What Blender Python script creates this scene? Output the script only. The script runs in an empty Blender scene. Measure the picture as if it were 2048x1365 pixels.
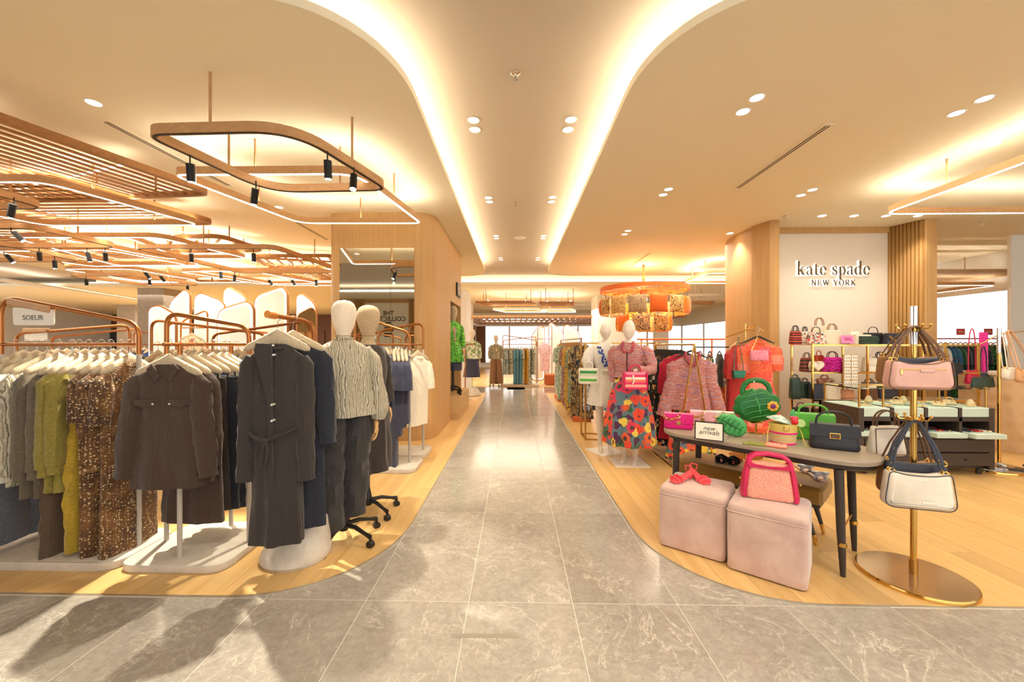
import bpy, bmesh, math, random
from math import sin, cos, pi, radians, sqrt, atan2, tan
from mathutils import Vector, Matrix, noise as mnoise
random.seed(7)
R = random.Random(11)
SC = bpy.context.scene
COL = SC.collection

# ------------------------------------------------------------------ camera, sky, lights, exposure
FPX, VPX, HY, CAMH = 796.0, 1030.0, 689.5, 1.5
YAW = radians(1.25)
CX = VPX - FPX*tan(YAW)
cam_d = bpy.data.cameras.new('camera'); cam = bpy.data.objects.new('camera', cam_d); COL.objects.link(cam)
cam.location = (0, 0, CAMH); cam.rotation_euler = (pi/2, 0, YAW)
cam_d.sensor_width = 36; cam_d.lens = FPX/2048*36
cam_d.shift_x = (1024-CX)/2048; cam_d.shift_y = (HY-682.5)/2048
cam_d.clip_start = 0.05; cam_d.clip_end = 300
SC.camera = cam
SC.view_settings.view_transform = 'Standard'; SC.view_settings.look = 'None'
SC.view_settings.gamma = 1; SC.view_settings.use_curve_mapping = False
SC.view_settings.exposure = 0.54

W = bpy.data.worlds.new('sky'); SC.world = W; W.use_nodes = True
_bg = W.node_tree.nodes['Background']; _bg.inputs[0].default_value = (0.93, 0.96, 1.0, 1); _bg.inputs[1].default_value = 1.6

def ray(u, v):
    x = (u-CX)/FPX; zz = -(v-HY)/FPX
    return Vector((x*cos(YAW)-sin(YAW), x*sin(YAW)+cos(YAW), zz))
def P(u, v, z=0.0):                 # point of the photograph on the level z
    d = ray(u, v); t = (z-CAMH)/d.z
    return Vector((d.x*t, d.y*t, z))
def PY(u, v, Y):                    # point of the photograph on the vertical plane Y
    d = ray(u, v); t = Y/d.y
    return Vector((d.x*t, Y, CAMH+d.z*t))

WARM = (1.0, 0.91, 0.74); WHITE = (1.0, 0.95, 0.86)
def area(name, loc, size, power, col=WARM, rot=(0,0,0), sy=None):
    l = bpy.data.lights.new(name, 'AREA'); l.energy = power; l.color = col; l.shape = 'RECTANGLE'
    l.size = size; l.size_y = sy or size
    o = bpy.data.objects.new(name, l); o.location = loc; o.rotation_euler = rot; COL.objects.link(o); return o
def spot(name, loc, target, power, ang=60, blend=.6, col=WARM, rad=.03):
    l = bpy.data.lights.new(name, 'SPOT'); l.energy = power; l.color = col; l.spot_size = radians(ang); l.spot_blend = blend
    l.shadow_soft_size = rad
    o = bpy.data.objects.new(name, l); o.location = loc
    o.rotation_euler = (Vector(target)-Vector(loc)).to_track_quat('-Z', 'Y').to_euler(); COL.objects.link(o); return o
# broad soft fill added over the sales floor, not actual fixtures
area('fill_area', (-6.3, 4.9, 3.05), 3.0, 85, WARM, sy=4.0)
area('fill_area', (3.4, 4.2, 3.50), 3.0, 60, WARM, sy=3.6)
area('fill_area', (2.6, -1.0, 3.80), 3.0, 75, WHITE, sy=3.0)
area('fill_area', (-5.2, 9.0, 3.0), 4.0, 130, WARM, sy=3.0)
area('fill_area', (4.0, 9.6, 3.5), 3.0, 90, WARM, sy=3.0)
area('fill_area', (0.0, 16.5, 3.0), 8.0, 240, WARM, sy=4.0)
area('fill_area', (-14, 18, 3.3), 9.0, 420, WHITE, sy=8.0)
# unseen downlights added over the crossing to light the foreground, then those along the aisle
for x, y in ((-.6,.6),(.9,.6),(2.6,.3)): spot('downlight_spot', (x, y, 3.83), (x*1.1, y+1.6, 0), 75, 95, .8, WARM, .06)
for y in (3.7, 5.9, 8.3, 10.8):
    for x in (-.42, .5): spot('downlight_spot', (x, y, 3.83), (x, y, 0), 48, 80, .8, WARM, .06)
# track spots that graze the racks at the left towards the stone floor
spot('track_spot_light', (-2.75, 3.5, 3.0), (-2.1, 1.7, 0), 520, 64, .3)
spot('track_spot_light', (-1.65, 3.72, 3.0), (-1.30, 2.5, .5), 200, 56, .5)
spot('track_spot_light', (-2.2, 3.2, 3.0), (-3.1, 2.7, .9), 55, 70, .6)
spot('track_spot_light', (-1.45, 3.60, 3.0), (-1.3, 4.6, .9), 150, 60, .5)

# ------------------------------------------------------------------ mesh builder
class MB:
    def __init__(s): s.v = []; s.f = []
    def add(s, vs, fs):
        b = len(s.v); s.v.extend([tuple(v) for v in vs]); s.f.extend([tuple(i+b for i in f) for f in fs]); return s
    def box(s, c, d, rz=0.0, bev=0.0, rx=0.0):
        x, y, z = d[0]/2, d[1]/2, d[2]/2
        m = Matrix.Translation(c) @ Matrix.Rotation(rz, 4, 'Z') @ Matrix.Rotation(rx, 4, 'X')
        if bev <= 0:
            vs = [m @ Vector((i*x, j*y, k*z)) for k in (-1, 1) for i, j in ((-1,-1),(1,-1),(1,1),(-1,1))]
            s.add(vs, [(3,2,1,0),(4,5,6,7),(0,1,5,4),(1,2,6,5),(2,3,7,6),(3,0,4,7)])
        else:
            b = min(bev, x*.9, y*.9, z*.9)
            rings = []
            for zz, sx, sy in ((-z, x-b, y-b), (-z+b, x, y), (z-b, x, y), (z, x-b, y-b)):
                bb = b if sx == x else b*.6
                rings.append([m @ Vector(p) for p in ((-sx+bb,-sy,zz),(sx-bb,-sy,zz),(sx,-sy+bb,zz),(sx,sy-bb,zz),(sx-bb,sy,zz),(-sx+bb,sy,zz),(-sx,sy-bb,zz),(-sx,-sy+bb,zz))])
            s.loft(rings)
        return s
    def loft(s, rings, closed=True, cap0=True, cap1=True):
        n = len(rings[0]); vs = [p for r in rings for p in r]; fs = []
        for i in range(len(rings)-1):
            for j in range(n if closed else n-1):
                k = (j+1) % n
                fs.append((i*n+j, i*n+k, (i+1)*n+k, (i+1)*n+j))
        if closed and cap0: fs.append(tuple(range(n-1, -1, -1)))
        if closed and cap1: fs.append(tuple(range((len(rings)-1)*n, len(rings)*n)))
        return s.add(vs, fs)
    def prism(s, outline, z0, z1):
        n = len(outline)
        vs = [(p[0], p[1], z0) for p in outline]+[(p[0], p[1], z1) for p in outline]
        fs = [tuple(range(n-1, -1, -1)), tuple(range(n, 2*n))]+[(i, (i+1) % n, n+(i+1) % n, n+i) for i in range(n)]
        return s.add(vs, fs)
    def slab(s, outline, y0, y1, bev=0.0):      # outline in (x, z), extruded along y
        n = len(outline)
        if bev <= 0:
            vs = [(p[0], y0, p[1]) for p in outline]+[(p[0], y1, p[1]) for p in outline]
            fs = [tuple(range(n)), tuple(range(2*n-1, n-1, -1))]+[((i+1) % n, i, n+i, n+(i+1) % n) for i in range(n)]
            return s.add(vs, fs)
        c = (sum(p[0] for p in outline)/n, sum(p[1] for p in outline)/n)
        def ins(y, k):
            r = []
            for p in outline:
                dx, dz = c[0]-p[0], c[1]-p[1]; l = sqrt(dx*dx+dz*dz) or 1
                r.append((p[0]+dx/l*k, y, p[1]+dz/l*k))
            return r
        return s.loft([ins(y0, bev), ins(y0+bev*.6, bev*.25), ins(y0+bev, 0), ins(y1-bev, 0), ins(y1-bev*.6, bev*.25), ins(y1, bev)])
    def tube(s, pts, r, n=8, closed=False, ry=None):
        pts = [Vector(p) for p in pts]; m = len(pts)
        rr = r if isinstance(r, (list, tuple)) else [r]*m
        rings = []; up = None
        for i in range(m):
            a = pts[i-1] if (i > 0 or closed) else pts[i]
            b = pts[(i+1) % m] if (i < m-1 or closed) else pts[i]
            t = (b-a)
            if t.length < 1e-9: t = Vector((0,0,1))
            t.normalize()
            if up is None:
                up = Vector((0,0,1)) if abs(t.z) < .9 else Vector((0,1,0))
            sd = t.cross(up)
            if sd.length < 1e-6: sd = t.cross(Vector((1,0,0)))
            sd.normalize(); up = sd.cross(t).normalized()
            q = rr[i]; q2 = q if ry is None else (ry[i] if isinstance(ry, (list, tuple)) else ry)
            rings.append([pts[i]+sd*cos(2*pi*k/n)*q+up*sin(2*pi*k/n)*q2 for k in range(n)])
        if closed: rings.append(rings[0]); return s.loft(rings, True, False, False)
        return s.loft(rings)
    def lathe(s, prof, n=20, c=(0,0,0), sx=1.0, sy=1.0):
        rings = [[(c[0]+r*cos(2*pi*k/n)*sx, c[1]+r*sin(2*pi*k/n)*sy, c[2]+z) for k in range(n)] for r, z in prof]
        return s.loft(rings)
    def ball(s, c, rx, ry=None, rz=None, n=12, m=8):
        ry = ry or rx; rz = rz or rx
        rings = []
        for i in range(m+1):
            a = -pi/2+pi*i/m; q = max(cos(a), .02)
            rings.append([(c[0]+rx*q*cos(2*pi*k/n), c[1]+ry*q*sin(2*pi*k/n), c[2]+rz*sin(a)) for k in range(n)])
        return s.loft(rings)
    def cyl(s, a, b, r, n=10, r2=None):
        return s.tube([a, b], [r, r if r2 is None else r2], n)
    def xf(s, m):
        s.v = [tuple(m @ Vector(v)) for v in s.v]; return s

def mesh_of(name, mb):
    me = bpy.data.meshes.new(name); me.from_pydata(mb.v, [], mb.f); me.update(); return me
def obj(name, mb, mat, parent=None, smooth=True, ang=40):
    me = mb if isinstance(mb, bpy.types.Mesh) else mesh_of(name, mb)
    if mat and not me.materials: me.materials.append(mat)
    if smooth and not isinstance(mb, bpy.types.Mesh):
        for p in me.polygons: p.use_smooth = True
        try: me.set_sharp_from_angle(angle=radians(ang))
        except Exception: pass
    o = bpy.data.objects.new(name, me); COL.objects.link(o)
    if parent: o.parent = parent
    return o
def tag(o, label=None, cat=None, group=None, kind=None):
    if label: o['label'] = label
    if cat: o['category'] = cat
    if group: o['group'] = group
    if kind: o['kind'] = kind
    return o
def thing(name, label, cat, loc=(0,0,0), rz=0.0, group=None):
    o = bpy.data.objects.new(name, None); COL.objects.link(o); o.empty_display_size = .05
    o.location = loc; o.rotation_euler = (0, 0, rz)
    return tag(o, label, cat, group)
def single(name, mb, mat, label, cat, loc=(0,0,0), rz=0.0, group=None, smooth=True):
    o = obj(name, mb, mat, None, smooth); o.location = loc; o.rotation_euler = (0, 0, rz)
    return tag(o, label, cat, group)
def struct(name, mb, mat, smooth=True, parent=None):
    o = obj(name, mb, mat, parent, smooth, 30)
    if not parent: o['kind'] = 'structure'
    return o
KIDS = {}
def kids(o): return [c for c in bpy.data.objects if c.parent == o]
def dup(root, loc, rz=None, label=None, group=None, mats=None):
    r = root.copy(); COL.objects.link(r); r.location = loc
    if rz is not None: r.rotation_euler = (0, 0, rz)
    if label: r['label'] = label
    if group: r['group'] = group
    if root.name not in KIDS: KIDS[root.name] = [(c, kids(c)) for c in kids(root)]
    for ch, gs in KIDS[root.name]:
        c = ch.copy(); COL.objects.link(c); c.parent = r
        for g in gs:
            d = g.copy(); COL.objects.link(d); d.parent = c
    if mats:
        for o in [r]+list(r.children):
            if o.type == 'MESH' and o.data.materials and o.data.materials[0].name in mats:
                o.material_slots[0].link = 'OBJECT'; o.material_slots[0].material = mats[o.data.materials[0].name]
    return r
def fillet(pts, r, n=6, closed=True):
    pts = [Vector(p) for p in pts]; m = len(pts); out = []
    rs = r if isinstance(r, (list, tuple)) else [r]*m
    for i in range(m):
        p = pts[i]
        if not closed and i in (0, m-1): out.append(p); continue
        a = pts[i-1]-p; b = pts[(i+1) % m]-p; la, lb = a.length, b.length
        a.normalize(); b.normalize()
        ang = a.angle(b); t = min(rs[i]*1.15, la*.46, lb*.46)
        if t < 1e-5: out.append(p); continue
        p0, p1 = p+a*t, p+b*t
        for k in range(n+1):
            s = k/n; out.append(p0*(1-s)**2+p*2*s*(1-s)*1.0+p1*s*s)
    return out
def rrect(w, d, r, n=4, cx=0.0, cy=0.0):
    r = min(r, w*.49, d*.49); out = []
    for qx, qy, a0 in ((1,-1,-pi/2),(1,1,0),(-1,1,pi/2),(-1,-1,pi)):
        for k in range(n+1):
            a = a0+pi/2*k/n; out.append((cx+qx*(w/2-r)+r*cos(a), cy+qy*(d/2-r)+r*sin(a)))
    return out
def band(path, w, h, closed=True):          # rectangular bar along a level path; path = bar's top centre line
    mb = MB(); pts = [Vector(p) for p in path]; m = len(pts); rings = []
    for i in range(m):
        a = pts[i-1] if (i > 0 or closed) else pts[i]; b = pts[(i+1) % m] if (i < m-1 or closed) else pts[i]
        t = (b-a).normalized(); nn = Vector((-t.y, t.x, 0)).normalized()*w/2; dz = Vector((0,0,-h))
        rings.append([pts[i]+nn, pts[i]-nn, pts[i]-nn+dz, pts[i]+nn+dz])
    if closed: rings.append(rings[0]); mb.loft(rings, True, False, False)
    else: mb.loft(rings)
    return mb

_O1 = 'first second third fourth fifth sixth seventh eighth ninth tenth eleventh twelfth thirteenth fourteenth fifteenth sixteenth seventeenth eighteenth nineteenth twentieth'.split()
ordn = _O1+['twenty '+w for w in _O1[:9]]
# ------------------------------------------------------------------ materials
def lin(c):
    c = [x/255 for x in c] if max(c) > 1.001 else c
    return tuple((x/12.92 if x <= .04045 else ((x+.055)/1.055)**2.4) for x in c)+(1,)
MC = {}
def M(name, col, rough=.5, metal=0.0, spec=.5, emit=None, es=0.0, sheen=0.0, trans=0.0, ior=1.45, alpha=None):
    if name in MC: return MC[name]
    m = bpy.data.materials.new(name); m.use_nodes = True; b = m.node_tree.nodes['Principled BSDF']
    b.inputs['Base Color'].default_value = lin(col); b.inputs['Roughness'].default_value = rough
    b.inputs['Metallic'].default_value = metal; b.inputs['Specular IOR Level'].default_value = spec
    b.inputs['Transmission Weight'].default_value = trans; b.inputs['IOR'].default_value = ior
    if sheen: b.inputs['Sheen Weight'].default_value = sheen
    if emit: b.inputs['Emission Color'].default_value = tuple(emit)+(1,); b.inputs['Emission Strength'].default_value = es
    MC[name] = m; return m
class NT:
    def __init__(s, m): s.t = m.node_tree; s.b = s.t.nodes['Principled BSDF']
    def n(s, typ, **kw):
        o = s.t.nodes.new(typ)
        for k, v in kw.items(): setattr(o, k, v)
        return o
    def l(s, a, b): s.t.links.new(a, b)
    def coord(s, scale=(1,1,1), world=False, rnd=0.0):
        if world: src = s.n('ShaderNodeNewGeometry').outputs['Position']
        else: src = s.n('ShaderNodeTexCoord').outputs['Object']
        mp = s.n('ShaderNodeMapping'); mp.inputs['Scale'].default_value = scale
        if rnd:
            oi = s.n('ShaderNodeObjectInfo'); mu = s.n('ShaderNodeMath', operation='MULTIPLY'); mu.inputs[1].default_value = rnd
            s.l(oi.outputs['Random'], mu.inputs[0]); s.l(mu.outputs[0], mp.inputs['Location'])
        s.l(src, mp.inputs['Vector']); return mp.outputs[0]
    def noise(s, vec, scale, detail=3, rough=.5, dist=0.0):
        o = s.n('ShaderNodeTexNoise'); o.inputs['Scale'].default_value = scale; o.inputs['Detail'].default_value = detail
        o.inputs['Roughness'].default_value = rough; o.inputs['Distortion'].default_value = dist
        s.l(vec, o.inputs['Vector']); return o.outputs['Fac']
    def ramp(s, fac, stops, interp='LINEAR'):
        o = s.n('ShaderNodeValToRGB'); cr = o.color_ramp; cr.interpolation = interp
        while len(cr.elements) < len(stops): cr.elements.new(.5)
        for e, (p, c) in zip(cr.elements, stops): e.position = p; e.color = lin(c)
        s.l(fac, o.inputs[0]); return o.outputs[0]
    def mix(s, fac, a, b, mode='MIX'):
        o = s.n('ShaderNodeMix', data_type='RGBA', blend_type=mode)
        if isinstance(fac, float): o.inputs[0].default_value = fac
        else: s.l(fac, o.inputs[0])
        for i, x in ((6, a), (7, b)):
            if isinstance(x, tuple): o.inputs[i].default_value = x
            else: s.l(x, o.inputs[i])
        return o.outputs[2]
    def math(s, op, a, b=None):
        o = s.n('ShaderNodeMath', operation=op)
        for i, x in ((0, a), (1, b)):
            if x is None: continue
            if isinstance(x, (int, float)): o.inputs[i].default_value = x
            else: s.l(x, o.inputs[i])
        return o.outputs[0]
    def col(s, c): s.l(c, s.b.inputs['Base Color'])
    def bump(s, h, strength=.3, dist=.01):
        o = s.n('ShaderNodeBump'); o.inputs['Strength'].default_value = strength; o.inputs['Distance'].default_value = dist
        s.l(h, o.inputs['Height']); s.l(o.outputs[0], s.b.inputs['Normal'])
def dark(c, k): return tuple(max(0, min(255, x*k)) for x in c)
def FAB(name, col, rough=.85, var=.12, scale=60, bump=.25, sheen=.2):
    if name in MC: return MC[name]
    m = M(name, col, rough, sheen=sheen); t = NT(m); v = t.coord()
    a = t.noise(v, scale, 3, .6); t.col(t.ramp(a, [(.3, dark(col, 1-var)), (.7, dark(col, 1+var))]))
    w = t.noise(t.coord((9,9,2.6)), 1, 3, .55, .8); t.bump(t.math('ADD', t.math('MULTIPLY', a, .18), w), min(1, bump*2.2), .022); return m
def PRINT(name, cols, scale=14, rough=.8, dist=1.5, stretch=(1,1,1), seed=0):
    if name in MC: return MC[name]
    m = M(name, cols[0], rough, sheen=.1); t = NT(m); v = t.coord(stretch, rnd=3.0)
    a = t.noise(v, scale, 2, .5, dist); k = len(cols)
    t.col(t.ramp(a, [(0 if i == 0 else .30+.40*i/k, c) for i, c in enumerate(cols)], 'CONSTANT'))
    t.bump(t.noise(v, 15, 2), .25, .008); return m
def FLORAL(name, bg, cols, centre, scale=10, size=.42, leaf=None, rough=.75):
    if name in MC: return MC[name]
    m = M(name, bg, rough, sheen=.1); t = NT(m); v = t.coord((1,1,1), rnd=3.0)
    def vor(sc, seedv):
        mp = t.n('ShaderNodeMapping'); mp.inputs['Location'].default_value = (seedv, seedv*1.7, seedv*.3); t.l(v, mp.inputs[0])
        w = t.n('ShaderNodeTexNoise'); w.inputs['Scale'].default_value = sc*2.2; t.l(mp.outputs[0], w.inputs['Vector'])
        mx = t.n('ShaderNodeMix', data_type='RGBA', blend_type='LINEAR_LIGHT'); mx.inputs[0].default_value = .028
        t.l(mp.outputs[0], mx.inputs[6]); t.l(w.outputs['Color'], mx.inputs[7])
        o = t.n('ShaderNodeTexVoronoi'); o.inputs['Scale'].default_value = sc; o.inputs['Randomness'].default_value = .8; t.l(mx.outputs[2], o.inputs['Vector']); return o
    base = lin(bg)
    if leaf:
        v2 = vor(scale*1.5, 4.2); base = t.mix(t.math('LESS_THAN', v2.outputs['Distance'], .43), base, t.ramp(v2.outputs['Color'], [(i/len(leaf), c) for i, c in enumerate(leaf)], 'CONSTANT'))
    v1 = vor(scale, 0.0)
    petals = t.ramp(v1.outputs['Color'], [(0 if i == 0 else .2+.6*i/len(cols), c) for i, c in enumerate(cols)], 'CONSTANT')
    c = t.mix(t.math('LESS_THAN', v1.outputs['Distance'], size), base, petals)
    c = t.mix(t.math('LESS_THAN', v1.outputs['Distance'], size*.42), c, lin(centre))
    c = t.mix(t.math('LESS_THAN', v1.outputs['Distance'], size*.2), c, lin(cols[-1]))
    t.col(c); t.bump(t.noise(v, 12, 2), .25, .008); return m
def TWEED(name, cols, sx=30, sz=160, rough=.9, bump=.5):
    if name in MC: return MC[name]
    m = M(name, cols[0], rough, sheen=.2); t = NT(m); v = t.coord((sx, sx, sz)); a = t.noise(v, 1, 2, .6)
    k = len(cols); c = t.ramp(a, [(.28+.42*i/k, c) for i, c in enumerate(cols)])
    t.col(c); t.bump(a, bump, .004); return m
def WOOD(name, c1, c2, axis='z', rough=.45, rnd=.0, world=False, scale=1.0, spec=.4):
    if name in MC: return MC[name]
    m = M(name, c1, rough, spec=spec); t = NT(m)
    s = {'z': (24, 24, .9), 'y': (24, .9, 24), 'x': (.9, 24, 24)}[axis]; s = tuple(q*scale for q in s)
    v = t.coord(s, world=world, rnd=40 if rnd else 0)
    a = t.noise(v, 1, 5, .6, .6); c = t.ramp(a, [(.25, c2), (.7, c1)])
    b = t.noise(v, 6, 3, .6); c = t.mix(t.math('MULTIPLY', b, .3), c, t.ramp(a, [(.2, dark(c2, .85)), (.8, c2)]))
    if rnd:
        oi = t.n('ShaderNodeObjectInfo'); h = t.n('ShaderNodeHueSaturation')
        t.l(t.math('ADD', t.math('MULTIPLY', oi.outputs['Random'], rnd), 1-rnd*.6), h.inputs['Value']); t.l(c, h.inputs['Color']); c = h.outputs[0]
    t.col(c); t.bump(a, .06, .003); return m

COPPER = M('copper', (172,112,64), .3, 1.0)
BRONZE = WOOD('bronze_wood', (206,162,114), (188,142,94), 'y', .42)
GOLD = M('gold', (222,178,96), .14, 1.0)
GOLDS = M('gold_satin', (200,156,84), .3, 1.0)
BLACK = M('black_metal', (28,27,26), .45, .3)
BLACKP = M('black_plastic', (30,29,28), .4)
CHROME = M('chrome', (225,225,222), .12, 1.0)
LED = M('led', (255,250,240), .5, emit=(1,.92,.76), es=7.0)
COVE = M('cove_led', (255,250,240), .5, emit=(1,.97,.92), es=17.0)
LEDUP = M('led_uplight', (255,250,240), .5, emit=(1,.93,.78), es=26.0)
LAMP = M('lamp_face', (255,255,250), .4, emit=(1,.93,.8), es=14.0)
WPAINT = M('white_paint', (238,234,226), .7)
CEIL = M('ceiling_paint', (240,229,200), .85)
CEILSHADE = M('ceiling_paint_shaded', (194,178,156), .85)  # tone darkened to paint in the weaker light on the raised ceiling
VENEER = WOOD('oak_veneer', (205,164,108), (190,147,92), 'z', .5)
FLUTE = WOOD('fluted_oak', (190,146,86), (168,124,68), 'z', .5)
GREYTUBE = M('beige_tube', (188,178,164), .45)
def CONCRETE(name, col):
    m = M(name, col, .75); t = NT(m); v = t.coord(); a = t.noise(v, 9, 5, .6); t.col(t.ramp(a, [(.3, dark(col, .93)), (.7, dark(col, 1.04))]))
    t.bump(t.noise(v, 120, 3), .1, .002); return m
CONC = CONCRETE('cream_concrete', (208,198,182))
# ================================================================== STRUCTURE
def stone_mat():
    m = M('grey_stone', (168,160,148), .3, spec=.5); t = NT(m); v = t.coord((1,1,1), True, 37)
    a = t.noise(v, 1.7, 6, .62, .7); base = t.ramp(a, [(.28, (146,138,128)), (.5, (168,160,149)), (.75, (186,178,166))])
    g = t.noise(v, 26, 6, .72, .5); base = t.mix(.42, base, t.ramp(g, [(.3, (136,128,118)), (.5, (170,161,150)), (.72, (200,192,180))]))
    for sc, th, k, sd in ((1.3, .010, .75, 1.3), (3.4, .014, .5, .9), (9.0, .02, .28, .6)):
        n = t.noise(v, sc, 7, .62, sd); r = t.math('ABSOLUTE', t.math('SUBTRACT', n, .5))
        ln = t.ramp(r, [(0, (255,255,255)), (th*.4, (120,120,120)), (th, (0,0,0))])
        msk = t.math('MULTIPLY', t.math('MULTIPLY', ln, t.ramp(t.noise(v, sc*1.3+1, 3), [(.40, (0,0,0)), (.60, (255,255,255))])), k)
        base = t.mix(msk, base, lin((232,224,210)))
    oi = t.n('ShaderNodeObjectInfo'); h = t.n('ShaderNodeHueSaturation'); t.l(t.math('ADD', t.math('MULTIPLY', oi.outputs['Random'], .16), .92), h.inputs['Value']); t.l(base, h.inputs['Color'])
    t.col(h.outputs[0]); t.l(t.ramp(g, [(.3, (84,84,84)), (.8, (128,128,128))]), t.b.inputs['Roughness']); return m
STONE = stone_mat()
GROUT = M('grout', (226,218,204), .8)
PLANK = WOOD('floor_oak', (232,194,132), (212,168,104), 'y', .34, rnd=.22, scale=.55)
def far_wood():
    m = M('floor_oak_far', (222,180,118), .34); t = NT(m); v = t.coord((1,1,1), True)
    b = t.n('ShaderNodeTexBrick'); mp = t.n('ShaderNodeMapping'); mp.inputs['Rotation'].default_value = (0,0,pi/2); t.l(v, mp.inputs[0]); t.l(mp.outputs[0], b.inputs['Vector'])
    b.inputs['Scale'].default_value = 1; b.inputs['Brick Width'].default_value = 1.8; b.inputs['Row Height'].default_value = .18; b.inputs['Mortar Size'].default_value = .002
    b.inputs['Color1'].default_value = lin((234,198,136)); b.inputs['Color2'].default_value = lin((216,172,108)); b.inputs['Mortar'].default_value = lin((150,106,58))
    t.col(b.outputs['Color']); return m
WOODFAR = far_wood()
TRIM = M('brushed_trim', (214,204,186), .3, .9)

YF = 2.323
def corner(cx, cy, rx, ry, a0, a1, n=14, e=2.2):
    out = []
    for k in range(n+1):
        a = a0+(a1-a0)*k/n; c, s = cos(a), sin(a)
        out.append((cx+rx*abs(c)**(2/e)*(1 if c >= 0 else -1), cy+ry*abs(s)**(2/e)*(1 if s >= 0 else -1)))
    return out
def zone(side, off=0.0, y1=12.3, xo=14.0, farround=False):
    """outline of the wood floor (and of the lowered ceiling above it) at one side of the stone aisle"""
    xe = .862 if side < 0 else .95
    pts = [(xo, YF+off)] + [(xe+off+(.89-off*.3)-(x), YF+off+(1.03-off*.3)-y) for x, y in corner(0, 0, .89-off*.3, 1.03-off*.3, pi/2, 0)]
    if farround:
        pts += [(xe+off+.8-x, y1-off-.9+y) for x, y in corner(0, 0, .8, .9, 0, pi/2, 10)] + [(xo, y1-off)]
    else: pts += [(xe+off, y1), (xo, y1)]
    pts = [(side*x, y) for x, y in pts]
    return pts if side < 0 else pts[::-1]
def clip(poly, conv):
    a2 = sum(conv[i][0]*conv[(i+1) % len(conv)][1]-conv[(i+1) % len(conv)][0]*conv[i][1] for i in range(len(conv)))
    if a2 < 0: conv = conv[::-1]
    out = list(poly)
    for i in range(len(conv)):
        a, b = conv[i], conv[(i+1) % len(conv)]; src, out = out, []
        f = lambda p: (b[0]-a[0])*(p[1]-a[1])-(b[1]-a[1])*(p[0]-a[0])
        for j in range(len(src)):
            p, q = src[j], src[(j+1) % len(src)]; fp, fq = f(p), f(q)
            if fp >= 0: out.append(p)
            if (fp >= 0) != (fq >= 0):
                t = fp/(fp-fq); out.append((p[0]+(q[0]-p[0])*t, p[1]+(q[1]-p[1])*t))
        if not out: return []
    return out

floor = struct('floor', MB().box((0, 4, -.0532), (40, 22, .104)), GROUT, False)
struct('floor', MB().prism([(-30,14),(14,14),(14,40),(-30,40)], -.05, .004), WOODFAR, False)
struct('floor', MB().prism([(-30,12.3),(-1.9,12.3),(-1.9,14.1),(-30,14.1)], -.05, .003), WOODFAR, False)
tl = {}
def tile(x0, y0, x1, y1):
    k = (round(x1-x0, 3), round(y1-y0, 3))
    if k not in tl:
        mb = MB().box((0,0,-.012), (k[0]-.0035, k[1]-.0035, .024), bev=.001); tl[k] = mesh_of('stone_tile', mb); tl[k].materials.append(STONE)
    o = obj('stone_tile', tl[k], None, floor, False); o.location = ((x0+x1)/2, (y0+y1)/2, 0)
XJ = [-.872+.603*i for i in range(-12, 14)]
for r, (y0, y1) in enumerate(((-3.7,-2.5),(-2.5,-1.3),(-1.3,-.1),(-.1,1.12),(1.12,YF-.008))):
    for i in range(len(XJ)-1):
        if r < 3 and not -4.6 < XJ[i] < 4: continue
        tile(XJ[i], y0, XJ[i+1], y1)
ys = [YF-.008, 3.55]+[3.55+1.2*k for k in range(1, 9)]
yc = [YF-.008, 3.55, 4.34]+[4.34+1.2*k for k in range(1, 9)]
for i in range(10, 17):
    yy = yc if i == 13 else ys
    for k in range(len(yy)-1):
        y0, y1 = yy[k], min(yy[k+1], 14)
        x0, x1 = XJ[i], XJ[i+1]
        if i in (11, 15) and k > 1: continue
        if i in (10, 16) and k > 0: continue
        tile(x0, y0, x1, y1)
for i in range(9, 20):
    for y0, y1 in ((13.15-.8, 13.25), (13.25, 14.0)):
        if i in (12,13,14) and y0 < 13: continue
        tile(XJ[i], y0, XJ[i+1], y1)
for side in (-1, 1):
    z = zone(side)
    fw = struct('floor', MB().prism(z, -.05, .003), WOODFAR, False)
    pm = {}
    cols = range(0, 19 if side < 0 else 33)
    for c in cols:
        xa = .862+.18*c if side < 0 else .95+.18*c
        off = [0, -.7, -1.2, -.35, -.95][c % 5]
        for k in range(0, 5 if xa < 2 else 4):
            y0 = YF+off+1.8*k; y1 = y0+1.8
            x0, x1 = sorted((side*xa, side*(xa+.18)))
            rect = [(x0+.0008,y0+.001),(x1-.0008,y0+.001),(x1-.0008,y1-.001),(x0+.0008,y1-.001)]
            pl = clip(rect, z)
            if len(pl) < 3: continue
            full = len(pl) == 4 and abs((x1-x0)-.18) < .001 and y0 > YF+1.2
            if full:
                if 'f' not in pm: pm['f'] = mesh_of('floor_plank', MB().prism([(-.0892,-.899),(.0892,-.899),(.0892,.899),(-.0892,.899)], 0, .0045)); pm['f'].materials.append(PLANK)
                o = obj('floor_plank', pm['f'], None, fw, False); o.location = ((x0+x1)/2, (y0+y1)/2, .003)
            else:
                cx, cy = (x0+x1)/2, (y0+y1)/2
                o = obj('floor_plank', MB().prism([(p[0]-cx, p[1]-cy) for p in pl], 0, .0045), PLANK, fw, False); o.location = (cx, cy, .003)
    edge = [(p[0], p[1], .0085) for p in (z if side < 0 else z[::-1]) if abs(p[0]) < 13.9]
    edge = [(side*13.9, YF, .0085)]+edge
    struct('trim_%d' % (1 if side < 0 else 2), band(edge, .006, .012, False), TRIM, False)

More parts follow.
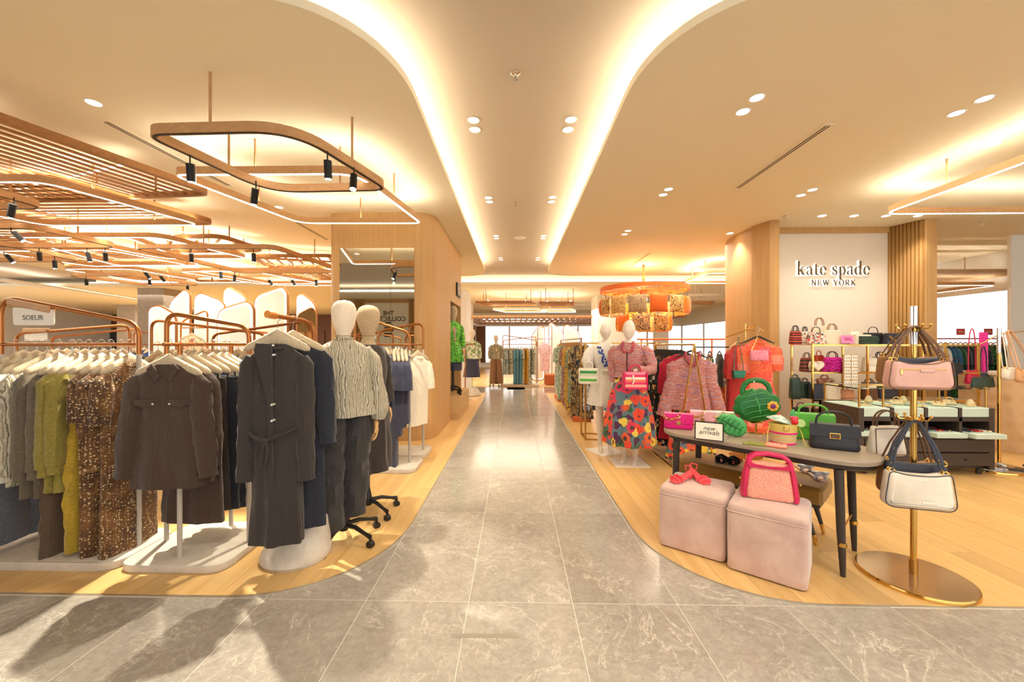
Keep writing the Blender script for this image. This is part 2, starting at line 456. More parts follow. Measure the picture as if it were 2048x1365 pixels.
# ---- ceilings with glowing coves
struct('ceiling', MB().box((0, 4, 3.92), (44, 22, .12)), CEILSHADE, False)
for side in (-1, 1):
    xo = 12.5 if side < 0 else 10.7
    lo = zone(side, -.03, 11.9, xo, True)
    ce = struct('ceiling', MB().prism(lo, 3.55, 3.61), CEIL, True)
    struct('ceiling_riser', MB().prism(zone(side, .17, 11.9, xo-.01, True), 3.61, 3.862), CEIL, True, ce)
    st = [(p[0], p[1], 3.665) for p in zone(side, .12, 11.9, xo-.4, True) if abs(p[0]) < 2.6]
    struct('cove_strip', band(st, .03, .02, False), COVE, False, ce)
ce = struct('ceiling', MB().box((-6, 27, 3.60), (46, 26.8, .1)), CEIL, False)
struct('cove_strip', MB().box((-2, 13.72, 3.68), (26, .04, .03)), M('cove_led_far', (255,250,240), .5, emit=(1,.94,.84), es=7.0), False, ce)
struct('ceiling_riser', MB().box((-2, 13.95, 3.755), (26, .04, .22)), CEIL, False, ce)
ce = struct('ceiling', MB().box((0, -5.2, 3.58), (26, 3.4, .06)), CEIL, False)
struct('cove_strip', MB().box((0, -3.62, 3.66), (20, .03, .03)), COVE, False, ce)

# ---- left pillar block with mirror and niche
def P2(u, Y): return PY(u, HY, Y).x
xl, xr = P2(655, 6.12), -1.26
out = fillet([(xl, 6.12, 0), (xr, 6.12, 0), (xr, 7.75, 0), (xl, 7.75, 0)], [.16, .34, 0, 0], 8)
pb = MB().prism([(p.x, p.y) for p in out], 0, 3.56)
pb.prism([(xl,7.75),(xr,7.75),(xr,9.3),(xl,9.3)], 2.36, 3.56); pb.prism([(xl,7.75),(-1.95,7.75),(-1.95,9.3),(xl,9.3)], 0, 2.36)
pb.prism([(-1.95,9.18),(xr,9.18),(xr,9.3),(-1.95,9.3)], 0, 2.36)
struct('wall_left', pb, VENEER)
MIR = M('mirror_glass', (222,222,214), .02, 1.0)
mx0, mx1, mxm = P2(679, 6.1), P2(828, 6.1), P2(781, 6.1)
mt = thing('wall_mirror', 'tall frameless two pane mirror set in the oak pillar wall behind the mannequins', 'mirror', ((mx0+mx1)/2, 6.112, .35))
for a, b in ((mx0, mxm-.002), (mxm+.002, mx1)):
    obj('mirror_pane', MB().box(((a+b)/2-(mx0+mx1)/2, 0, 1.32), (b-a, .012, 2.64)), MIR, mt, False)
pl = P(912, 577, 2.72)
s = thing('wall_plaque', 'small dark framed plaque high on the side of the oak pillar', 'sign', (-1.255, 8.72, 2.55))
obj('frame', MB().box((0.012, 0, .14), (.03, .5, .28)), BLACK, s, False); obj('face', MB().box((.029, 0, .14), (.006, .44, .22)), M('plaque_face', (120,104,90), .3), s, False)

# ---- right sign alcove
o1 = [(4.28,8.2),(4.168,7.9),(4.13,7.5),(4.14,7.0),(4.5,7.0),(4.5,8.2)]
struct('wall_right', MB().prism(o1, 0, 3.56), VENEER)
o2 = [(4.115,7.02),(4.15,6.82),(4.21,6.67),(4.265,6.64),(4.36,6.66),(4.58,7.12),(4.5,7.12),(4.2,7.02)]
struct('wall_right', MB().prism(o2, 0, 3.56), VENEER)
SIGNW = M('sign_wall_paint', (222,210,194), .35)
struct('wall_right', MB().box((5.5, 7.6, 1.78), (2.4, 1.0, 3.56)), SIGNW, False)
struct('trim_3', MB().box((5.52, 7.09, 3.50), (2.1, .03, .10)), VENEER, False)
fl = struct('wall_right', MB().prism([(6.52,7.11),(6.70,6.68),(6.9,6.68),(6.9,8.1),(6.52,8.1)], 0, 3.56), FLUTE)
struct('trim_4', MB().box((6.775, 6.7, 1.78), (.185, .16, 3.56), bev=.008), VENEER)
fm = mesh_of('flute', MB().cyl((0,0,0), (0,0,3.555), .025, 8)); fm.materials.append(FLUTE)
for p in fm.polygons: p.use_smooth = True
for k in range(9):
    q = k/8; o = obj('flute', fm, None, fl); o.location = (6.535+.135*q, 7.085-.40*q, 0)
# backlit lettering
LET = M('letter_metal', (104,86,60), .6, .0, .2); HALO = M('letter_halo', (255,255,250), .5, emit=(1,.96,.88), es=1.7)
def text(name, body, size, loc, mat, parent, ext=.004, rot=(pi/2,0,0), font=None, align='CENTER', off=0.0, shear=0, width=None, flip=False):
    c = bpy.data.curves.new(name, 'FONT'); c.body = body; c.size = size; c.extrude = ext; c.align_x = align; c.align_y = 'CENTER'; c.offset = off; c.shear = shear
    if font: c.font = font
    o = bpy.data.objects.new(name, c); COL.objects.link(o)
    dg = bpy.context.evaluated_depsgraph_get(); me = bpy.data.meshes.new_from_object(o.evaluated_get(dg)); bpy.data.objects.remove(o)
    me.materials.clear(); me.materials.append(mat)
    if width:
        xs = [v.co.x for v in me.vertices]; k = width/(max(xs)-min(xs))
        for v in me.vertices: v.co.x *= k
    o = bpy.data.objects.new(name, me); COL.objects.link(o); o.location = loc; o.rotation_euler = rot
    if parent: o.parent = parent
    return o
def sysfont(*names):
    import os
    base = bpy.utils.system_resource('DATAFILES')
    for n in names:
        p = os.path.join(base, 'fonts', n)
        if os.path.exists(p):
            try: return bpy.data.fonts.load(p)
            except Exception: pass
    return None
SERIF = None
def arc(cx, cy, rx, ry, a0, a1, n=14): return [(cx+rx*cos(radians(a0+(a1-a0)*k/n)), cy+ry*sin(radians(a0+(a1-a0)*k/n))) for k in range(n+1)]
T_, K_ = .075, .17          # thin and thick strokes
def con(pts, cx, rx):       # stroke contrast of a bowl: thick at its sides, thin at top and bottom
    return [T_+(K_-T_)*min(1, abs(p[0]-cx)/rx)**1.5 for p in pts]
def sf(x0, x1, y): return ([(x0, y), (x1, y)], .055)
_e = arc(.36,.49,.28,.47,8,325,22); _a1 = arc(.31,.70,.22,.25,165,0,10); _b = arc(.38,.47,.29,.46,135,-140,18); _d = arc(.37,.47,.29,.46,45,320,18); _O = arc(.55,.65,.47,.64,0,360,30); _R = arc(.42,.96,.34,.31,90,-90,12)
GL = {'k': (.92, [([(.17,0),(.17,1.6)],K_), sf(0,.36,.02), ([(.02,1.53),(.17,1.58)],.06), ([(.2,.42),(.62,.95)],T_), sf(.46,.82,.95), ([(.36,.6),(.70,.03)],K_), sf(.54,.92,.02)]),
 'a': (.76, [([(.53,.08),(.53,.68)],K_*.9), (_a1,[.13]*3+[T_]*4+[.1]*4), ([(.53,.55),(.3,.5),(.12,.38),(.08,.22),(.16,.07),(.32,.05),(.53,.2)],[T_,T_,.12,.15,.12,T_,T_]), ([(.53,.1),(.6,.03),(.72,.06)],T_)]),
 't': (.56, [([(.22,1.28),(.22,.22),(.27,.07),(.38,.03),(.52,.10)],[.10,K_,K_,.10,.05]), ([(.02,.95),(.5,.95)],.06)]),
 'e': (.74, [(_e, con(_e,.36,.28)), ([(.1,.55),(.64,.55)],.06)]),
 's': (.64, [([(.50,.70),(.49,.9),(.30,.97),(.13,.88),(.11,.72),(.22,.58),(.42,.44),(.52,.28),(.47,.1),(.28,.02),(.08,.1),(.07,.3)],[.05,.06,.08,.12,.15,.16,.16,.15,.12,.08,.06,.05])]),
 'p': (.80, [([(.16,-.52),(.16,.93)],K_), sf(0,.36,-.52), ([(.0,.88),(.16,.94)],.06), (_b, con(_b,.38,.29))]),
 'd': (.88, [([(.64,.03),(.64,1.6)],K_), ([(.5,1.53),(.64,1.58)],.06), sf(.64,.84,.02), (_d, con(_d,.37,.29))]),
 'N': (1.12, [([(.16,0),(.16,1.3)],T_), ([(.14,1.28),(.88,.02)],K_), ([(.88,0),(.88,1.3)],T_), sf(0,.32,.02), sf(-.02,.22,1.28), sf(.72,1.04,1.28)]),
 'E': (.95, [([(.2,0),(.2,1.3)],K_), sf(.02,.78,.03), sf(.02,.74,1.27), ([(.2,.66),(.6,.66)],.06), ([(.78,.0),(.8,.3)],.06), ([(.74,1.3),(.76,1.04)],.06), ([(.6,.54),(.6,.78)],.05)]),
 'W': (1.5, [([(.14,1.28),(.48,.02)],K_), ([(.48,.02),(.74,1.2)],T_), ([(.70,1.28),(1.02,.02)],K_), ([(1.02,.02),(1.32,1.28)],T_), sf(-.02,.34,1.28), sf(.56,.86,1.28), sf(1.16,1.48,1.28)]),
 'Y': (1.08, [([(.12,1.28),(.52,.58)],K_), ([(.52,.58),(.92,1.28)],T_), ([(.52,0),(.52,.6)],K_), sf(-.04,.32,1.28), sf(.74,1.06,1.28), sf(.34,.70,.02)]),
 'O': (1.18, [(_O, con(_O,.55,.47))]),
 'R': (1.06, [([(.2,0),(.2,1.3)],K_), sf(.02,.4,.02), sf(.02,.42,1.28), (_R, con(_R,.42,.34)), ([(.2,.65),(.44,.65)],.06), ([(.46,.64),(.86,.03)],K_), sf(.74,1.02,.02)]),
 'K': (1.06, [([(.2,0),(.2,1.3)],K_), sf(.02,.4,.02), sf(.02,.4,1.28), ([(.22,.55),(.78,1.26)],T_), sf(.62,.98,1.28), ([(.42,.76),(.84,.03)],K_), sf(.68,1.04,.02)]), ' ': (.42, [])}
def serif(parent, body, width, z, y, mat, name, ext=.016, grow=0.0, gap=.10):
    tot = sum(GL[c][0]+gap for c in body)-gap; k = width/tot; x = -width/2
    for c in body:
        adv, strokes = GL[c]
        if strokes:
            mb = MB()
            for pts, w in strokes:
                n = len(pts); ws = w if isinstance(w, list) else [w]*n; rings = []
                for i, (px, pz) in enumerate(pts):
                    a, b = pts[max(0, i-1)], pts[min(n-1, i+1)]; l = sqrt((b[0]-a[0])**2+(b[1]-a[1])**2) or 1
                    tx, tz = (b[0]-a[0])/l, (b[1]-a[1])/l; h = ws[i]/2+grow; e = (-grow if i == 0 else grow if i == n-1 else 0)
                    q = lambda s: (x+(px+tx*e-tz*h*s)*k, z+(pz+tz*e+tx*h*s)*k)
                    u, v = q(1), q(-1); rings.append([(u[0],y-ext/2,u[1]),(v[0],y-ext/2,v[1]),(v[0],y+ext/2,v[1]),(u[0],y+ext/2,u[1])])
                mb.loft(rings)
            obj(name, mb, mat, parent, False)
        x += (adv+gap)*k
SY = 7.1
sp = [PY(1664, 551, SY), PY(1592, 551, SY), PY(1737, 551, SY)]
sg = thing('backlit_sign', 'halo lit metal brand lettering on the white alcove wall above the bag shelves', 'sign', (sp[0].x, SY, 0))
w1 = sp[2].x-sp[1].x; z1 = sp[0].z; z2 = PY(1664, 572, SY).z; w2 = PY(1708,568,SY).x-PY(1620,568,SY).x
serif(sg, 'kate spade', w1, z1, -.034, LET, 'letter'); serif(sg, 'NEW YORK', w2, z2, -.034, LET, 'letter', gap=.22)
serif(sg, 'kate spade', w1, z1, -.007, HALO, 'letter_halo', .005, .045); serif(sg, 'NEW YORK', w2, z2, -.007, HALO, 'letter_halo', .005, .055, gap=.22)

# ---- walls further off, windows
struct('wall_right', MB().box((10.75, 7.68, 1.8), (2.94, .06, 3.6)), WPAINT, False)
struct('wall_right', MB().box((12.6, 4, 2), (.2, 9, 4)), WPAINT, False)
GLASS = M('window_glass', (255,255,255), .0, spec=.3, trans=1.0, ior=1.01)
FRAMEW = M('window_frame', (222,212,198), .5)
def windows(a, b, n, z0, z1, start):
    a, b = Vector(a), Vector(b); L = (b-a).length; t = (b-a)/L; rz = atan2(t.y, t.x)
    for i in range(n):
        w = L/n; o = struct('window_%d' % (start+i), MB().box((0,0,z1-.03), (w-.01,.06,.06)).box((0,0,z0+.03), (w-.01,.06,.06)).box((-w/2+.025,0,(z0+z1)/2), (.05,.06,z1-z0-.12)).box((w/2-.025,0,(z0+z1)/2), (.05,.06,z1-z0-.12)), FRAMEW, False)
        o.location = a+t*w*(i+.5); o.rotation_euler = (0, 0, rz)
        obj('pane', MB().box((0,0,(z0+z1)/2), (w-.1,.012,z1-z0-.12)), GLASS, o, False)
windows((10.8, 8.2, 0), (10.8, 26, 0), 6, .25, 2.75, 1)
windows((10.8, 26, 0), (-2.6, 26, 0), 6, .25, 2.75, 7)
struct('wall_right', MB().box((10.85, 17, 3.2), (.2, 18, .9)), WPAINT, False); struct('wall_right', MB().box((10.85, 17, .12), (.2, 18, .25)), WPAINT, False)
struct('wall_far', MB().box((4, 26.1, 3.2), (13.6, .2, .9)), WPAINT, False); struct('wall_far', MB().box((4, 26.1, .12), (13.6, .2, .25)), WPAINT, False)
for i, (x, y, w) in enumerate(((4.05, 17.2, 1.35), (-3.4, 16.2, 2.2), (-2.35, 20, .5), (6.9, 19, .6), (8.6, 13.5, .45))):
    struct('wall_far', MB().box((x, y, 1.8), (w, w*.8, 3.6), bev=.05), WPAINT)
DKWOOD = WOOD('walnut_panel', (124,84,52), (98,64,38), 'z', .5); SHOPG = M('shop_glass', (60,66,72), .1)
wl = struct('wall_far', MB().box((-16, 27, 1.8), (28, .3, 3.6)), DKWOOD, False)
for i in range(9):
    obj('shop_pane', MB().box((-27+2.7*i, 26.8, 1.3), (1.1 if i % 2 else 1.9, .08, 2.3)), [SHOPG, M('pale_poster', (226,220,210), .6), DKWOOD][i % 3], wl, False)
struct('wall_far', MB().box((-28, 14, 1.8), (.3, 26, 3.6)), WPAINT, False)
GREYC = CONCRETE('grey_concrete', (172,158,142))
for x, y in ((-13.2, 14.6), (-20.0, 20.5), (-9.4, 22)):
    struct('wall_left', MB().box((x, y, 1.8), (.95, .95, 3.6)), GREYC, False)
# pale cove line over the neighbouring department at the far left
struct('trim_5', MB().box((-17.5, 18.5, 3.50), (.16, 14, .05), rz=radians(14)), M('pale_led', (255,255,255), .5, emit=(1,.95,.88), es=6), False)
struct('trim_6', MB().box((-17.2, 18.5, 3.46), (.5, 14.4, .05), rz=radians(14)), WPAINT, False)
# wall behind the photographer, seen in the mirror
bw = PY(781, HY, 17.9).x
struct('wall_back', MB().box((-6.2, -5.75, 1.8), (9.0, .25, 3.6)), VENEER, False)
def mirX(u): return PY(u, HY, 17.85).x
x0, x1 = mirX(730), mirX(818)
pn = thing('wall_sign_panel', 'cream wall panel with black capital lettering reflected in the pillar mirror', 'sign', ((x0+x1)/2, -5.6, 0))
obj('panel', MB().box((0, 0, 1.72), (x1-x0, .05, 3.3)), M('cream_panel', (236,226,206), .7), pn, False)
INK = M('ink', (30,28,26), .6)
def mz(v): return 1.5-(v-HY)/FPX*17.85
for s, v, sz in (('THE', 627, .28), ('COLLECTIVE', 638.5, .28)):
    text('lettering', s, sz, (.08, .03, mz(v)), INK, pn, .002, (pi/2, 0, pi), off=.006)
for k, v in enumerate((646,651,656,661,668,673)):
    obj('print_line', MB().box((.08, .03, mz(v)), ([.3,.42,.36,.5,.4,.34][k], .004, .07)), INK, pn, False)
for x in (x0-.25, x1+.25):
    m2 = struct('trim_7' if x < x0 else 'trim_8', MB().box((x, -5.58, 1.75), (.46, .08, 3.5)), FLUTE, False)
    for k in range(6): obj('flute', MB().cyl((x-.19+.075*k, -5.53, 0), (x-.19+.075*k, -5.53, 3.5), .03, 8), FLUTE, m2)

# ================================================================== CEILING FITTINGS
def bycam(pxs, z): return [P(u, v, z) for u, v in pxs]
SPOTB = mesh_of('spot_body', MB().cyl((0,0,-.045),(0,0,-.19),.032,12)); SPOTB.materials.append(BLACK)
SPOTF = mesh_of('lamp_face', MB().cyl((0,0,-.188),(0,0,-.192),.027,12)); SPOTF.materials.append(LAMP)
SPOTS = mesh_of('stem', MB().cyl((0,0,0),(0,0,-.07),.006,6)); SPOTS.materials.append(BLACK)
nspot = [0]
def spotlight(loc, tilt, az, lab, grp=None):
    t = thing('track_spotlight', lab, 'spotlight', loc, az, grp); obj('stem', SPOTS, None, t, False)
    b = obj('spot_body', SPOTB, None, t, True); b.location = (0,0,-.03); b.rotation_euler = (tilt, 0, 0)
    obj('lamp_face', SPOTF, None, b, False)
    return t
def loop(corners, lit, label, rods=((0,.5),(1,.5),(2,.5),(3,.5)), r=.17, zc=3.55, w=.045, h=.075, name=None, group=None):
    c = [Vector(p) for p in corners]; o = sum(c, Vector())/len(c)
    path = fillet([p-o for p in c], r, 8)
    t = thing(name or ('loop_pendant_light' if lit else 'track_loop'), label, 'pendant light' if lit else 'light track', o, 0, group)
    obj('frame', band(path, w, h), BRONZE, t)
    if lit: obj('led_strip', band([p+Vector((0,0,.0008)) for p in path], w*.6, .002), LEDUP, t, False)
    if lit: obj('led_strip', band([p+Vector((0,0,-h+.002)) for p in path], w*.55, .006), LED, t, False)
    else: obj('track', band([p+Vector((0,0,-h+.002)) for p in path], w*.5, .006), BLACK, t, False)
    for i, s in rods:
        a, b = c[i]-o, c[(i+1) % len(c)]-o; p = a*(1-s)+b*s
        obj('rod', MB().cyl(p+Vector((0,0,-.01)), (p.x, p.y, zc+.06-o.z if zc < 3.6 else zc-o.z), .011, 6), BRONZE, t)
    return t
def para(B, C, D, z):
    b, c, d = P(*B, z), P(*C, z), P(*D, z); return [d+b-c, b, c, d]
l1 = loop(bycam([(288,250),(585,243),(775,366),(540,371)], 3.165), False, 'nearest copper track loop hanging above the left racks, carrying four black spotlights', ((0,.45),(3,.40),(1,.55),(2,.4)), [.13,.30,.14,.30])
l2 = loop(bycam([(346,335),(712,333),(842,436),(600,436)], 3.27), True, 'lit rounded copper pendant loop hanging just behind the nearest track loop', ((0,.45),(1,.5),(2,.5),(3,.4)), [.10,.2,.10,.2])
cc = bycam([(288,250),(585,243),(775,366),(540,371)], 3.09)
for k, (u, v, ti, az) in enumerate(((380,310,.12,.3),(512,362,.45,.8),(655,303,.12,.2),(708,335,-.25,.2))):
    p = P(u, v, 3.09); spotlight(p, ti, az, ['black spotlight on the nearest track loop, left end','black tilted spotlight on the nearest track loop, front rail','black spotlight on the nearest track loop, rear rail left','black spotlight on the nearest track loop, rear rail right'][k], 'spotlights on the nearest track loop')
loop(para((88,350),(402,440),(92,441), 3.27), True, 'lit copper pendant loop entering the frame at far left under the slat rafts', ((1,.25),(2,.3),(3,.6)))
loop(para((-60,362),(92,405),(-150,408), 3.165), False, 'copper track loop cut off by the left picture edge below the lit loop', ((1,.5),))
far_loops = [(1, (318,466),(497,510),(330,510)), (1, (255,466),(402,524),(232,524)), (0, (60,446),(236,487),(25,487)), (1, (215,492),(378,524),(182,526)),
             (0, (20,484),(162,516),(-40,516)), (1, (264,532),(396,556),(277,556)), (0, (270,546),(400,566),(283,566)), (0, (548,489),(690,540),(480,540)),
             (1, (640,536),(760,566),(560,566)), (1, (500,536),(640,562),(520,563))]
for k, (lit, B, C, D) in enumerate(far_loops):
    zz = 3.27 if lit else 3.165
    loop(para(B, C, D, zz), bool(lit), ('lit copper pendant loop in the cluster over the left racks, ' if lit else 'dark copper track loop in the cluster over the left racks, ')+['second row','second row left','left edge','third row','far left','fourth row','last row','beside the oak pillar','last row by the pillar','last row middle'][k], ((0,.5),(1,.5),(2,.5)))
SPL = ((28,399,.5,1.2),(22,459,.7,-1.2),(78,500,.6,.8),(174,501,.2,-.6),(210,500,.5,.7),(8,506,.6,-1),(109,517,.05,0),(382,502,.4,.6),(507,502,.05,0),(287,543,.6,-1),(318,551,.6,-1),(298,556,.3,.5),(441,541,.1,0),(470,548,.4,.8),(535,559,.6,-1),(581,559,.6,-1),(632,558,.1,0),(172,557,.4,.7),(375,570,.4,.7))
SPU = sorted(q[0] for q in SPL)
for k, (u, v, ti, az) in enumerate(SPL):
    zz = 3.09 if v < 545 else 3.12
    spotlight(P(u, v-4, zz), ti, az, 'small black spotlight under the copper loops over the left racks, %s from the left' % ordn[SPU.index(u)], 'spotlights over the left racks')
RAFTFILL = M('raft_fill', (255,250,240), .5, emit=(1,.92,.76), es=8.0)  # added glow to brighten the ceiling seen between the raft slats
RAFTW = WOOD('raft_wood', (178,126,74), (152,104,58), 'x', .5)
def raft(corners, label, along, gap=.11, sw=.042, sh=.014, r=.18, zc=3.55, name='slat_raft', wood=RAFTW, rods=True):
    c = [Vector(p) for p in corners]; o = sum(c, Vector())/len(c); c = [p-o for p in c]
    t = thing(name, label, 'ceiling raft', o); path = fillet(c, r, 6)
    obj('frame', band(path, .035, .07), wood, t)
    d = (c[along[1]]-c[along[0]]).normalized(); nn = Vector((-d.y, d.x, 0)); q = [(p.dot(d), p.dot(nn)) for p in path]
    lo, hi = min(b for a, b in q), max(b for a, b in q); y = lo+gap*.7
    while y < hi-gap*.4:
        xs = []
        for i in range(len(q)):
            (a0, b0), (a1, b1) = q[i], q[(i+1) % len(q)]
            if (b0 <= y) != (b1 <= y): xs.append(a0+(a1-a0)*(y-b0)/(b1-b0))
        if len(xs) >= 2:
            a, b = min(xs), max(xs)
            if b-a > .1:
                m = d*((a+b)/2)+nn*y; obj('slat', MB().box((m.x, m.y, -.04), (b-a-.03, sw, sh), rz=atan2(d.y, d.x)), wood, t, False)
        y += gap
    for f in ((.2,.5,.8) if wood is RAFTW else ()):
        m = d*(min(a for a, b in q)*(1-f)+max(a for a, b in q)*f)+nn*((lo+hi)/2); obj('led_strip', MB().box((m.x, m.y, .034), (.03, (hi-lo)*.9, .006), rz=atan2(d.y, d.x)), RAFTFILL, t, False)  # invented strips, placed only to light the ceiling above the slats
    m = d*((min(a for a, b in q)+max(a for a, b in q))/2)
    obj('cross_bar', MB().box((m.x, m.y, .008), (.04, (hi-lo)*.96, .04), rz=atan2(d.y, d.x)), wood, t, False)
    if rods:
        for i in range(len(c)):
            p = (c[i]*.8+c[(i+1) % len(c)]*.2)*.97; obj('rod', MB().cyl(p+Vector((0,0,-.02)), (p.x, p.y, zc+.02-o.z), .011, 6), wood, t)
    return t
a, b = P(-5, 224, 3.36), P(428, 380, 3.36); a = a+(a-b)*.5
raft([a+Vector((-4.2,.3,0)), a, b, b+Vector((-3.4,.25,0))], 'large copper slat raft at the upper left with slats running away from the camera', (1, 2), .125)
a, b = P(120, 350, 3.36), P(434, 441, 3.36)
raft([a+Vector((-4.0,0,0)), a, b, b+Vector((-3.6,0,0))], 'copper slat raft behind the large upper left one, with crosswise slats', (0, 1), .12)
raft(bycam([(346,470),(440,468),(530,497),(330,500)], 3.36), 'open copper raft with widely spaced diagonal slats beside the lit loops', (0, 3), .26)
raft(bycam([(505,509),(665,508),(730,530),(540,532)], 3.36), 'open slat raft left of the oak pillar top', (0, 3), .22)
raft(bycam([(90,493),(250,493),(350,524),(130,526)], 3.36), 'dense amber slat raft in the middle of the left cluster', (0, 1), .12)
raft(bycam([(-60,450),(60,450),(120,486),(-90,487)], 3.36), 'slat raft cut by the left picture edge, lower row', (0, 1), .14)
raft(bycam([(390,550),(462,550),(500,560),(395,560)], 3.36), 'small far slat raft in the left cluster', (0, 3), .3)
raft(bycam([(560,538),(650,538),(720,556),(600,556)], 3.36), 'amber slat raft far behind beside the pillar', (0, 1), .16)
# far end and right hand side
raft([(-2.2,17.5,2.78),(7.5,17.5,2.78),(7.5,24,2.78),(-2.2,24,2.78)], 'wide slatted ceiling field over the far window end', (0, 3), .28, .06, .08, .1, name='slat_raft', rods=False)
raft([(-1.5,14.6,3.1),(.55,14.6,3.1),(.9,15.8,3.1),(-1.2,15.8,3.1)], 'slat raft above the far blue dress rack, left one', (0, 1), .13)
raft([(.85,14.4,3.05),(2.1,14.4,3.05),(2.35,15.6,3.05),(1.0,15.6,3.05)], 'slat raft above the far white panels, right one', (0, 1), .14)
loop([(-.9,15.6,2.95),(.9,15.6,2.95),(1.35,17,2.95),(-.4,17,2.95)], True, 'far lit loop over the aisle end, left one', ((0,.3),(2,.5)))
loop([(1.0,15.8,2.95),(2.2,15.8,2.95),(2.6,17,2.95),(1.4,17,2.95)], True, 'far lit loop over the aisle end, right one', ((0,.3),(2,.5)))
loop([(4.72,2.85,3.27),(7.4,2.85,3.27),(7.4,5.27,3.27),(4.78,5.27,3.27)], True, 'lit copper pendant loop at the right picture edge above the bag stand', ((3,.32),(2,.2)), .16)
loop([P(1415,541,3.27), P(1415,541,3.27)+Vector((2.5,0,0)), P(1368,562,3.27)+Vector((2.5,0,0)), P(1368,562,3.27)], True, 'lit copper pendant loop to the right of the cushion chandelier', ((3,.4),(3,.9)))
raft([P(1376,588,3.2), P(1448,588,3.2), P(1440,596,3.2), P(1372,596,3.2)], 'pale slat raft hanging far right of the cushion chandelier', (0, 3), .3, wood=WPAINT)
loop([P(1375,602,3.1), P(1430,602,3.1), P(1425,606,3.1), P(1372,606,3.1)], False, 'far track loop right of the cushion chandelier', ((0,.5),))
raft([(7.2,8.4,3.05),(10.6,8.4,3.05),(10.6,14,3.05),(7.2,14,3.05)], 'pale slatted soffit before the right hand windows', (0, 1), .16, .05, .06, .05, rods=True, wood=WOOD('pale_slats', (214,180,140), (196,160,118), 'x', .6))
loop([(8.2,8.8,2.85),(10.4,8.8,2.85),(10.4,10.4,2.85),(8.0,10.4,2.85)], True, 'lit loop before the right hand windows', ((0,.3),(2,.5)))

# recessed downlights
DR = MB().lathe([(.052,0),(.062,-.004),(.066,0)], 20); DRM = mesh_of('bezel', DR); DRM.materials.append(M('bezel_white', (236,230,218), .35))
DFM = mesh_of('lamp_face', MB().lathe([(.001,-.001),(.052,-.001),(.052,.0)], 20)); DFM.materials.append(M('reflector', (240,236,228), .12, .6, emit=(1,.95,.86), es=1.6))
DFO = mesh_of('lamp_face', MB().lathe([(.001,-.001),(.052,-.001),(.052,.0)], 20)); DFO.materials.append(LAMP)
def down(u, v, z, on, lab, grp=None):
    p = P(u, v, z); t = thing('recessed_downlight', lab, 'downlight', (p.x, p.y, z), 0, grp)
    obj('bezel', DRM, None, t); obj('lamp_face', DFO if on else DFM, None, t, False)
    if on == 2: spot('downlight_spot', (p.x, p.y, z-.02), (p.x, p.y+.1, 0), 26 if u > 1600 and v > 400 else 55, 100, .8, WARM, .05)
    return t
for k, (u, v) in enumerate(((947,241),(950,260),(1142,240),(1136,260),(977,396),(979,404),(1105,395),(1103,404),(992,472),(993,477),(1087,472),(1086,477),(1001,516),(1002,520),(1076,516),(1075,520))):
    down(u, v, 3.855, 0, ['round downlight in the raised aisle ceiling, '+s for s in ('first pair left rear','first pair left front','first pair right rear','first pair right front')][k] if k < 4 else 'small aisle ceiling downlight, %s, %s pair, %s' % ('left' if u < 1030 else 'right', ['second','third','fourth'][(k-4)//4], 'rear' if k % 2 else 'front'), 'paired aisle downlights')
for k, (u, v, on, s) in enumerate(((1514,196,0,'rear of the pair beside the light patch'),(1486,224,0,'front of the pair beside the light patch'),(1969,198,0,'right one of the pair near the right picture edge'),(1913,227,0,'left one of the pair near the right picture edge'),
        (1625,380,0,'right one of the small pair above the brand sign'),(1602,391,0,'left one of the small pair above the brand sign'),(1987,289,2,'bright one above the right lit loop'),(1644,432,2,'first of the bright row before the brand sign'),(1708,432,2,'second of the bright row before the brand sign'),(1772,432,2,'third of the bright row before the brand sign'),(1836,432,2,'fourth of the bright row before the brand sign'),
        (1460,467,2,'bright one by the oak column'),(1337,379,0,'rear of the pair over the right aisle edge'),(1326,390,0,'front of the pair over the right aisle edge'),(1256,462,0,'pair nearest the chandelier rear'),(1249,469,0,'pair nearest the chandelier front'))):
    down(u, v, 3.549, on, 'right ceiling downlight, '+s)
for k, (u, v, on, s) in enumerate(((187,206,0,'upper left above the slat raft'),(558,415,0,'between lit loop and oak pillar'))):
    down(u, v, 3.549, on, 'round downlight in the left lower ceiling, '+s)
for u, v, s in ((1031,147,'nearest on the raised aisle ceiling'),(1032,407,'second on the raised aisle ceiling'),(1571,432,'above the brand sign'),(1962,444,'near the right picture edge')):
    z = 3.855 if u < 1100 else 3.549; p = P(u, v, z)
    t = thing('sprinkler_head', 'small metal sprinkler head '+s, 'sprinkler', p)
    obj('rosette', MB().lathe([(.001,-.012),(.03,-.01),(.042,0)], 16), CHROME, t); obj('nozzle', MB().lathe([(.001,-.062),(.02,-.06),(.02,-.055),(.006,-.05),(.009,-.012)], 10), CHROME, t)
p = P(1040, 476, 3.855)
single('ceiling_speaker', MB().lathe([(.001,-.004),(.13,-.004),(.14,0)], 24), M('speaker_white', (226,218,206), .5), 'round white speaker grille in the raised aisle ceiling', 'speaker', p)
p = P(1872, 527, 3.549)
single('ceiling_dome', MB().lathe([(.001,-.05),(.12,-.04),(.16,0)], 24), M('speaker_white', (226,218,206), .5), 'round white flush fitting on the ceiling by the right windows', 'ceiling lamp', p)
SLOT = M('slot_dark', (70,58,46), .8)
def diffuser(A, B, lab, w=.09, z=3.549):
    a, b = P(*A, z), P(*B, z); d = b-a; L = d.length; t = thing('linear_air_diffuser', lab, 'air vent', (a+b)/2, atan2(d.y, d.x))
    obj('flange', MB().box((0,0,-.002), (L, w, .006)), CEIL, t, False)
    for s in (-1, 1): obj('slot', MB().box((0, s*w*.17, -.004), (L*.97, w*.14, .006)), SLOT, t, False)
diffuser((1660,248), (1474,377), 'long twin slot air diffuser in the right lower ceiling')
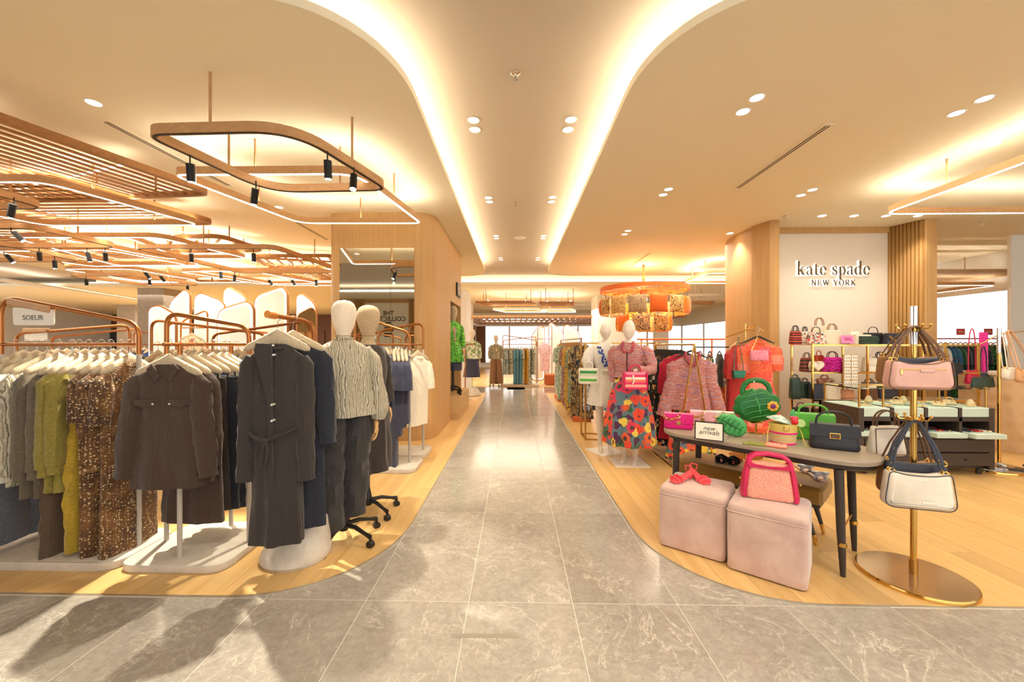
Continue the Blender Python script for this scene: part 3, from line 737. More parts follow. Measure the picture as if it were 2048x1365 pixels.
diffuser((206,240), (460,372), 'long twin slot air diffuser in the left lower ceiling behind the track loop')
diffuser((592,444), (655,480), 'twin slot air diffuser beside the oak pillar top')
diffuser((1300,506), (1262,532), 'short twin slot air diffuser above the cushion chandelier')
# ================================================================== GARMENTS, HANGERS, RACKS
LINEN = FAB('padded_linen', (190,172,142), .9, .06, 90, .2)
HOOK = M('hook_steel', (190,186,178), .25, 1.0)
def padded_hanger_mesh(hw=.2, th=.021, n=10):
    rings = []
    for i in range(17):
        x = -hw+2*hw*i/16; q = abs(x)/hw
        zt = -.068-.112*q**.95; zb = -.182-.045*q**1.4
        if q > .97: zt, zb = (zt+zb)/2+.014, (zt+zb)/2-.014
        t = th*(1 if q < .97 else .6); zc, hh = (zt+zb)/2, (zt-zb)/2
        rings.append([(x, t*cos(2*pi*k/n)*(1 if abs(cos(2*pi*k/n)) < .99 else .9), zc+hh*sin(2*pi*k/n)) for k in range(n)])
    me = mesh_of('hanger_body', MB().loft(rings))
    for p in me.polygons: p.use_smooth = True
    me.materials.append(LINEN); return me
def hook_mesh():
    pts = [(0,0,-.10),(0,0,-.045)]+[(.022*cos(a), 0, .001+.022*sin(a)) for a in [radians(-90+25*k) for k in range(0, 11)]]
    pts[2] = (0.004,0,-.026)
    me = mesh_of('hook', MB().tube(pts, .0022, 6)); me.materials.append(HOOK); return me
HB, HK = padded_hanger_mesh(), hook_mesh()
def slim_hanger_mesh(hw=.2):
    mb = MB().tube([(-hw,0,-.18),(-hw*.6,0,-.145),(-.03,0,-.10),(0,0,-.09),(.03,0,-.10),(hw*.6,0,-.145),(hw,0,-.18)], [.006,.011,.012,.012,.012,.011,.006], 8)
    me = mesh_of('hanger_body', mb); me.materials.append(M('wood_hanger', (196,150,104), .5)); return me
HS = slim_hanger_mesh()
def hanger(loc, rz, label, group, slim=False, clips=False, mat=None):
    t = thing('clothes_hanger', label, 'hanger', loc, rz, group)
    b = obj('hanger_body', HS if slim else HB, None, t); obj('hook', HK, None, t)
    if mat: b.material_slots[0].link = 'OBJECT'; b.material_slots[0].material = mat
    if clips:
        for s in (-1, 1): obj('clip', MB().box((s*.12, 0, -.235), (.022,.018,.06), bev=.003), HOOK, t)
    return t
def cloth(rings, n=34, k=7, ph=0.0, flat=1.0, cap0=True, cap1=True):
    """rings: (cx, cy, z, rx, ry, fold)"""
    rs = []
    for cx, cy, z, rx, ry, am in rings:
        r = []
        for j in range(n):
            a = 2*pi*j/n
            f = 1+am*(sin(k*a+ph)+.5*sin((k*2-1)*a+ph*2.3+z*3))
            c, s = cos(a), sin(a)
            px = abs(c)**flat*(1 if c > 0 else -1)
            r.append((cx+rx*px*(1+(f-1)*.35), cy+ry*s*f, z))
        rs.append(r)
    if n >= 28:
        fine = []
        for i in range(len(rs)-1):
            L = abs(rs[i][0][2]-rs[i+1][0][2]); m = max(1, int(L/.035))
            for q in range(m): fine.append([tuple(Vector(a).lerp(Vector(b), q/m)) for a, b in zip(rs[i], rs[i+1])])
        fine.append(rs[-1]); rs = [crumple(r, .013, ph) if 0 < i < len(fine)-1 else r for i, r in enumerate(fine)]
    return MB().loft(rs, True, cap0, cap1)
def crumple(r, k, seed):
    out = []
    for p in r:
        v = Vector((p[0]*11+seed*7, p[1]*11, p[2]*4.5-seed*3)); d = mnoise.noise(v)+.5*mnoise.noise(v*2.1)
        out.append((p[0]*(1+d*.03), p[1]+(k*d if p[1] < 0 else -k*d), p[2]))
    return out
def limb(path, rad, n=14, k=5, fold=.05, ph=0.0, ry=None):
    mb = MB(); pts = [Vector(p) for p in path]; rings = []
    for i, p in enumerate(pts):
        t = (pts[min(i+1, len(pts)-1)]-pts[max(i-1, 0)]).normalized()
        u = Vector((0,1,0)) if abs(t.y) < .8 else Vector((1,0,0)); sd = t.cross(u).normalized(); u = sd.cross(t)
        a, b = rad[i] if isinstance(rad[i], tuple) else (rad[i], rad[i])
        rings.append([p+sd*cos(2*pi*j/n)*a*(1+fold*sin(k*2*pi*j/n+ph+i*.25))+u*sin(2*pi*j/n)*b*(1+fold*sin(k*2*pi*j/n+ph+1+i*.3)) for j in range(n)])
    if n >= 14:
        fine = []
        for i in range(len(rings)-1):
            m = max(1, int((pts[i+1]-pts[i]).length/.03))
            for q in range(m): fine.append([a.lerp(b, q/m) for a, b in zip(rings[i], rings[i+1])])
        fine.append(rings[-1]); rings = []
        for r in fine:
            c = sum(r, Vector())/len(r); rings.append([c+(p-c)*(1+.16*mnoise.noise(Vector((p.x*16+ph*5, p.y*16, p.z*11)))+.10*mnoise.noise(Vector((p.x*34, p.y*34+ph, p.z*24)))) for p in r])
    return mb.loft(rings)
def shirt(label, mat, loc, rz=0, cat='shirt', group=None, name='shirt', L=.85, hem=.23, dep=.055, sh=.205, sl=.6, sw=.066, collar='shirt', n=34, fold=.1, ph=None, buttons=0, pockets=False, cuff=None, flare=None, thick=None, bmat=None, spread=.025, cmat=None, belt=None, sleeve_end=None):
    ph = R.uniform(0, 6) if ph is None else ph
    t = thing(name, label, cat, loc, rz, group)
    z0 = -.142; rings = [(0,0,z0,.075,.03,0),(0,0,z0-.012,.092,.032,0),(0,0,z0-.045,sh*.66,.036,0),(0,0,z0-.075,sh*.93,.04,.0),(0,0,z0-.11,sh*1.03,.046,.02)]
    m = 7 if n > 20 else 4
    for i in range(1, m+1):
        q = i/m; z = z0-.11-(L-.215+.105)*q
        w = sh*1.0+(hem-sh)*q
        if flare: w = sh*.95+(flare[0]-sh*.95)*min(1, q/flare[2]) if q < flare[2] else flare[0]+(hem-flare[0])*((q-flare[2])/(1-flare[2]))
        rings.append((0.006*sin(q*5+ph), 0, z, w, .046+(dep-.046)*q**.7, fold*q**1.1))
    obj('body', cloth(rings, n, 6 if n > 20 else 4, ph, .9), mat, t)
    if sl:
        for s in (-1, 1):
            sx = sh*1.0; e = [(s*(sh*.86), 0, z0-.085), (s*(sh*.97), -.004, z0-.13), (s*sx, -.010, z0-.09-sl*.35), (s*(sx+spread*.6), -.016, z0-.09-sl*.7), (s*(sx+spread), -.018, z0-.09-sl)]
            se = sleeve_end or sw*.8
            o = obj('sleeve', limb(e, [(.035,.035),(sw*.95,.042),(sw,.05),(sw*.95,.048),(se,.045)], 14 if n > 20 else 8, 4, .07, ph+s), mat, t)
            if cuff: obj('cuff', MB().tube([(s*(sx+spread), -.018, z0-.09-sl-.0+.01), (s*(sx+spread+.004), -.018, z0-.09-sl-.055)], [cuff, cuff*.95], 12, ry=[.035,.033]), mat, t)
    if collar == 'shirt':
        for s in (-1, 1):
            obj('collar', MB().slab([(s*.066, z0+.006), (s*.012, z0-.075), (s*.045, z0-.115), (s*.098, z0-.028)][::s], -.056, -.044, .003), cmat or mat, t)
    elif collar == 'band':
        obj('collar', MB().tube([(.066*cos(a), -.012+.042*sin(a), z0-.012+.018*sin(a)) for a in [2*pi*k/16 for k in range(16)]], .009, 6, True), cmat or mat, t)
    for i in range(buttons):
        obj('button', MB().cyl((0, -.05-dep*.25*i/max(1,buttons), z0-.1-i*.11), (0, -.062-dep*.3*i/max(1,buttons), z0-.1-i*.11), .006, 8), bmat or M('pearl_button', (226,220,210), .3), t)
    if pockets:
        for s in (-1, 1):
            obj('pocket_flap', MB().slab([(s*.045, z0-.225), (s*.165, z0-.225), (s*.165, z0-.255), (s*.105, z0-.272), (s*.045, z0-.255)][::s], -.064, -.05, .003), mat, t)
            obj('button', MB().cyl((s*.05, -.062, z0-.25), (s*.05, -.068, z0-.25), .006, 8), bmat or M('pearl_button', (226,220,210), .3), t)
    if belt: obj('belt', cloth([(0,0,z0-belt+.018, .8*sh, .055, .05),(0,0,z0-belt-.018,.8*sh,.055,.05)], 24, 5, ph), cmat or mat, t)
    return t
def trousers(label, mat, loc, rz=0, group=None, z0=-.255, L=1.1, w=.2, hemw=.11, name='trousers', n=16, fold=.07, dep=.045):
    t = thing(name, label, 'trousers', loc, rz, group); ph = R.uniform(0, 6)
    obj('waistband', cloth([(0,0,z0,w*.9,.022,0),(0,0,z0-.045,w*.95,.026,.02)], 24, 5, ph), mat, t)
    for s in (-1, 1):
        ps = [(s*w*.47, 0, z0-.03), (s*w*.48, 0, z0-.2), (s*w*.5, 0, z0-L*.6), (s*w*.52, 0, z0-L)]
        obj('trouser_leg', limb(ps, [(w*.5,.03),(w*.54,dep),(hemw*1.02,dep*.9),(hemw,dep*.8)], n, 5, fold, ph+s), mat, t)
    return t
def skirt(label, mat, loc, rz=0, group=None, z0=-.255, L=.7, w=.16, hem=.24, dep=.07, name='skirt', n=30, fold=.12):
    t = thing(name, label, 'skirt', loc, rz, group); ph = R.uniform(0, 6)
    obj('waistband', cloth([(0,0,z0,w,.03,0),(0,0,z0-.04,w*1.03,.034,.02)], n, 5, ph), mat, t)
    obj('panel', cloth([(0,0,z0-.035-(L-.035)*q, w*1.02+(hem-w)*q, .034+(dep-.034)*q, fold*q) for q in (0,.2,.4,.6,.8,1)], n, 7, ph), mat, t)
    return t

def base_slab(poly, z0, z1, mat, r, parent, name='base'):
    pts = fillet([(p[0], p[1], 0) for p in poly], r, 7); c = sum(pts, Vector())/len(pts)
    rings = []
    for z, k in ((z0, .012), (z0+.004, .004), (z0+.012, 0), (z1-.012, 0), (z1-.004, .003), (z1, .012)):
        rings.append([(p.x+(c.x-p.x)*k/max(.1, (c-p).length), p.y+(c.y-p.y)*k/max(.1, (c-p).length), z) for p in pts])
    return obj(name, MB().loft(rings), mat, parent)
def loop_frame(t, a, b, za, zb, rail=1.5, r=.016, rr=.0125, z0=.05, rad=.1, split=1.43, topmat=COPPER, lowmat=GREYTUBE, rails=True):
    """upright loop between the posts a and b (x, y) with a slanting top from height za to zb"""
    a, b = Vector((a[0], a[1], 0)), Vector((b[0], b[1], 0)); U = Vector((0,0,1))
    p = fillet([a+U*split, a+U*za, b+U*zb, b+U*split], rad, 8, False)
    obj('top_loop', MB().tube(p, r, 12), topmat, t)
    for q in (a, b): obj('post', MB().cyl(q+U*z0, q+U*(split+.002), r*.98, 12), lowmat, t)
    if rails: obj('rail', MB().cyl(a+U*rail, b+U*rail, rr, 10), topmat, t)
# ------------------------------------------------ rack A (front left)
DENIM = FAB('denim', (70,78,92), .9, .16, 120); DENIM2 = FAB('denim_grey', (92,96,104), .9, .16, 120)
WHITEC = FAB('white_cotton', (232,226,214), .9, .05, 60); PYTHON = None
def python_print():
    m = M('python_print', (190,178,150), .45, sheen=.1); t = NT(m); v = t.coord()
    w = t.n('ShaderNodeTexWave', wave_type='BANDS', bands_direction='X'); w.inputs['Scale'].default_value = 11; w.inputs['Distortion'].default_value = 6; w.inputs['Detail'].default_value = 4; w.inputs['Detail Scale'].default_value = 1.7
    mp = t.n('ShaderNodeMapping'); mp.inputs['Scale'].default_value = (1, .6, .45); t.l(v, mp.inputs[0]); t.l(mp.outputs[0], w.inputs['Vector'])
    c = t.ramp(w.outputs['Fac'], [(.0, (84,76,60)), (.06, (160,148,122)), (.4, (206,198,174)), (.75, (184,174,150)), (1, (150,138,114))])
    t.col(c); a = t.noise(v, 9, 4, .65, 1.0); t.bump(t.math('ADD', a, t.math('MULTIPLY', w.outputs['Fac'], .2)), .9, .02); return m
PYTHON = python_print()
TAUPE = FAB('taupe_wool', (104,93,76), .9, .1, 80); OLIVE = FAB('olive_linen', (138,124,52), .85, .1, 70); MUST = FAB('mustard_linen', (172,142,40), .85, .1, 70)
DKBRN = FAB('dark_brown_wool', (70,53,43), .95, .14, 160, .4); CHAR = FAB('charcoal_wool', (58,48,42), .9, .12, 90); NAVY = FAB('dark_navy', (36,38,48), .9, .15, 90)
TROUS = FAB('brown_twill', (92,74,58), .9, .1, 90)
def tweed_gold():
    m = M('gold_fleck_tweed', (98,66,38), .8, sheen=.15); t = NT(m); v = t.coord((62,62,74))
    o = t.n('ShaderNodeTexVoronoi'); o.inputs['Scale'].default_value = 1; o.inputs['Randomness'].default_value = .65; t.l(v, o.inputs['Vector'])
    a = t.noise(t.coord((9,9,9)), 1, 3); c = t.ramp(a, [(.35, (70,44,26)), (.65, (128,88,48))])
    c = t.mix(t.ramp(o.outputs['Distance'], [(.22, (255,255,255)), (.44, (0,0,0))]), c, t.ramp(o.outputs['Color'], [(0, (220,194,146)), (.42, (168,124,74)), (.72, (110,74,42))], 'CONSTANT'))
    t.col(c); t.bump(o.outputs['Distance'], .5, .004); return m
GTWEED = tweed_gold()
LFT = 'hangers on the front left rack'
ra = thing('clothes_rack', 'front left clothes rack with copper loop, card sign and cream stone base', 'clothes rack', (-3.2, 2.80, 0))
o = Vector((-3.2, 2.80, 0))
base_slab([(-1.25,-.25),(.575,-.25),(.575,.26),(-1.25,.26)], .005, .062, CONC, .12, ra)
loop_frame(ra, (-.52,0), (.50,0), 1.85, 1.65, 1.5, z0=.06, rad=.12)
# card sign gripped on the loop
cs = thing('card_sign', 'white card sign on a copper clamp over the front left rack, black capitals', 'sign', (-3.40, 2.80, 1.70))
ca, cb = PY(20, 603, 2.80), PY(105, 620, 2.80)
an = atan2(cb.z-ca.z, cb.x-ca.x)
cl = MB().box((0,0,0), ((cb-ca).length, .05, .05), bev=.006); cl.xf(Matrix.Translation((ca+cb)/2-Vector((-3.40,2.80,1.70))) @ Matrix.Rotation(-an, 4, 'Y'))
obj('clamp', cl, BRONZE, cs)
k1, k2 = PY(27, 615, 2.795)-Vector((-3.40,2.80,1.70)), PY(110, 651, 2.795)-Vector((-3.40,2.80,1.70))
CARD = M('white_card', (240,234,222), .6)
obj('card', MB().slab([(p.x, p.y) for p in fillet([(k1.x,k1.z,0),(k2.x,k1.z-.02,0),(k2.x,k2.z,0),(k1.x+.008,k2.z,0)], .02, 4)], -.012, -.004), CARD, cs, False)
text('lettering', 'SOEUR', .05, ((k1.x+k2.x)/2, -.0135, (k1.z+k2.z)/2-.012), M('grey_ink', (110,104,96), .6), cs, .0006)
q_ = PY(69, 660, 4.33); cs2 = thing('card_sign', 'second blank white card hanging on the rack behind the front left card sign', 'sign', (q_.x, 4.345, 1.66))
obj('card', MB().slab([(p.x, p.y) for p in fillet([(-.13,-.01,0),(.13,-.01,0),(.13,-.12,0),(-.13,-.12,0)], .015, 4)][::-1], -.004, .004), CARD, cs2, False); obj('clamp', MB().box((0,0,.0),(.27,.045,.045),bev=.005), BRONZE, cs2)
XA = [-2.765, -2.83, -2.90, -2.98, -3.06, -3.13, -3.20, -3.28, -3.37, -3.45, -3.53, -3.62]
E = pi/2
def onA(i, f, lab, *a, **k):
    x = XA[i]; dy = R.uniform(-.01, .01); rz = E+R.uniform(-.06, .06)
    hanger((x, 2.80+dy, 1.5125), rz, 'cream padded hanger, '+ordn[i]+' from the aisle end of the front left rack', LFT, clips=(f is trousers))
    return f(lab+', '+ordn[i]+' from the aisle end of front left rack', *a, (x, 2.80+dy, 1.5125), rz, **k)
onA(0, shirt, 'long brown fleck tweed dress', GTWEED, cat='dress', name='dress', L=1.42, hem=.21, dep=.06, sl=.32, sw=.075, collar='band', group='brown tweed dresses')
onA(1, shirt, 'brown fleck tweed top with elbow sleeves', GTWEED, cat='top', name='tweed_top', L=.72, hem=.25, dep=.05, sl=.36, sw=.085, collar='band')
onA(2, shirt, 'brown fleck tweed dress behind the top', GTWEED, cat='dress', name='dress', L=1.38, hem=.2, dep=.06, sl=.3, sw=.07, collar='band')
onA(3, trousers, 'mustard yellow linen trousers', MUST, L=1.16, w=.2, hemw=.12)
onA(4, shirt, 'olive green linen shirt with long sleeves', OLIVE, L=.86, sl=.58, cuff=.042, collar='band', hem=.22)
onA(5, shirt, 'olive green linen overshirt', OLIVE, L=.86, sl=.60, cuff=.042, collar='band', hem=.22)
onA(6, shirt, 'taupe wool shirt', TAUPE, L=.9, sl=.62, cuff=.042, collar='band', hem=.22)
onA(7, shirt, 'taupe wool overshirt', TAUPE, L=.9, sl=.63, cuff=.042, collar='band', hem=.22)
onA(8, shirt, 'snake print grey beige blouse', PYTHON, cat='blouse', name='blouse', L=.82, sl=.6, cuff=.04, collar='band', hem=.22)
onA(9, shirt, 'white cotton shirt', WHITEC, L=.8, sl=.56, sw=.075, cuff=.042, collar='band', hem=.23)
onA(10, trousers, 'grey denim trousers', DENIM2, L=1.13, w=.2, hemw=.115)
onA(11, trousers, 'blue grey denim trousers', DENIM, L=1.13, w=.2, hemw=.115)
tz = trousers('dark brown twill trousers hanging between the olive and taupe shirts', TROUS, (-3.165, 2.78, 1.5), E, L=1.2, w=.18, hemw=.1)
hanger((-3.165, 2.78, 1.5125), E, 'cream padded hanger holding dark brown trousers on the front left rack', LFT, clips=True)
# ------------------------------------------------ rack B (four post cross rack)
rb = thing('clothes_rack', 'four post copper clothes rack on a square cream base, holding brown shirts', 'clothes rack', (-2.26, 2.87, 0))
base_slab([(-.36,-.33),(.36,-.33),(.36,.32),(-.36,.32)], .005, .062, CONC, .11, rb)
loop_frame(rb, (-.30,0), (.315,0), 1.735, 1.63, 1.5, z0=.06, rad=.09)
U = Vector((0,0,1))
for y in (-.235, .25): obj('post', MB().cyl((0,y,.06), (0,y,1.43), .0155, 12), GREYTUBE, rb); obj('post', MB().cyl((0,y,1.43), (0,y,1.5), .0158, 12), COPPER, rb, True).name = 'post_top'
obj('rail', MB().cyl((0,-.36,1.5), (0,.33,1.5), .0125, 10), COPPER, rb)
GB = 'hangers on the four post rack'
def onB(y, lab, f, *a, rz=0.0, dx=0.0, **k):
    hanger((-2.26+dx, y, 1.5125), rz, 'cream padded hanger of the '+lab, GB, clips=f is not shirt)
    return f(lab+' on the four post rack', *a, (-2.26+dx, y, 1.5125), rz, **k)
onB(2.55, 'front brown wool shirt with chest pockets', shirt, DKBRN, L=.80, sl=.64, sw=.07, hem=.225, dep=.06, collar='shirt', pockets=True, rz=.10, dx=.0, fold=.14, spread=.05)
onB(2.66, 'second brown wool shirt', shirt, DKBRN, L=.80, sl=.60, sw=.068, hem=.225, dep=.05, collar='shirt', pockets=True, rz=-.05, fold=.14, spread=.03)
onB(2.75, 'brown wool skirt', skirt, DKBRN, L=1.0, w=.17, hem=.22, dep=.05)
onB(2.83, 'darker brown wool skirt', skirt, CHAR, L=.95, w=.17, hem=.2, dep=.05)
onB(2.93, 'dark navy trousers', trousers, NAVY, L=.98, w=.2, hemw=.1)
onB(3.01, 'dark navy denim trousers', trousers, NAVY, L=1.0, w=.2, hemw=.1)
onB(3.08, 'navy wool trousers at the back', trousers, NAVY, L=.95, w=.2, hemw=.1)
# ------------------------------------------------ coat stand with the black coats
PX, PYY = -1.49, 2.80
st = thing('coat_stand', 'copper single arm coat stand on a sculpted cream stone foot', 'coat stand', (PX, PYY, 0))
rings = []
for z, rx, ry, ox, oy in ((.005,.215,.20,-.05,-.03),(.03,.232,.215,-.05,-.03),(.07,.228,.21,-.045,-.025),(.14,.200,.185,-.03,-.015),(.21,.168,.155,-.01,-.0),(.27,.138,.128,.01,.01),(.295,.122,.112,.018,.014),(.305,.105,.096,.02,.015)):
    rings.append([(ox+rx*cos(2*pi*k/28), oy+ry*sin(2*pi*k/28), z-(.02*cos(2*pi*k/28-.3) if z > .2 else 0)) for k in range(28)])
obj('foot', MB().loft(rings), CONC, st)
obj('post', MB().cyl((.02,.02,.28), (.02,.02,1.45), .016, 12), GREYTUBE, st)
obj('arm', MB().tube(fillet([(.02,.02,1.44),(.03,.02,1.66),(-.03,-.36,1.685)], .10, 8, False), .0165, 12), COPPER, st)
obj('end_cap', MB().tube([(-.0235,-.32,1.6829),(-.033,-.385,1.6866)], [.024,.024], 16), M('orange_cap', (214,140,62), .35, .6), st)
BLKC = FAB('black_brown_coat', (50,42,38), .75, .1, 110, .35)
c = shirt('long black collarless coat dress with tied belt on the copper coat stand', BLKC, (PX-.04, PYY-.27, 1.645), .10, 'coat', None, 'coat', L=1.27, hem=.165, dep=.08, sh=.178, sl=.78, sw=.055, collar='band', fold=.18, spread=.006, flare=(.140, 0, .52), sleeve_end=.056)
for z in (-.15,-.21,-.52,-.62,-.73): obj('button', MB().cyl((.01 if z < -.16 else .0,-.05,z), (.01,-.075-.02*(z < -.4),z), .007, 8), M('pearl_button', (226,220,210), .3), c)
obj('placket', MB().slab([(-.09,-.135),(.0,-.14),(.012,-1.24),(-.012,-1.25),(-.02,-.5),(-.10,-.18)], -.085, -.06, .004), BLKC, c)
obj('belt', MB().tube([(-.16,-.03,-.69),(-.11,-.085,-.715),(-.02,-.1,-.74),(.08,-.09,-.70),(.16,-.03,-.665)], [.01]*5, 8), BLKC, c)
obj('belt_tie', MB().tube([(-.02,-.1,-.735),(-.035,-.115,-.80),(-.05,-.11,-.9)], [.007,.008,.006], 8).tube([(-.02,-.1,-.735),(.0,-.12,-.8),(-.012,-.12,-.87)], [.007,.008,.006], 8), BLKC, c)
hanger((PX-.04, PYY-.27, 1.675), .10, 'cream padded hanger in the neck of the front black coat', 'hangers on the coat stand')
shirt('dark navy coat hanging close behind the front black coat', NAVY, (PX+.0, PYY-.16, 1.67), .15, 'coat', None, 'coat', L=1.25, hem=.2, dep=.05, sl=.6, collar='band')
hanger((PX+.0, PYY-.16, 1.67), .15, 'cream padded hanger inside the navy coat on the coat stand', 'hangers on the coat stand')

# ================================================================== MANNEQUINS
def skin(name, verts, edges, rad, mat, parent, root=0, sub=2):
    me = bpy.data.meshes.new(name); me.from_pydata([tuple(v) for v in verts], edges, []); o = bpy.data.objects.new(name, me); COL.objects.link(o)
    o.modifiers.new('skin', 'SKIN'); s = o.modifiers.new('sub', 'SUBSURF'); s.levels = sub; s.render_levels = sub
    d = me.skin_vertices[0].data
    for i, r in enumerate(rad): d[i].radius = r if isinstance(r, tuple) else (r, r); d[i].use_root = (i == root)
    dg = bpy.context.evaluated_depsgraph_get(); m2 = bpy.data.meshes.new_from_object(o.evaluated_get(dg)); bpy.data.objects.remove(o)
    for p in m2.polygons: p.use_smooth = True
    m2.materials.clear(); m2.materials.append(mat); o = bpy.data.objects.new(name, m2); COL.objects.link(o)
    if parent: o.parent = parent
    return o
def hand_mesh(mat, side=1, curl=.5):
    """hand hanging from the wrist at the origin, fingers down (-z), palm facing -x*side, thumb to -y"""
    s = side; v = [(0,0,0),(0,0,-.045),(0,-.0,-.085)]; e = [(0,1),(1,2)]; r = [(.022,.019),(.020,.032),(.017,.038)]
    for k, (y, L) in enumerate(((-.030,.068),(-.010,.078),(.011,.073),(.030,.058))):
        b = len(v); c1 = curl*.5
        v += [(0, y*.9, -.088), (-s*L*.10*curl*2, y*1.05, -.092-L*.45), (-s*L*.35*curl*1.6, y*1.1, -.09-L*.80), (-s*L*.6*curl*1.5, y*1.1, -.088-L*1.0)]
        e += [(2,b),(b,b+1),(b+1,b+2),(b+2,b+3)]; r += [.0095,.0088,.008,.0068]
    b = len(v); v += [(-s*.006,-.030,-.045), (-s*.018,-.050,-.075), (-s*.024,-.056,-.103)]; e += [(1,b),(b,b+1),(b+1,b+2)]; r += [.013,.0098,.0075]
    o = skin('hand', v, e, r, mat, None, 0, 1); return o
def put_hand(mat, parent, loc, side=1, rot=(0,0,0), curl=.5):
    o = hand_mesh(mat, side, curl); o.parent = parent; o.location = loc; o.rotation_euler = rot; return o
def egg_head(mat, parent, z, tilt=0.0, k=1.0):
    prof = [(.001,-.165),(.048,-.165),(.050,-.12),(.053,-.085),(.064,-.055),(.079,-.02),(.091,.03),(.096,.075),(.092,.115),(.074,.15),(.045,.168),(.001,.176)]
    mb = MB().lathe([(a*k, b*k) for a, b in prof], 26, sx=.95, sy=1.1); mb.xf(Matrix.Translation((0,0,z)) @ Matrix.Rotation(tilt, 4, 'X'))
    h = obj('head', mb, mat, parent)
    sm = MB().tube([(.0525*k*cos(a), .058*k*sin(a), z-.10*k) for a in [2*pi*i/20 for i in range(20)]], .002, 5, True)
    obj('neck_seam', sm, M('seam_thread', (120,104,84), .9), h); return h
def face_head(mat, parent, z, turn=0.0):
    n, m = 26, 20; rings = []
    for i in range(m+1):
        q = -pi/2+pi*i/m; hz = .122*sin(q); c = max(cos(q), .03)**.85
        jaw = 1-.26*max(0, -sin(q))**1.3
        r = []
        for j in range(n):
            a = 2*pi*j/n; x = .073*c*cos(a)*jaw; y = .092*c*sin(a)*(1-.12*max(0,-sin(q)))
            if sin(a) < 0:      # face side (-y)
                fx = abs(cos(a)); y *= .95
                g = lambda u, w, cu, cw, su, sw: math.exp(-((u-cu)/su)**2-((w-cw)/sw)**2)
                y -= .020*g(x, hz, 0, -.016, .011, .022)+.010*g(x, hz, 0, .004, .008, .03)
                y += .010*(g(x, hz, .028, .014, .016, .012)+g(x, hz, -.028, .014, .016, .012))
                y -= .008*g(x, hz, 0, -.062, .016, .009)+.009*g(x, hz, 0, -.1, .022, .016)
            else: y += .012*max(0, sin(q+.3))
            if abs(cos(a)) > .97: x += .008*(1 if cos(a) > 0 else -1)*math.exp(-((hz+.005)/.024)**2)
            r.append((x, y, hz))
        rings.append(r)
    mb = MB().loft(rings); mb.xf(Matrix.Translation((0,-.012,z)) @ Matrix.Rotation(turn, 4, 'Z')); return obj('head', mb, mat, parent)
CREAM = FAB('mannequin_linen', (232,216,192), .85, .05, 130, .15); LINENB = FAB('mannequin_linen_tan', (186,162,128), .9, .10, 130, .25)
HANDW = M('hand_wood', (216,168,112), .5); HANDM = M('white_gloss', (240,234,224), .28)
def caster_base(t, r=.27, n=5, a0=0.3, h=.10):
    b = obj('star_base', MB().lathe([(.03,h-.02),(.036,h),(.03,h+.06),(.018,h+.12),(.016,h+.13)], 14), BLACKP, t)
    for i in range(n):
        a = a0+2*pi*i/n; c, s = cos(a), sin(a)
        obj('base_arm', MB().tube([(c*.02,s*.02,h+.02),(c*r*.45,s*r*.45,h+.022),(c*r*.8,s*r*.8,h-.005),(c*r,s*r,h-.02)], [.017,.016,.014,.015], 8, ry=[.02,.016,.013,.02]), BLACKP, t)
        w = obj('caster', MB().tube([(c*r-s*.018,s*r+c*.018,.028),(c*r+s*.018,s*r-c*.018,.028)], [.027,.027], 14), BLACKP, t)
        obj('caster_fork', MB().cyl((c*r,s*r,.03),(c*r,s*r,h-.015),.011,8), BLACKP, w)
    obj('pole', MB().cyl((0,0,h+.1),(0,0,.95),.014,10), BLACKP, t)
def torso(t, mat, legs=False, arms=None, hip=.155):
    """continuous body: trunk, neck, arms (and legs when they show)"""
    v = [(0,0,.98),(0,0,1.08),(0,.0,1.2),(0,-.005,1.33),(0,.005,1.43),(0,.008,1.5),(0,.0,1.58)]
    r = [(.105,hip),(.085,.125),(.09,.125),(.105,.145),(.075,.12),(.05,.055),(.047,.05)]
    e = [(i,i+1) for i in range(6)]
    for s, pts in ((-1, arms[0]), (1, arms[1])):
        b = len(v); v.append((s*.155,0,1.43)); e.append((4,b)); r.append((.05,.052))
        for k, p in enumerate(pts): v.append(p); e.append((b+k,b+k+1)); r.append([.044,.040,.032,.024][min(k+(4-len(pts)), 3)])
    if legs:
        for s in (-1, 1):
            b = len(v); x = s*.085
            v += [(x,0,.90),(x*.95,-.01,.52),(x*.85,.012,.32),(x*.8,.02,.09),(x*.8,-.0,.045),(x*.85,-.09,.02),(x*.9,-.135,.016)]
            r += [.085,.056,.052,.031,.034,(.026,.03),(.014,.022)]; e += [(0,b)]+[(b+k,b+k+1) for k in range(6)]
    return skin('body', v, e, r, mat, t, 0, 2)
# blouse mannequin
m1 = thing('mannequin', 'linen headed mannequin in a snake print blouse and black trousers, front of the left pair', 'mannequin', (-1.31, 3.02, 0), radians(36))
caster_base(m1, .27, 5, .2)
torso(m1, CREAM, False, ([(-.205,-.01,1.16),(-.235,-.06,.93)], [(.205,-.0,1.16),(.225,-.05,.93)]))
egg_head(CREAM, m1, 1.665)
rings = [(0,-.0,1.545,.055,.055,0),(0,0,1.53,.085,.07,0),(0,0,1.505,.135,.085,0),(0,0,1.47,.185,.10,.01),(0,0,1.42,.205,.115,.02),(0,-.01,1.33,.195,.135,.03),(0,-.012,1.2,.205,.14,.05),(0,-.012,1.08,.225,.15,.07),(0,-.015,1.0,.245,.16,.08),(0,-.015,.965,.255,.165,.09)]
bl = obj('blouse', cloth(rings, 40, 7, .4), PYTHON, m1)
for s in (-1, 1):
    obj('blouse_sleeve', limb([(s*.15,0,1.46),(s*.205,0,1.38),(s*.232,-.01,1.2),(s*.248,-.03,1.05),(s*.245,-.06,.97),(s*.24,-.06,.915)], [.05,(.068,.075),(.07,.08),(.085,.085),(.075,.075),(.045,.05)], 16, 5, .06, s), PYTHON, bl)
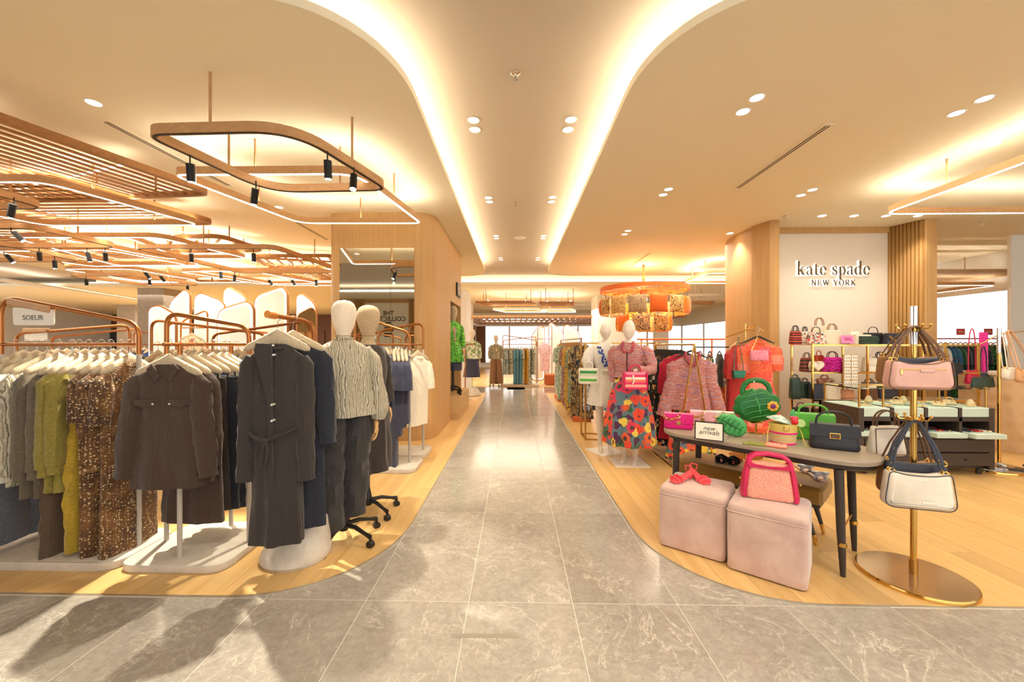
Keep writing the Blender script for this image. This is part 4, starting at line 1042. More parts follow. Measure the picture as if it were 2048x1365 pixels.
obj('blouse_neckline', MB().tube([(.06*cos(a), .058*sin(a), 1.545) for a in [2*pi*k/18 for k in range(18)]], .012, 6, True), PYTHON, bl)
BLKT = FAB('black_twill', (48,44,42), .6, .12, 60, .5)
tr = obj('trousers', limb([(-.085,-.01,1.02),(-.10,-.01,.85),(-.11,-.015,.5),(-.105,-.03,.2),(-.10,-.03,.125)], [(.10,.12),(.115,.12),(.105,.10),(.098,.095),(.10,.09)], 18, 5, .05), BLKT, m1)
obj('trouser_leg', limb([(.085,-.0,1.02),(.09,.0,.85),(.085,.0,.5),(.075,.0,.3),(.07,.0,.19)], [(.10,.12),(.11,.115),(.098,.09),(.085,.085),(.085,.08)], 18, 5, .05, 2), BLKT, m1)
put_hand(HANDW, m1, (-.237,-.065,.915), -1, (0,0,0)); put_hand(HANDW, m1, (.228,-.055,.915), 1, (0,0,0))
# dress mannequin behind
m2 = thing('mannequin', 'tan headed mannequin in a dark dress, behind the one in the snake print blouse', 'mannequin', (-1.30, 3.50, 0), radians(70))
caster_base(m2, .26, 5, .7)
torso(m2, LINENB, False, ([(-.205,-.01,1.16),(-.215,-.04,.93)], [(.205,-.0,1.16),(.215,-.04,.93)]))
egg_head(LINENB, m2, 1.675)
dr = obj('dress', cloth([(0,0,1.5,.07,.06,0),(0,0,1.49,.12,.08,0),(0,0,1.455,.175,.10,.01),(0,0,1.4,.19,.115,.02),(0,-.01,1.3,.18,.13,.02),(0,0,1.12,.16,.125,.03),(0,0,.95,.2,.15,.04),(0,0,.65,.215,.17,.08),(0,0,.40,.225,.18,.1)], 36, 7), CHAR, m2)
for s in (-1, 1): obj('dress_sleeve', limb([(s*.14,0,1.45),(s*.2,0,1.38),(s*.225,-.01,1.16),(s*.228,-.045,.96)], [.05,.068,.062,.05], 14, 4, .04), CHAR, dr); put_hand(HANDW, m2, (s*.216,-.045,.93), s)

# ================================================================== RACKS BETWEEN MANNEQUINS AND PILLAR
BLUEF = FLORAL('blue_blossom', (36,66,140), [(236,232,224),(200,206,216),(250,246,238)], (220,214,196), 15, .26); NAVYC = FAB('navy_cotton', (56,58,78), .9, .1, 80); IVORY = FAB('ivory_cotton', (238,228,206), .9, .04, 80); RUST = FAB('rust_cloth', (150,74,30), .8, .1, 60)
rc = thing('clothes_rack', 'copper loop rack with blue floral blouses beside the oak pillar, near one', 'clothes rack', (-1.62, 4.83, 0))
base_slab([(-.40,-.27),(.46,-.27),(.46,.25),(-.40,.25)], .005, .06, CONC, .1, rc); loop_frame(rc, (-.34,0), (.335,0), 1.86, 1.65, 1.5, z0=.06, rad=.1)
rd = thing('clothes_rack', 'copper loop rack against the oak pillar holding ivory shirts, far one', 'clothes rack', (-1.57, 5.42, 0))
base_slab([(-.42,-.27),(.40,-.27),(.40,.25),(-.42,.25)], .005, .06, CONC, .1, rd); loop_frame(rd, (-.31,0), (.315,0), 1.68, 1.80, 1.5, z0=.06, rad=.1)
for i, x in enumerate((-1.77,-1.72,-1.67,-1.61,-1.55)):
    hanger((x, 4.83, 1.5125), E+.25, 'cream padded hanger, %s from the left on the near pillar rack' % ordn[i], 'hangers on the near pillar rack')
    shirt('blue blossom print blouse, '+ordn[i]+' from the left on the near pillar rack', BLUEF, (x, 4.83, 1.5125), E+.25, 'blouse', 'blue blossom blouses', 'blouse', L=.95-.06*(i % 2), hem=.25, dep=.05, sl=.3, sw=.085, collar='band', n=24)
for i, (x, L) in enumerate(((-1.48,1.35),(-1.43,.95),(-1.38,.85),(-1.335,.8))):
    hanger((x, 4.83, 1.5125), E+.35, 'cream padded hanger, %s from the left on the near pillar rack' % ordn[i+5], 'hangers on the near pillar rack')
    shirt(['long dark navy dress','dark navy long shirt','navy overshirt','navy short sleeved shirt'][i]+' on the near pillar rack', NAVYC, (x, 4.83, 1.5125), E+.35, 'shirt', None, 'shirt', L=L, hem=.22, dep=.05, sl=.32, sw=.085, collar='band', n=24)
skirt('rust cloth skirt hanging low behind the navy clothes by the pillar', RUST, (-1.66, 5.1, 1.42), E, L=1.25, w=.15, hem=.12)
hanger((-1.66, 5.1, 1.4325), E, 'cream hanger with the rust skirt by the pillar', None, clips=True)
for i, x in enumerate((-1.78,-1.70,-1.62,-1.54)):
    hanger((x, 5.42, 1.5125), E+.3, 'cream padded hanger, %s from the left on the far pillar rack' % ordn[i], 'hangers on the far pillar rack')
    shirt('ivory cotton shirt, '+ordn[i]+' from the left on the far pillar rack', IVORY, (x, 5.42, 1.5125), E+.3, 'shirt', 'ivory shirts on the far pillar rack', 'shirt', L=.8, hem=.22, dep=.045, sl=.3, sw=.08, collar='band', n=20)
hanger((-1.30, 5.30, 1.5), 1.05, 'cream padded hanger of the front ivory shirt', None)
shirt('ivory short sleeved shirt facing the aisle at the end of the far pillar rack', IVORY, (-1.30, 5.30, 1.4875), 1.05, 'shirt', None, 'shirt', L=.92, hem=.19, dep=.05, sl=.36, sw=.07, collar='band', spread=.04)

# niche display
OAKP = WOOD('oak_plinth', (212,176,122), (198,158,104), 'y', .5)
pth = fillet([(-1.94,7.8,0),(-1.09,7.8,0),(-1.09,9.55,0),(-1.9,9.55,0)], [.01,.22,.12,.01], 6)
single('display_plinth', MB().prism([(p.x+1.5, p.y-8.7) for p in pth], .12, .46).prism([(p.x*.97+1.46, p.y*.97-8.43) for p in pth], .003, .121), OAKP, 'low oak plinth with a rounded corner in the pillar niche under the green dress mannequins', 'plinth', (-1.5, 8.7, 0))
GREEND = PRINT('green_print', [(40,120,24),(92,196,40),(24,96,30),(140,220,60),(60,160,50),(30,110,60)], 9, .6, 2.0, (1,1,.6))
for i, (x, y) in enumerate(((-1.30, 8.25), (-1.36, 8.75))):
    mm = thing('mannequin', ['front mannequin in a green print belted dress on the niche plinth','second mannequin in green standing behind on the niche plinth'][i], 'mannequin', (x, y, .46), radians(38))
    caster_base(mm, .2, 4, .4, .09); torso(mm, LINENB, False, ([(-.205,-.01,1.16),(-.215,-.06,.95)], [(.205,-.0,1.16),(.215,-.06,.95)])); egg_head(LINENB, mm, 1.675)
    d = obj('dress', cloth([(0,0,1.53,.06,.055,0),(0,0,1.5,.11,.08,0),(0,0,1.46,.175,.1,.01),(0,0,1.4,.185,.115,.02),(0,0,1.25,.17,.125,.02),(0,0,1.1,.14,.11,.02),(0,0,.95,.19,.15,.05),(0,0,.68,.25,.2,.12)], 30, 8), GREEND, mm)
    for s in (-1, 1): obj('dress_sleeve', limb([(s*.14,0,1.46),(s*.2,0,1.38),(s*.23,-.01,1.15),(s*.225,-.06,.98)], [.05,.065,.065,.04], 12, 4, .05), GREEND, d); put_hand(HANDW, mm, (s*.216,-.062,.95), s)
    obj('belt', cloth([(0,0,1.12,.148,.118,.01),(0,0,1.08,.146,.116,.01)], 24, 5), GREEND, d)
    obj('dark_skirt', cloth([(0,0,.72,.2,.16,.06),(0,0,.5,.2,.16,.1)], 24, 6), NAVYC, mm)
# ================================================================== BAGS AND SHOES
def LEATHER(name, col, rough=.38, bump=.12):
    if name in MC: return MC[name]
    m = M(name, col, rough); t = NT(m); v = t.coord(); a = t.noise(v, 220, 3, .6); t.bump(a, bump, .002)
    t.col(t.ramp(t.noise(v, 6, 2), [(.3, dark(col, .94)), (.7, dark(col, 1.05))])); return m
def rr_ring(w, d, r, z, n=5, cx=0, cy=0): return [(x, y, z) for x, y in rrect(w, d, r, n, cx, cy)]
def bag_body(w, h, d, top=.9, dtop=.45, sag=0.0, rb=.02, rounding=.35, m=6):
    r = min(d*.45, .03); rings = [rr_ring(w-rb*1.6, d-rb*1.2, r*.7, 0), rr_ring(w-rb*.5, d-rb*.3, r, rb*.3), rr_ring(w, d, r, rb)]
    for i in range(1, m+1):
        q = i/m; k = 1+(top-1)*q; kd = 1+(dtop-1)*q**1.2
        rings.append(rr_ring(w*k, d*kd, min(r, d*kd*.48), rb+(h-rb*1.4)*q))
    rings.append(rr_ring(w*top-rb*.6, d*dtop*.7, d*dtop*.3, h))
    mb = MB().loft(rings)
    if sag: mb.v = [(x, y, z-sag*max(0, z/h)**2*(1-(2*x/w)**2)) for x, y, z in mb.v]
    return mb
def arch(span, z0, hgt, y=0.0, r=.006, lean=0.0, n=12, flat=False):
    pts = [(-span*cos(pi*k/n)*(1 if not flat else 1), y-lean*sin(pi*k/n), z0+hgt*sin(pi*k/n)**(.6)) for k in range(n+1)]
    return MB().tube(pts, r, 8)
def rivets(t, pts, r=.006, mat=None):
    for p in pts: obj('rivet', MB().ball(p, r, n=8, m=5), mat or GOLD, t)
def bag(label, mat, loc, rz, w, h, d, top=.9, dtop=.45, name='handbag', group=None, handles=(), hm=None, flap=None, fm=None, clasp=None, sag=0.0, zip_=False, panel=None, base=None, cat='handbag', body='body', rounding=.35, piping=None):
    t = thing(name, label, cat, loc, rz, group)
    obj(body, bag_body(w, h, d, top, dtop, sag), mat, t)
    hm = hm or mat
    for hd in handles:
        span, hh, y, r = hd[:4]
        o = obj('handle', arch(span, h*.93-sag*.2, hh, y, r), hm, t)
        for s in (-1, 1): obj('handle_ring', MB().tube([(s*span+.009*cos(a), y-.002, h*.93+.0+.009*sin(a)) for a in [2*pi*k/10 for k in range(10)]], .0022, 6, True), GOLD, o)
    if flap:
        fh, fw = flap; yb = d/2
        prof = [(-w*fw/2, h*.985), (w*fw/2, h*.985), (w*fw*.5, h*(1-fh)+.012), (w*fw*.46, h*(1-fh)), (-w*fw*.46, h*(1-fh)), (-w*fw*.5, h*(1-fh)+.012)]
        mb = MB()
        q = lambda z: -(d/2)*(1+(dtop-1)*max(0, min(1, z/h))**1.2)
        rings = [[(x, q(z)-yo, z) for x, z in prof] for yo in (-.002, .007)]
        n = len(prof); mb.loft(rings[::-1], True)
        mb.add([(x, q(h)-.007, h*.985) for x in (-w*fw/2, w*fw/2)]+[(x, -q(h)*.8, h+.004) for x in (w*fw/2, -w*fw/2)], [(0,1,2,3)])
        obj('flap', mb, fm or mat, t)
        zc = h*(1-fh)+.0
    if clasp:
        cw, ch, cz = clasp; y = -(d/2)*(1+(dtop-1)*(cz/h)**1.2)-.010
        fr = MB()
        for a, b, c2, d2 in ((0, ch/2, cw, ch*.18), (0, -ch/2, cw, ch*.18), (-cw/2, 0, cw*.14, ch*1.15), (cw/2, 0, cw*.14, ch*1.15)): fr.box((a, y, cz+b), (c2, .008, d2), bev=.002)
        c = obj('clasp', fr, GOLD, t); obj('clasp_plate', MB().box((0, y+.003, cz), (cw*.8, .006, ch*.9)), LEATHER('clasp_plate', (96,72,44), .3), c, False)
    if panel:
        pw, ph, pz, pm = panel; y = -(d/2)*(1+(dtop-1)*(pz/h)**1.2)
        obj('front_panel', MB().box((0, y-.001, pz), (pw, .008, ph), bev=.003), pm, t)
    if piping: obj('piping', MB().tube([(x*1.0, -d/2*(1+(dtop-1)*(z/h)**1.2)-.002, z) for x, z in [(-w*.47,.012),(w*.47,.012),(w*top*.485,h*.93),(-w*top*.485,h*.93)]], .0035, 6, True), piping, t)
    return t
def chain(t, pts, r=.006, mat=None, step=.02, name='chain_strap'):
    pts = [Vector(p) for p in pts]; mb = MB(); k = 0
    for i in range(len(pts)-1):
        a, b = pts[i], pts[i+1]; L = (b-a).length; n = max(1, int(L/step)); d = (b-a).normalized()
        sd = d.cross(Vector((0,1,0))).normalized() if abs(d.y) < .9 else Vector((1,0,0)); up = sd.cross(d)
        for j in range(n):
            c = a+(b-a)*((j+.5)/n); k += 1; s2 = sd if k % 2 else up
            mb.tube([c+d*cos(q)*step*.72+s2*sin(q)*r*1.3 for q in [2*pi*m/8 for m in range(8)]], r*.42, 5, True)
    return obj(name, mb, mat or GOLD, t)
PINKH = LEATHER('hot_pink_leather', (226,24,124)); PINKL = LEATHER('pale_pink_leather', (236,190,180)); CREAML = LEATHER('cream_leather', (238,226,206)); BLKL = LEATHER('black_leather', (36,36,42), .4); GRNL = LEATHER('grass_green_leather', (96,186,60), .35)
LEAFG = LEATHER('leaf_green_leather', (30,112,46), .3); LEAFL = LEATHER('leaf_green_light', (76,168,92), .35); TAN = LEATHER('tan_leather', (150,104,58), .4); BRNSTR = LEATHER('brown_strap', (104,70,46), .4); NAVL = LEATHER('navy_leather', (52,56,68), .4); BLUSH = LEATHER('blush_leather', (222,172,156), .4)

# ================================================================== RIGHT: TABLE WITH BAGS
ANG = atan2(-.725, .688); TT = Vector((.688,-.725,0)); NN = Vector((.725,.688,0))
def TN(t, n, z=0.0): return TT*t+NN*n+Vector((0,0,z))
TZ = .762
TOPM = WOOD('grey_stone_top', (172,156,136), (152,136,116), 'x', .35, scale=.5); ESP = WOOD('dark_ash', (72,62,54), (56,48,42), 'z', .45); ESPX = WOOD('dark_ash_x', (78,66,56), (60,50,44), 'x', .45)
tb = thing('display_table', 'long oval display table with grey top and dark tapered legs beside the velvet poufs', 'table', TN(-.98, 3.585), ANG)
oval = fillet([(-.72,-.325,0),(.72,-.325,0),(.72,.325,0),(-.72,.325,0)], .32, 10)
def oring(z, k): return [(p.x*(1-k/.7), p.y*(1-k/.33), z) for p in oval]
obj('tabletop', MB().loft([oring(TZ-.03, .004), oring(TZ-.006, 0), oring(TZ-.001, .003), oring(TZ, .008)]), TOPM, tb)
obj('apron', MB().loft([oring(TZ-.075, .05), oring(TZ-.065, .035), oring(TZ-.031, .03)]), ESP, tb)
for x, y in ((.52,-.26),(.52,.22),(-.55,-.24),(-.55,.22)):
    l = obj('leg', MB().tube([(x*1.04,y,.0),(x*1.035,y,.09),(x*1.02,y,.30),(x,y,TZ-.07)], [.014,.018,.024,.027], 14), ESP, tb)
    obj('brass_ring', MB().cyl((x*1.034,y,.20),(x*1.034,y,.225),.0235,14), GOLD, l)
obj('stretcher', MB().cyl((.53,-.26,.28), (.53,.22,.28), .006, 8), GOLD, tb)
def onT(u, v, z=TZ): return P(u, v, z)
A0 = ANG+radians(6)
# bags on the table
def flapbag(label, mat, loc, rz, w=.235, h=.135, d=.07):
    b = bag(label, mat, loc, rz, w, h, d, .96, .7, flap=(.62,.98), name='chain_bag', clasp=None)
    obj('clasp', MB().box((0,-d/2*.9-.008,h*.42), (.032,.006,.032), bev=.002), GOLDS, b)
    chain(b, [(-w*.45,-.0,h*.9),(-w*.5,-.045,h*.75),(-w*.28,-.05,h*.62),(-w*.02,-.045,h*.75),(w*.05,-.03,h*1.0)], .0075, GOLD, .018)
    chain(b, [(w*.47,.0,h*.95),(w*.52,-.02,h*.5),(w*.5,-.02,h*.12)], .0075, GOLD, .018, 'chain_end')
    return b
flapbag('hot pink flap bag with gold chain at the left end of the display table', PINKH, onT(1357, 858), radians(-20))
flapbag('pale pink flap bag with gold chain behind the hot pink one on the table', LEATHER('rose_leather', (240,176,186)), onT(1405, 851), radians(-22), .21, .13)
flapbag('cream flap bag with gold chain behind the new arrivals sign', CREAML, onT(1444, 853), radians(-22), .2, .13)
p = onT(1418, 881)
sg2 = thing('table_sign', 'small dark framed card reading new arrivals standing on the display table', 'sign', p, radians(-30))
obj('frame', MB().box((0,0,.07), (.20,.012,.14), rx=radians(-8)), BLACK, sg2, False); f = obj('card', MB().box((0,-.0065,.07), (.184,.004,.124), rx=radians(-8)), M('sign_cream', (240,230,208), .6), sg2, False)
for s, z in (('new', .092), ('arrivals', .06)):
    text('lettering', s, .048, (0, -.0095+(z-.07)*.14, z), M('sign_ink', (70,64,58), .6), f, .0004, (pi/2-radians(8), 0, 0), font=SERIF, shear=.3)
obj('easel_foot', MB().box((0,.04,.012), (.12,.08,.012), bev=.003), GOLD, sg2)
def leaf_outline(w, h, n=34, notch=True):
    out = []
    for i in range(n):
        a = 2*pi*i/n-pi/2; r = 1.0+.10*cos(2*(a+pi/2))
        q = 1-(.09 if notch and i % 4 == 0 and 4 < i < n-4 else 0)
        x = w/2*cos(a)*q*(1-.12*max(0, sin(a))); z = h/2+h/2*sin(a)*q
        out.append((x, z))
    return out
def leaf_bag(label, mat, loc, rz, w, h, d, tilt, handle, name='leaf_bag'):
    t = thing(name, label, 'handbag', loc, rz)
    ol = leaf_outline(w, h); c, s = cos(tilt), sin(tilt)
    rot = lambda x, z: (x*c-(z-h/2)*s, x*s+(z-h/2)*c+h/2)
    ol = [rot(x, z) for x, z in ol]; zmin = min(z for x, z in ol); lift = -zmin
    ol = [(x, z+lift) for x, z in ol]
    obj('body', MB().slab(ol, -d/2, d/2, d*.32), mat, t)
    a, b = rot(0, h*1.02), rot(0, h*.03)
    yv = -d/2-.001
    obj('stem_vein', MB().tube([(a[0],yv*.6,a[1]+lift),(a[0]*.5+b[0]*.5+.01,yv-.004,(a[1]+b[1])/2+lift),(b[0],yv*.7,b[1]+lift)], [.009,.007,.004], 8), LEAFL if mat is LEAFG else LEAFG, t)
    for k in range(1, 6):
        q = k/6.2; m = rot(0, h*(1-q))
        for sd in (-1, 1):
            e = rot(sd*w*.36*(1-abs(q-.45)*.8), h*(1-q)-h*.10+h*.06)
            obj('vein', MB().tube([(m[0],yv-.001,m[1]+lift),((m[0]+e[0])/2,yv-.003,(m[1]+e[1])/2+lift+.006),(e[0],yv+.004,e[1]+lift)], [.0035,.003,.0015], 6), LEAFL if mat is LEAFG else LEAFG, t)
    if handle:
        zt = h+lift-.03
        obj('handle', MB().tube([(-.095,0,zt-.06),(-.10,0,zt+.02),(-.085,0,zt+.06),(-.05,0,zt+.09),(0,0,zt+.10),(.05,0,zt+.09),(.085,0,zt+.06),(.10,0,zt+.02),(.095,0,zt-.06)], .021, 10, ry=.012), mat, t)
        fx = w*.30; fz = h*.52
        for k in range(7):
            a2 = 2*pi*k/7; obj('flower_petal', MB().ball((fx+.026*cos(a2), yv-.008, fz+.026*sin(a2)), .018, .006, .018, 8, 5), M('petal_gold', (236,176,60), .5), t)
        obj('flower_heart', MB().ball((fx, yv-.014, fz), .021, .007, .021, 10, 6), M('petal_purple', (130,50,110), .5), t)
        obj('snap', MB().ball((-.02, -.02, zt+.085), .009, n=8, m=5), CHROME, t)
    return t
leaf_bag('pale green leaf shaped clutch with veins beside the new arrivals sign', LEAFL, onT(1463, 873), radians(-25), .17, .225, .06, radians(62), False, 'leaf_clutch')
dsk = onT(1512, 864)
d3 = thing('bag_riser', 'round gold disc riser on the table under the dark green leaf bag', 'display stand', dsk)
obj('disc', MB().lathe([(.001,0),(.105,0),(.108,.004),(.106,.010),(.001,.011)], 28), GOLD, d3); obj('neck', MB().cyl((0,0,.01),(0,0,.075),.009,10), GOLD, d3); obj('rest', MB().box((0,0,.077),(.09,.05,.006),bev=.002), GOLD, d3)
leaf_bag('large dark green leaf shaped handbag with an orange flower, raised on a gold stand', LEAFG, dsk+Vector((0,0,.081)), radians(-18), .36, .285, .10, radians(14), True)
STRAW = TWEED('straw_weave', [(150,116,62),(206,176,112),(226,200,140)], 260, 260, .8, .5)
bk = thing('bucket_bag', 'yellow wicker bucket bag with a cocktail umbrella and cherry on the display table', 'handbag', onT(1566, 886), radians(-20))
obj('body', MB().lathe([(.07,0),(.078,.004),(.083,.05),(.088,.082)], 24), STRAW, bk); obj('band', MB().lathe([(.0905,.078),(.092,.082),(.092,.088),(.0905,.09)], 24), PINKH, bk)
obj('top', MB().lathe([(.088,.088),(.092,.135),(.09,.15),(.001,.152)], 24), LEATHER('lemon_leather', (214,188,96)), bk); obj('clasp', MB().box((-.0,-.095,.125),(.032,.008,.034),bev=.002), GOLD, bk)
obj('base_ring', MB().lathe([(.071,.0),(.080,.0),(.082,.009),(.079,.012)], 24), PINKH, bk)
um = MB(); um.lathe([(.001,.045),(.04,.032),(.085,.005),(.086,.002),(.001,.038)], 8, (0,0,0)); um.xf(Matrix.Translation((-.03,-.01,.165)) @ Matrix.Rotation(.25, 4, 'Y'))
obj('paper_umbrella', um, PRINT('umbrella_paper', [(226,226,210),(120,170,160),(236,220,190),(226,226,210)], 30, .6), bk)
obj('cherry', MB().ball((.06,-.05,.17), .024, n=12, m=8), M('cherry_red', (214,30,44), .25), bk); obj('blossom', MB().ball((.07,-.0,.19), .03, .03, .014, 9, 5), M('blossom_red', (210,40,80), .5), bk); obj('lime', MB().lathe([(.001,-.004),(.03,-.004),(.03,.004),(.001,.004)], 16, (0,0,0)).xf(Matrix.Translation((.10,-.04,.16)) @ Matrix.Rotation(1.2, 4, 'X')), M('lime', (170,200,120), .5), bk)
obj('leaf_sprig', MB().ball((.075,.05,.20), .02, .01, .05, 8, 6), LEAFL, bk)
for s in (-1, 1): obj('drawstring', MB().tube([(s*.085,-.02,.14),(s*.105,-.04,.09),(s*.115,-.06,.03),(s*.12,-.085,.004),(s*.16,-.08,.004)], .004, 6), LEATHER('lemon_leather', (214,188,96)), bk)
bag('grass green flap satchel with top handle at the back of the display table', GRNL, onT(1626, 879), radians(-24), .27, .20, .09, .95, .6, name='satchel', handles=((.095,.085,0,.008),), flap=(.52,.98), clasp=(.055,.04,.085))
b = bag('black leather satchel with a gold buckle on the right end of the display table', BLKL, onT(1667, 898), radians(-28), .285, .175, .11, .86, .42, name='satchel', handles=((.10,.10,0,.0075),), flap=(.48,.99), clasp=(.055,.035,.098))
for (u, v, m, lab, rz, w, d) in ((1508, 890, LEATHER('green_gold_wallet', (150,150,70)), 'slim green and gold wallet lying flat on the table near the bucket bag', -30, .14, .075), (1546, 893, LEATHER('coral_wallet', (236,130,100)), 'coral bifold wallet lying flat on the table near the bucket bag', -38, .17, .10)):
    wl_ = thing('wallet', lab, 'wallet', onT(u, v), radians(rz)); obj('cover', MB().box((0,0,.006),(w,d,.010),bev=.004), m, wl_); obj('flap', MB().box((w*.12,0,.014),(w*.72,d*.96,.007),bev=.003), LEATHER('rose_flap', (240,170,150)) if v > 892 else m, wl_); obj('stud', MB().ball((w*.3,0,.019),.006,n=8,m=4), GOLD, wl_)

# bench under the table
VELG = M('olive_velvet', (150,110,40), .45, sheen=.25); NT(VELG).bump(NT(VELG).noise(NT(VELG).coord(), 30, 3), .2, .004)
bc = thing('velvet_bench', 'olive gold velvet bench with dark tapered legs under the display table', 'bench', Vector((1.93, 3.42, 0)), ANG)
obj('cushion', MB().box((.0,.07,.385), (1.12,.40,.13), bev=.022), VELG, bc); obj('seat_frame', MB().box((0,.07,.31), (1.08,.36,.03), bev=.004), ESPX, bc)
for x in (-.46, .46):
    for y in (-.07, .2):
        l = obj('leg', MB().tube([(x*1.12,y,.0),(x*1.08,y,.09),(x*.95,y,.30)], [.010,.014,.023], 12), ESP, bc)
        obj('brass_tip', MB().tube([(x*1.121,y-.0,-.0),(x*1.082,y,.085)], [.0115,.0152], 12), GOLD, l)
# poufs
VEL = M('pink_velvet', (214,180,166), .6, sheen=.8)
def _vel():
    t = NT(VEL); v = t.coord(); a = t.noise(v, 5, 4, .6, .6); t.col(t.ramp(a, [(.28, (196,158,142)), (.5, (208,172,156)), (.72, (222,190,174))])); b = t.noise(t.coord((160,160,30)), 1, 2); t.bump(t.math('ADD', t.math('MULTIPLY', a, .6), t.math('MULTIPLY', b, .25)), .35, .012)
_vel()
def pouf(label, corner, ang, s=.455, h=.455):
    c = Vector(corner); a = Vector((cos(ang), sin(ang), 0)); b = Vector((-sin(ang), cos(ang), 0)); ctr = c+a*s/2+b*s/2
    t = thing('velvet_pouf', label, 'pouf', ctr, ang)
    rings = []
    n = 8
    for z, k, bulge in ((.018,.965,0),(.03,.99,0),(.08,1.0,.004),(h*.5,1.0,.012),(h-.075,1.0,.006),(h-.06,.997,0),(h-.055,.985,0),(h-.05,.997,0),(h-.03,.995,.002),(h-.012,.975,0),(h-.003,.93,0),(h+.006,.7,0),(h+.011,.3,0)):
        pts = rrect(s*k, s*k, .03 if k > .9 else .02, 4); r = []
        for x, y in pts:
            m = max(abs(x), abs(y))/(s*k/2); w = 1+bulge*2*(1-min(abs(x), abs(y))/(s*k/2)); r.append((x*w+.003*sin(40*y+z*20), y*w+.003*sin(37*x+z*23), z))
        rings.append(r)
    obj('cover', MB().loft(rings), VEL, t)
    pts = rrect(s*1.0, s*1.0, .03, 5); obj('seam_piping', MB().tube([(x, y, h-.055) for x, y in pts], .0045, 6, True), VEL, t)
    for x in (-1, 1):
        for y in (-1, 1): obj('foot', MB().cyl((x*s*.4, y*s*.4, .0), (x*s*.4, y*s*.4, .025), .02, 10), ESP, t)
    return t
c1 = P(1317, 1093); c2 = P(1450, 1134); c3 = P(1453, 1141); c4 = P(1617, 1194)
pouf('left pale pink velvet cube pouf with pink sandals on top', c1, atan2((c2-c1).y, (c2-c1).x), (c2-c1).length)
pouf('right pale pink velvet cube pouf with the raffia handbag on top', c3, atan2((c4-c3).y, (c4-c3).x), (c4-c3).length, .455)
# raffia handbag
RAFF = None
def raffia():
    m = M('pink_raffia', (228,120,110), .8); t = NT(m); v = t.coord((130,130,150)); o = t.n('ShaderNodeTexChecker'); o.inputs['Scale'].default_value = 1; t.l(v, o.inputs['Vector'])
    o.inputs['Color1'].default_value = lin((224,92,92)); o.inputs['Color2'].default_value = lin((244,200,160)); a = t.noise(v, .8, 2); t.col(t.mix(.35, o.outputs['Color'], t.ramp(a, [(.3, (226,96,104)), (.7, (246,214,180))]))); t.bump(o.outputs['Fac'], .5, .003); return m
RAFF = raffia(); MAG = LEATHER('magenta_leather', (206,30,84))
rf = thing('raffia_handbag', 'pink woven raffia handbag with magenta leather trim on the right pouf', 'handbag', P(1541, 1002, .468)+Vector((.02,.05,0)), radians(-25))
obj('woven_body', bag_body(.285, .235, .12, .82, .45), RAFF, rf)
for s in (-1, 1):
    obj('side_panel', MB().tube([(s*.143,0,.004),(s*.145,0,.03),(s*.133,0,.15),(s*.118,0,.25)], [.024,.026,.022,.014], 10, ry=[.064,.066,.05,.026]), MAG, rf)
    y = s*.034
    obj('handle_panel', MB().tube([(-.117,y*1.15,.215),(-.112,y,.262),(-.075,y*.6,.288),(0,y*.5,.297),(.075,y*.6,.288),(.112,y,.262),(.117,y*1.15,.215)], .013, 8, ry=.006), MAG, rf)
    obj('top_trim', MB().slab([(-.12,.205),(.12,.205),(.117,.243),(.08,.226),(0,.219),(-.08,.226),(-.117,.243)], y*1.15-.005, y*1.15+.005), MAG, rf)
    obj('charm', MB().ball((s*.168,-.03,.12),.008,n=8,m=5), GOLD, rf)
# shoes
def sandal(label, mat, sole, loc, rz, L=.23, heel=.0, straps=((.16,.04),), bow=None, group=None, heelstrap=False):
    t = thing('sandal', label, 'shoe', loc, rz, group)
    mb = MB(); rings = []
    for i in range(13):
        q = i/12; y = -L/2+L*q; w = .034*(1-.45*abs(q-.28)**1.6)*(.75 if i in (0, 12) else 1)*(1-.18*q); z = heel*max(0, (q-.3)/.7)**1.2
        rings.append([(-w,y,z),(w,y,z),(w,y,z+.013),(-w,y,z+.013)])
    obj('sole', mb.loft(rings), sole, t)
    if heel: obj('heel', MB().tube([(0,L*.42,heel+.002),(0,L*.44,heel*.5),(0,L*.42,.0)], [.023,.016,.013], 10), sole, t)
    for q, h in straps:
        y = -L/2+L*q; z = heel*max(0,(q-.3)/.7)**1.2+.006
        obj('strap', MB().tube([(-.034,y,z),(-.030,y-.004,z+h*.75),(0,y-.008,z+h),(.030,y-.004,z+h*.75),(.034,y,z)], .015, 8, ry=.0035), mat, t)
    if bow:
        y = -L/2+L*.2
        for s in (-1, 1): obj('bow_loop', MB().ball((s*.032,y,.052), .032, .022, .016, 10, 6), bow, t)
        obj('bow_knot', MB().ball((0,y,.054), .012, n=8, m=5), bow, t)
    if heelstrap: obj('ankle_strap', MB().tube([(-.026,L*.36,heel+.01),(-.03,L*.32,heel+.05),(0,L*.43,heel+.055),(.03,L*.32,heel+.05),(.026,L*.36,heel+.01)], .0045, 8), mat, t)
    return t
PSHOE = LEATHER('coral_pink_leather', (240,92,100), .35); BSHOE = LEATHER('black_patent', (34,30,28), .15); SILV = M('silver_satin', (200,204,210), .3, .3)
sandal('left coral pink heeled sandal on the left pouf', PSHOE, PSHOE, P(1381, 966, .47)+Vector((-.04,.05,0)), radians(-62), .21, .045, ((.12,.03),(.3,.035)), heelstrap=True, group='coral sandals')
sandal('right coral pink heeled sandal on the left pouf, toe towards the aisle', PSHOE, PSHOE, P(1405, 966, .47)+Vector((.0,.06,0)), radians(8), .21, .045, ((.12,.03),(.3,.035)), heelstrap=True, group='coral sandals')
BZ = .452
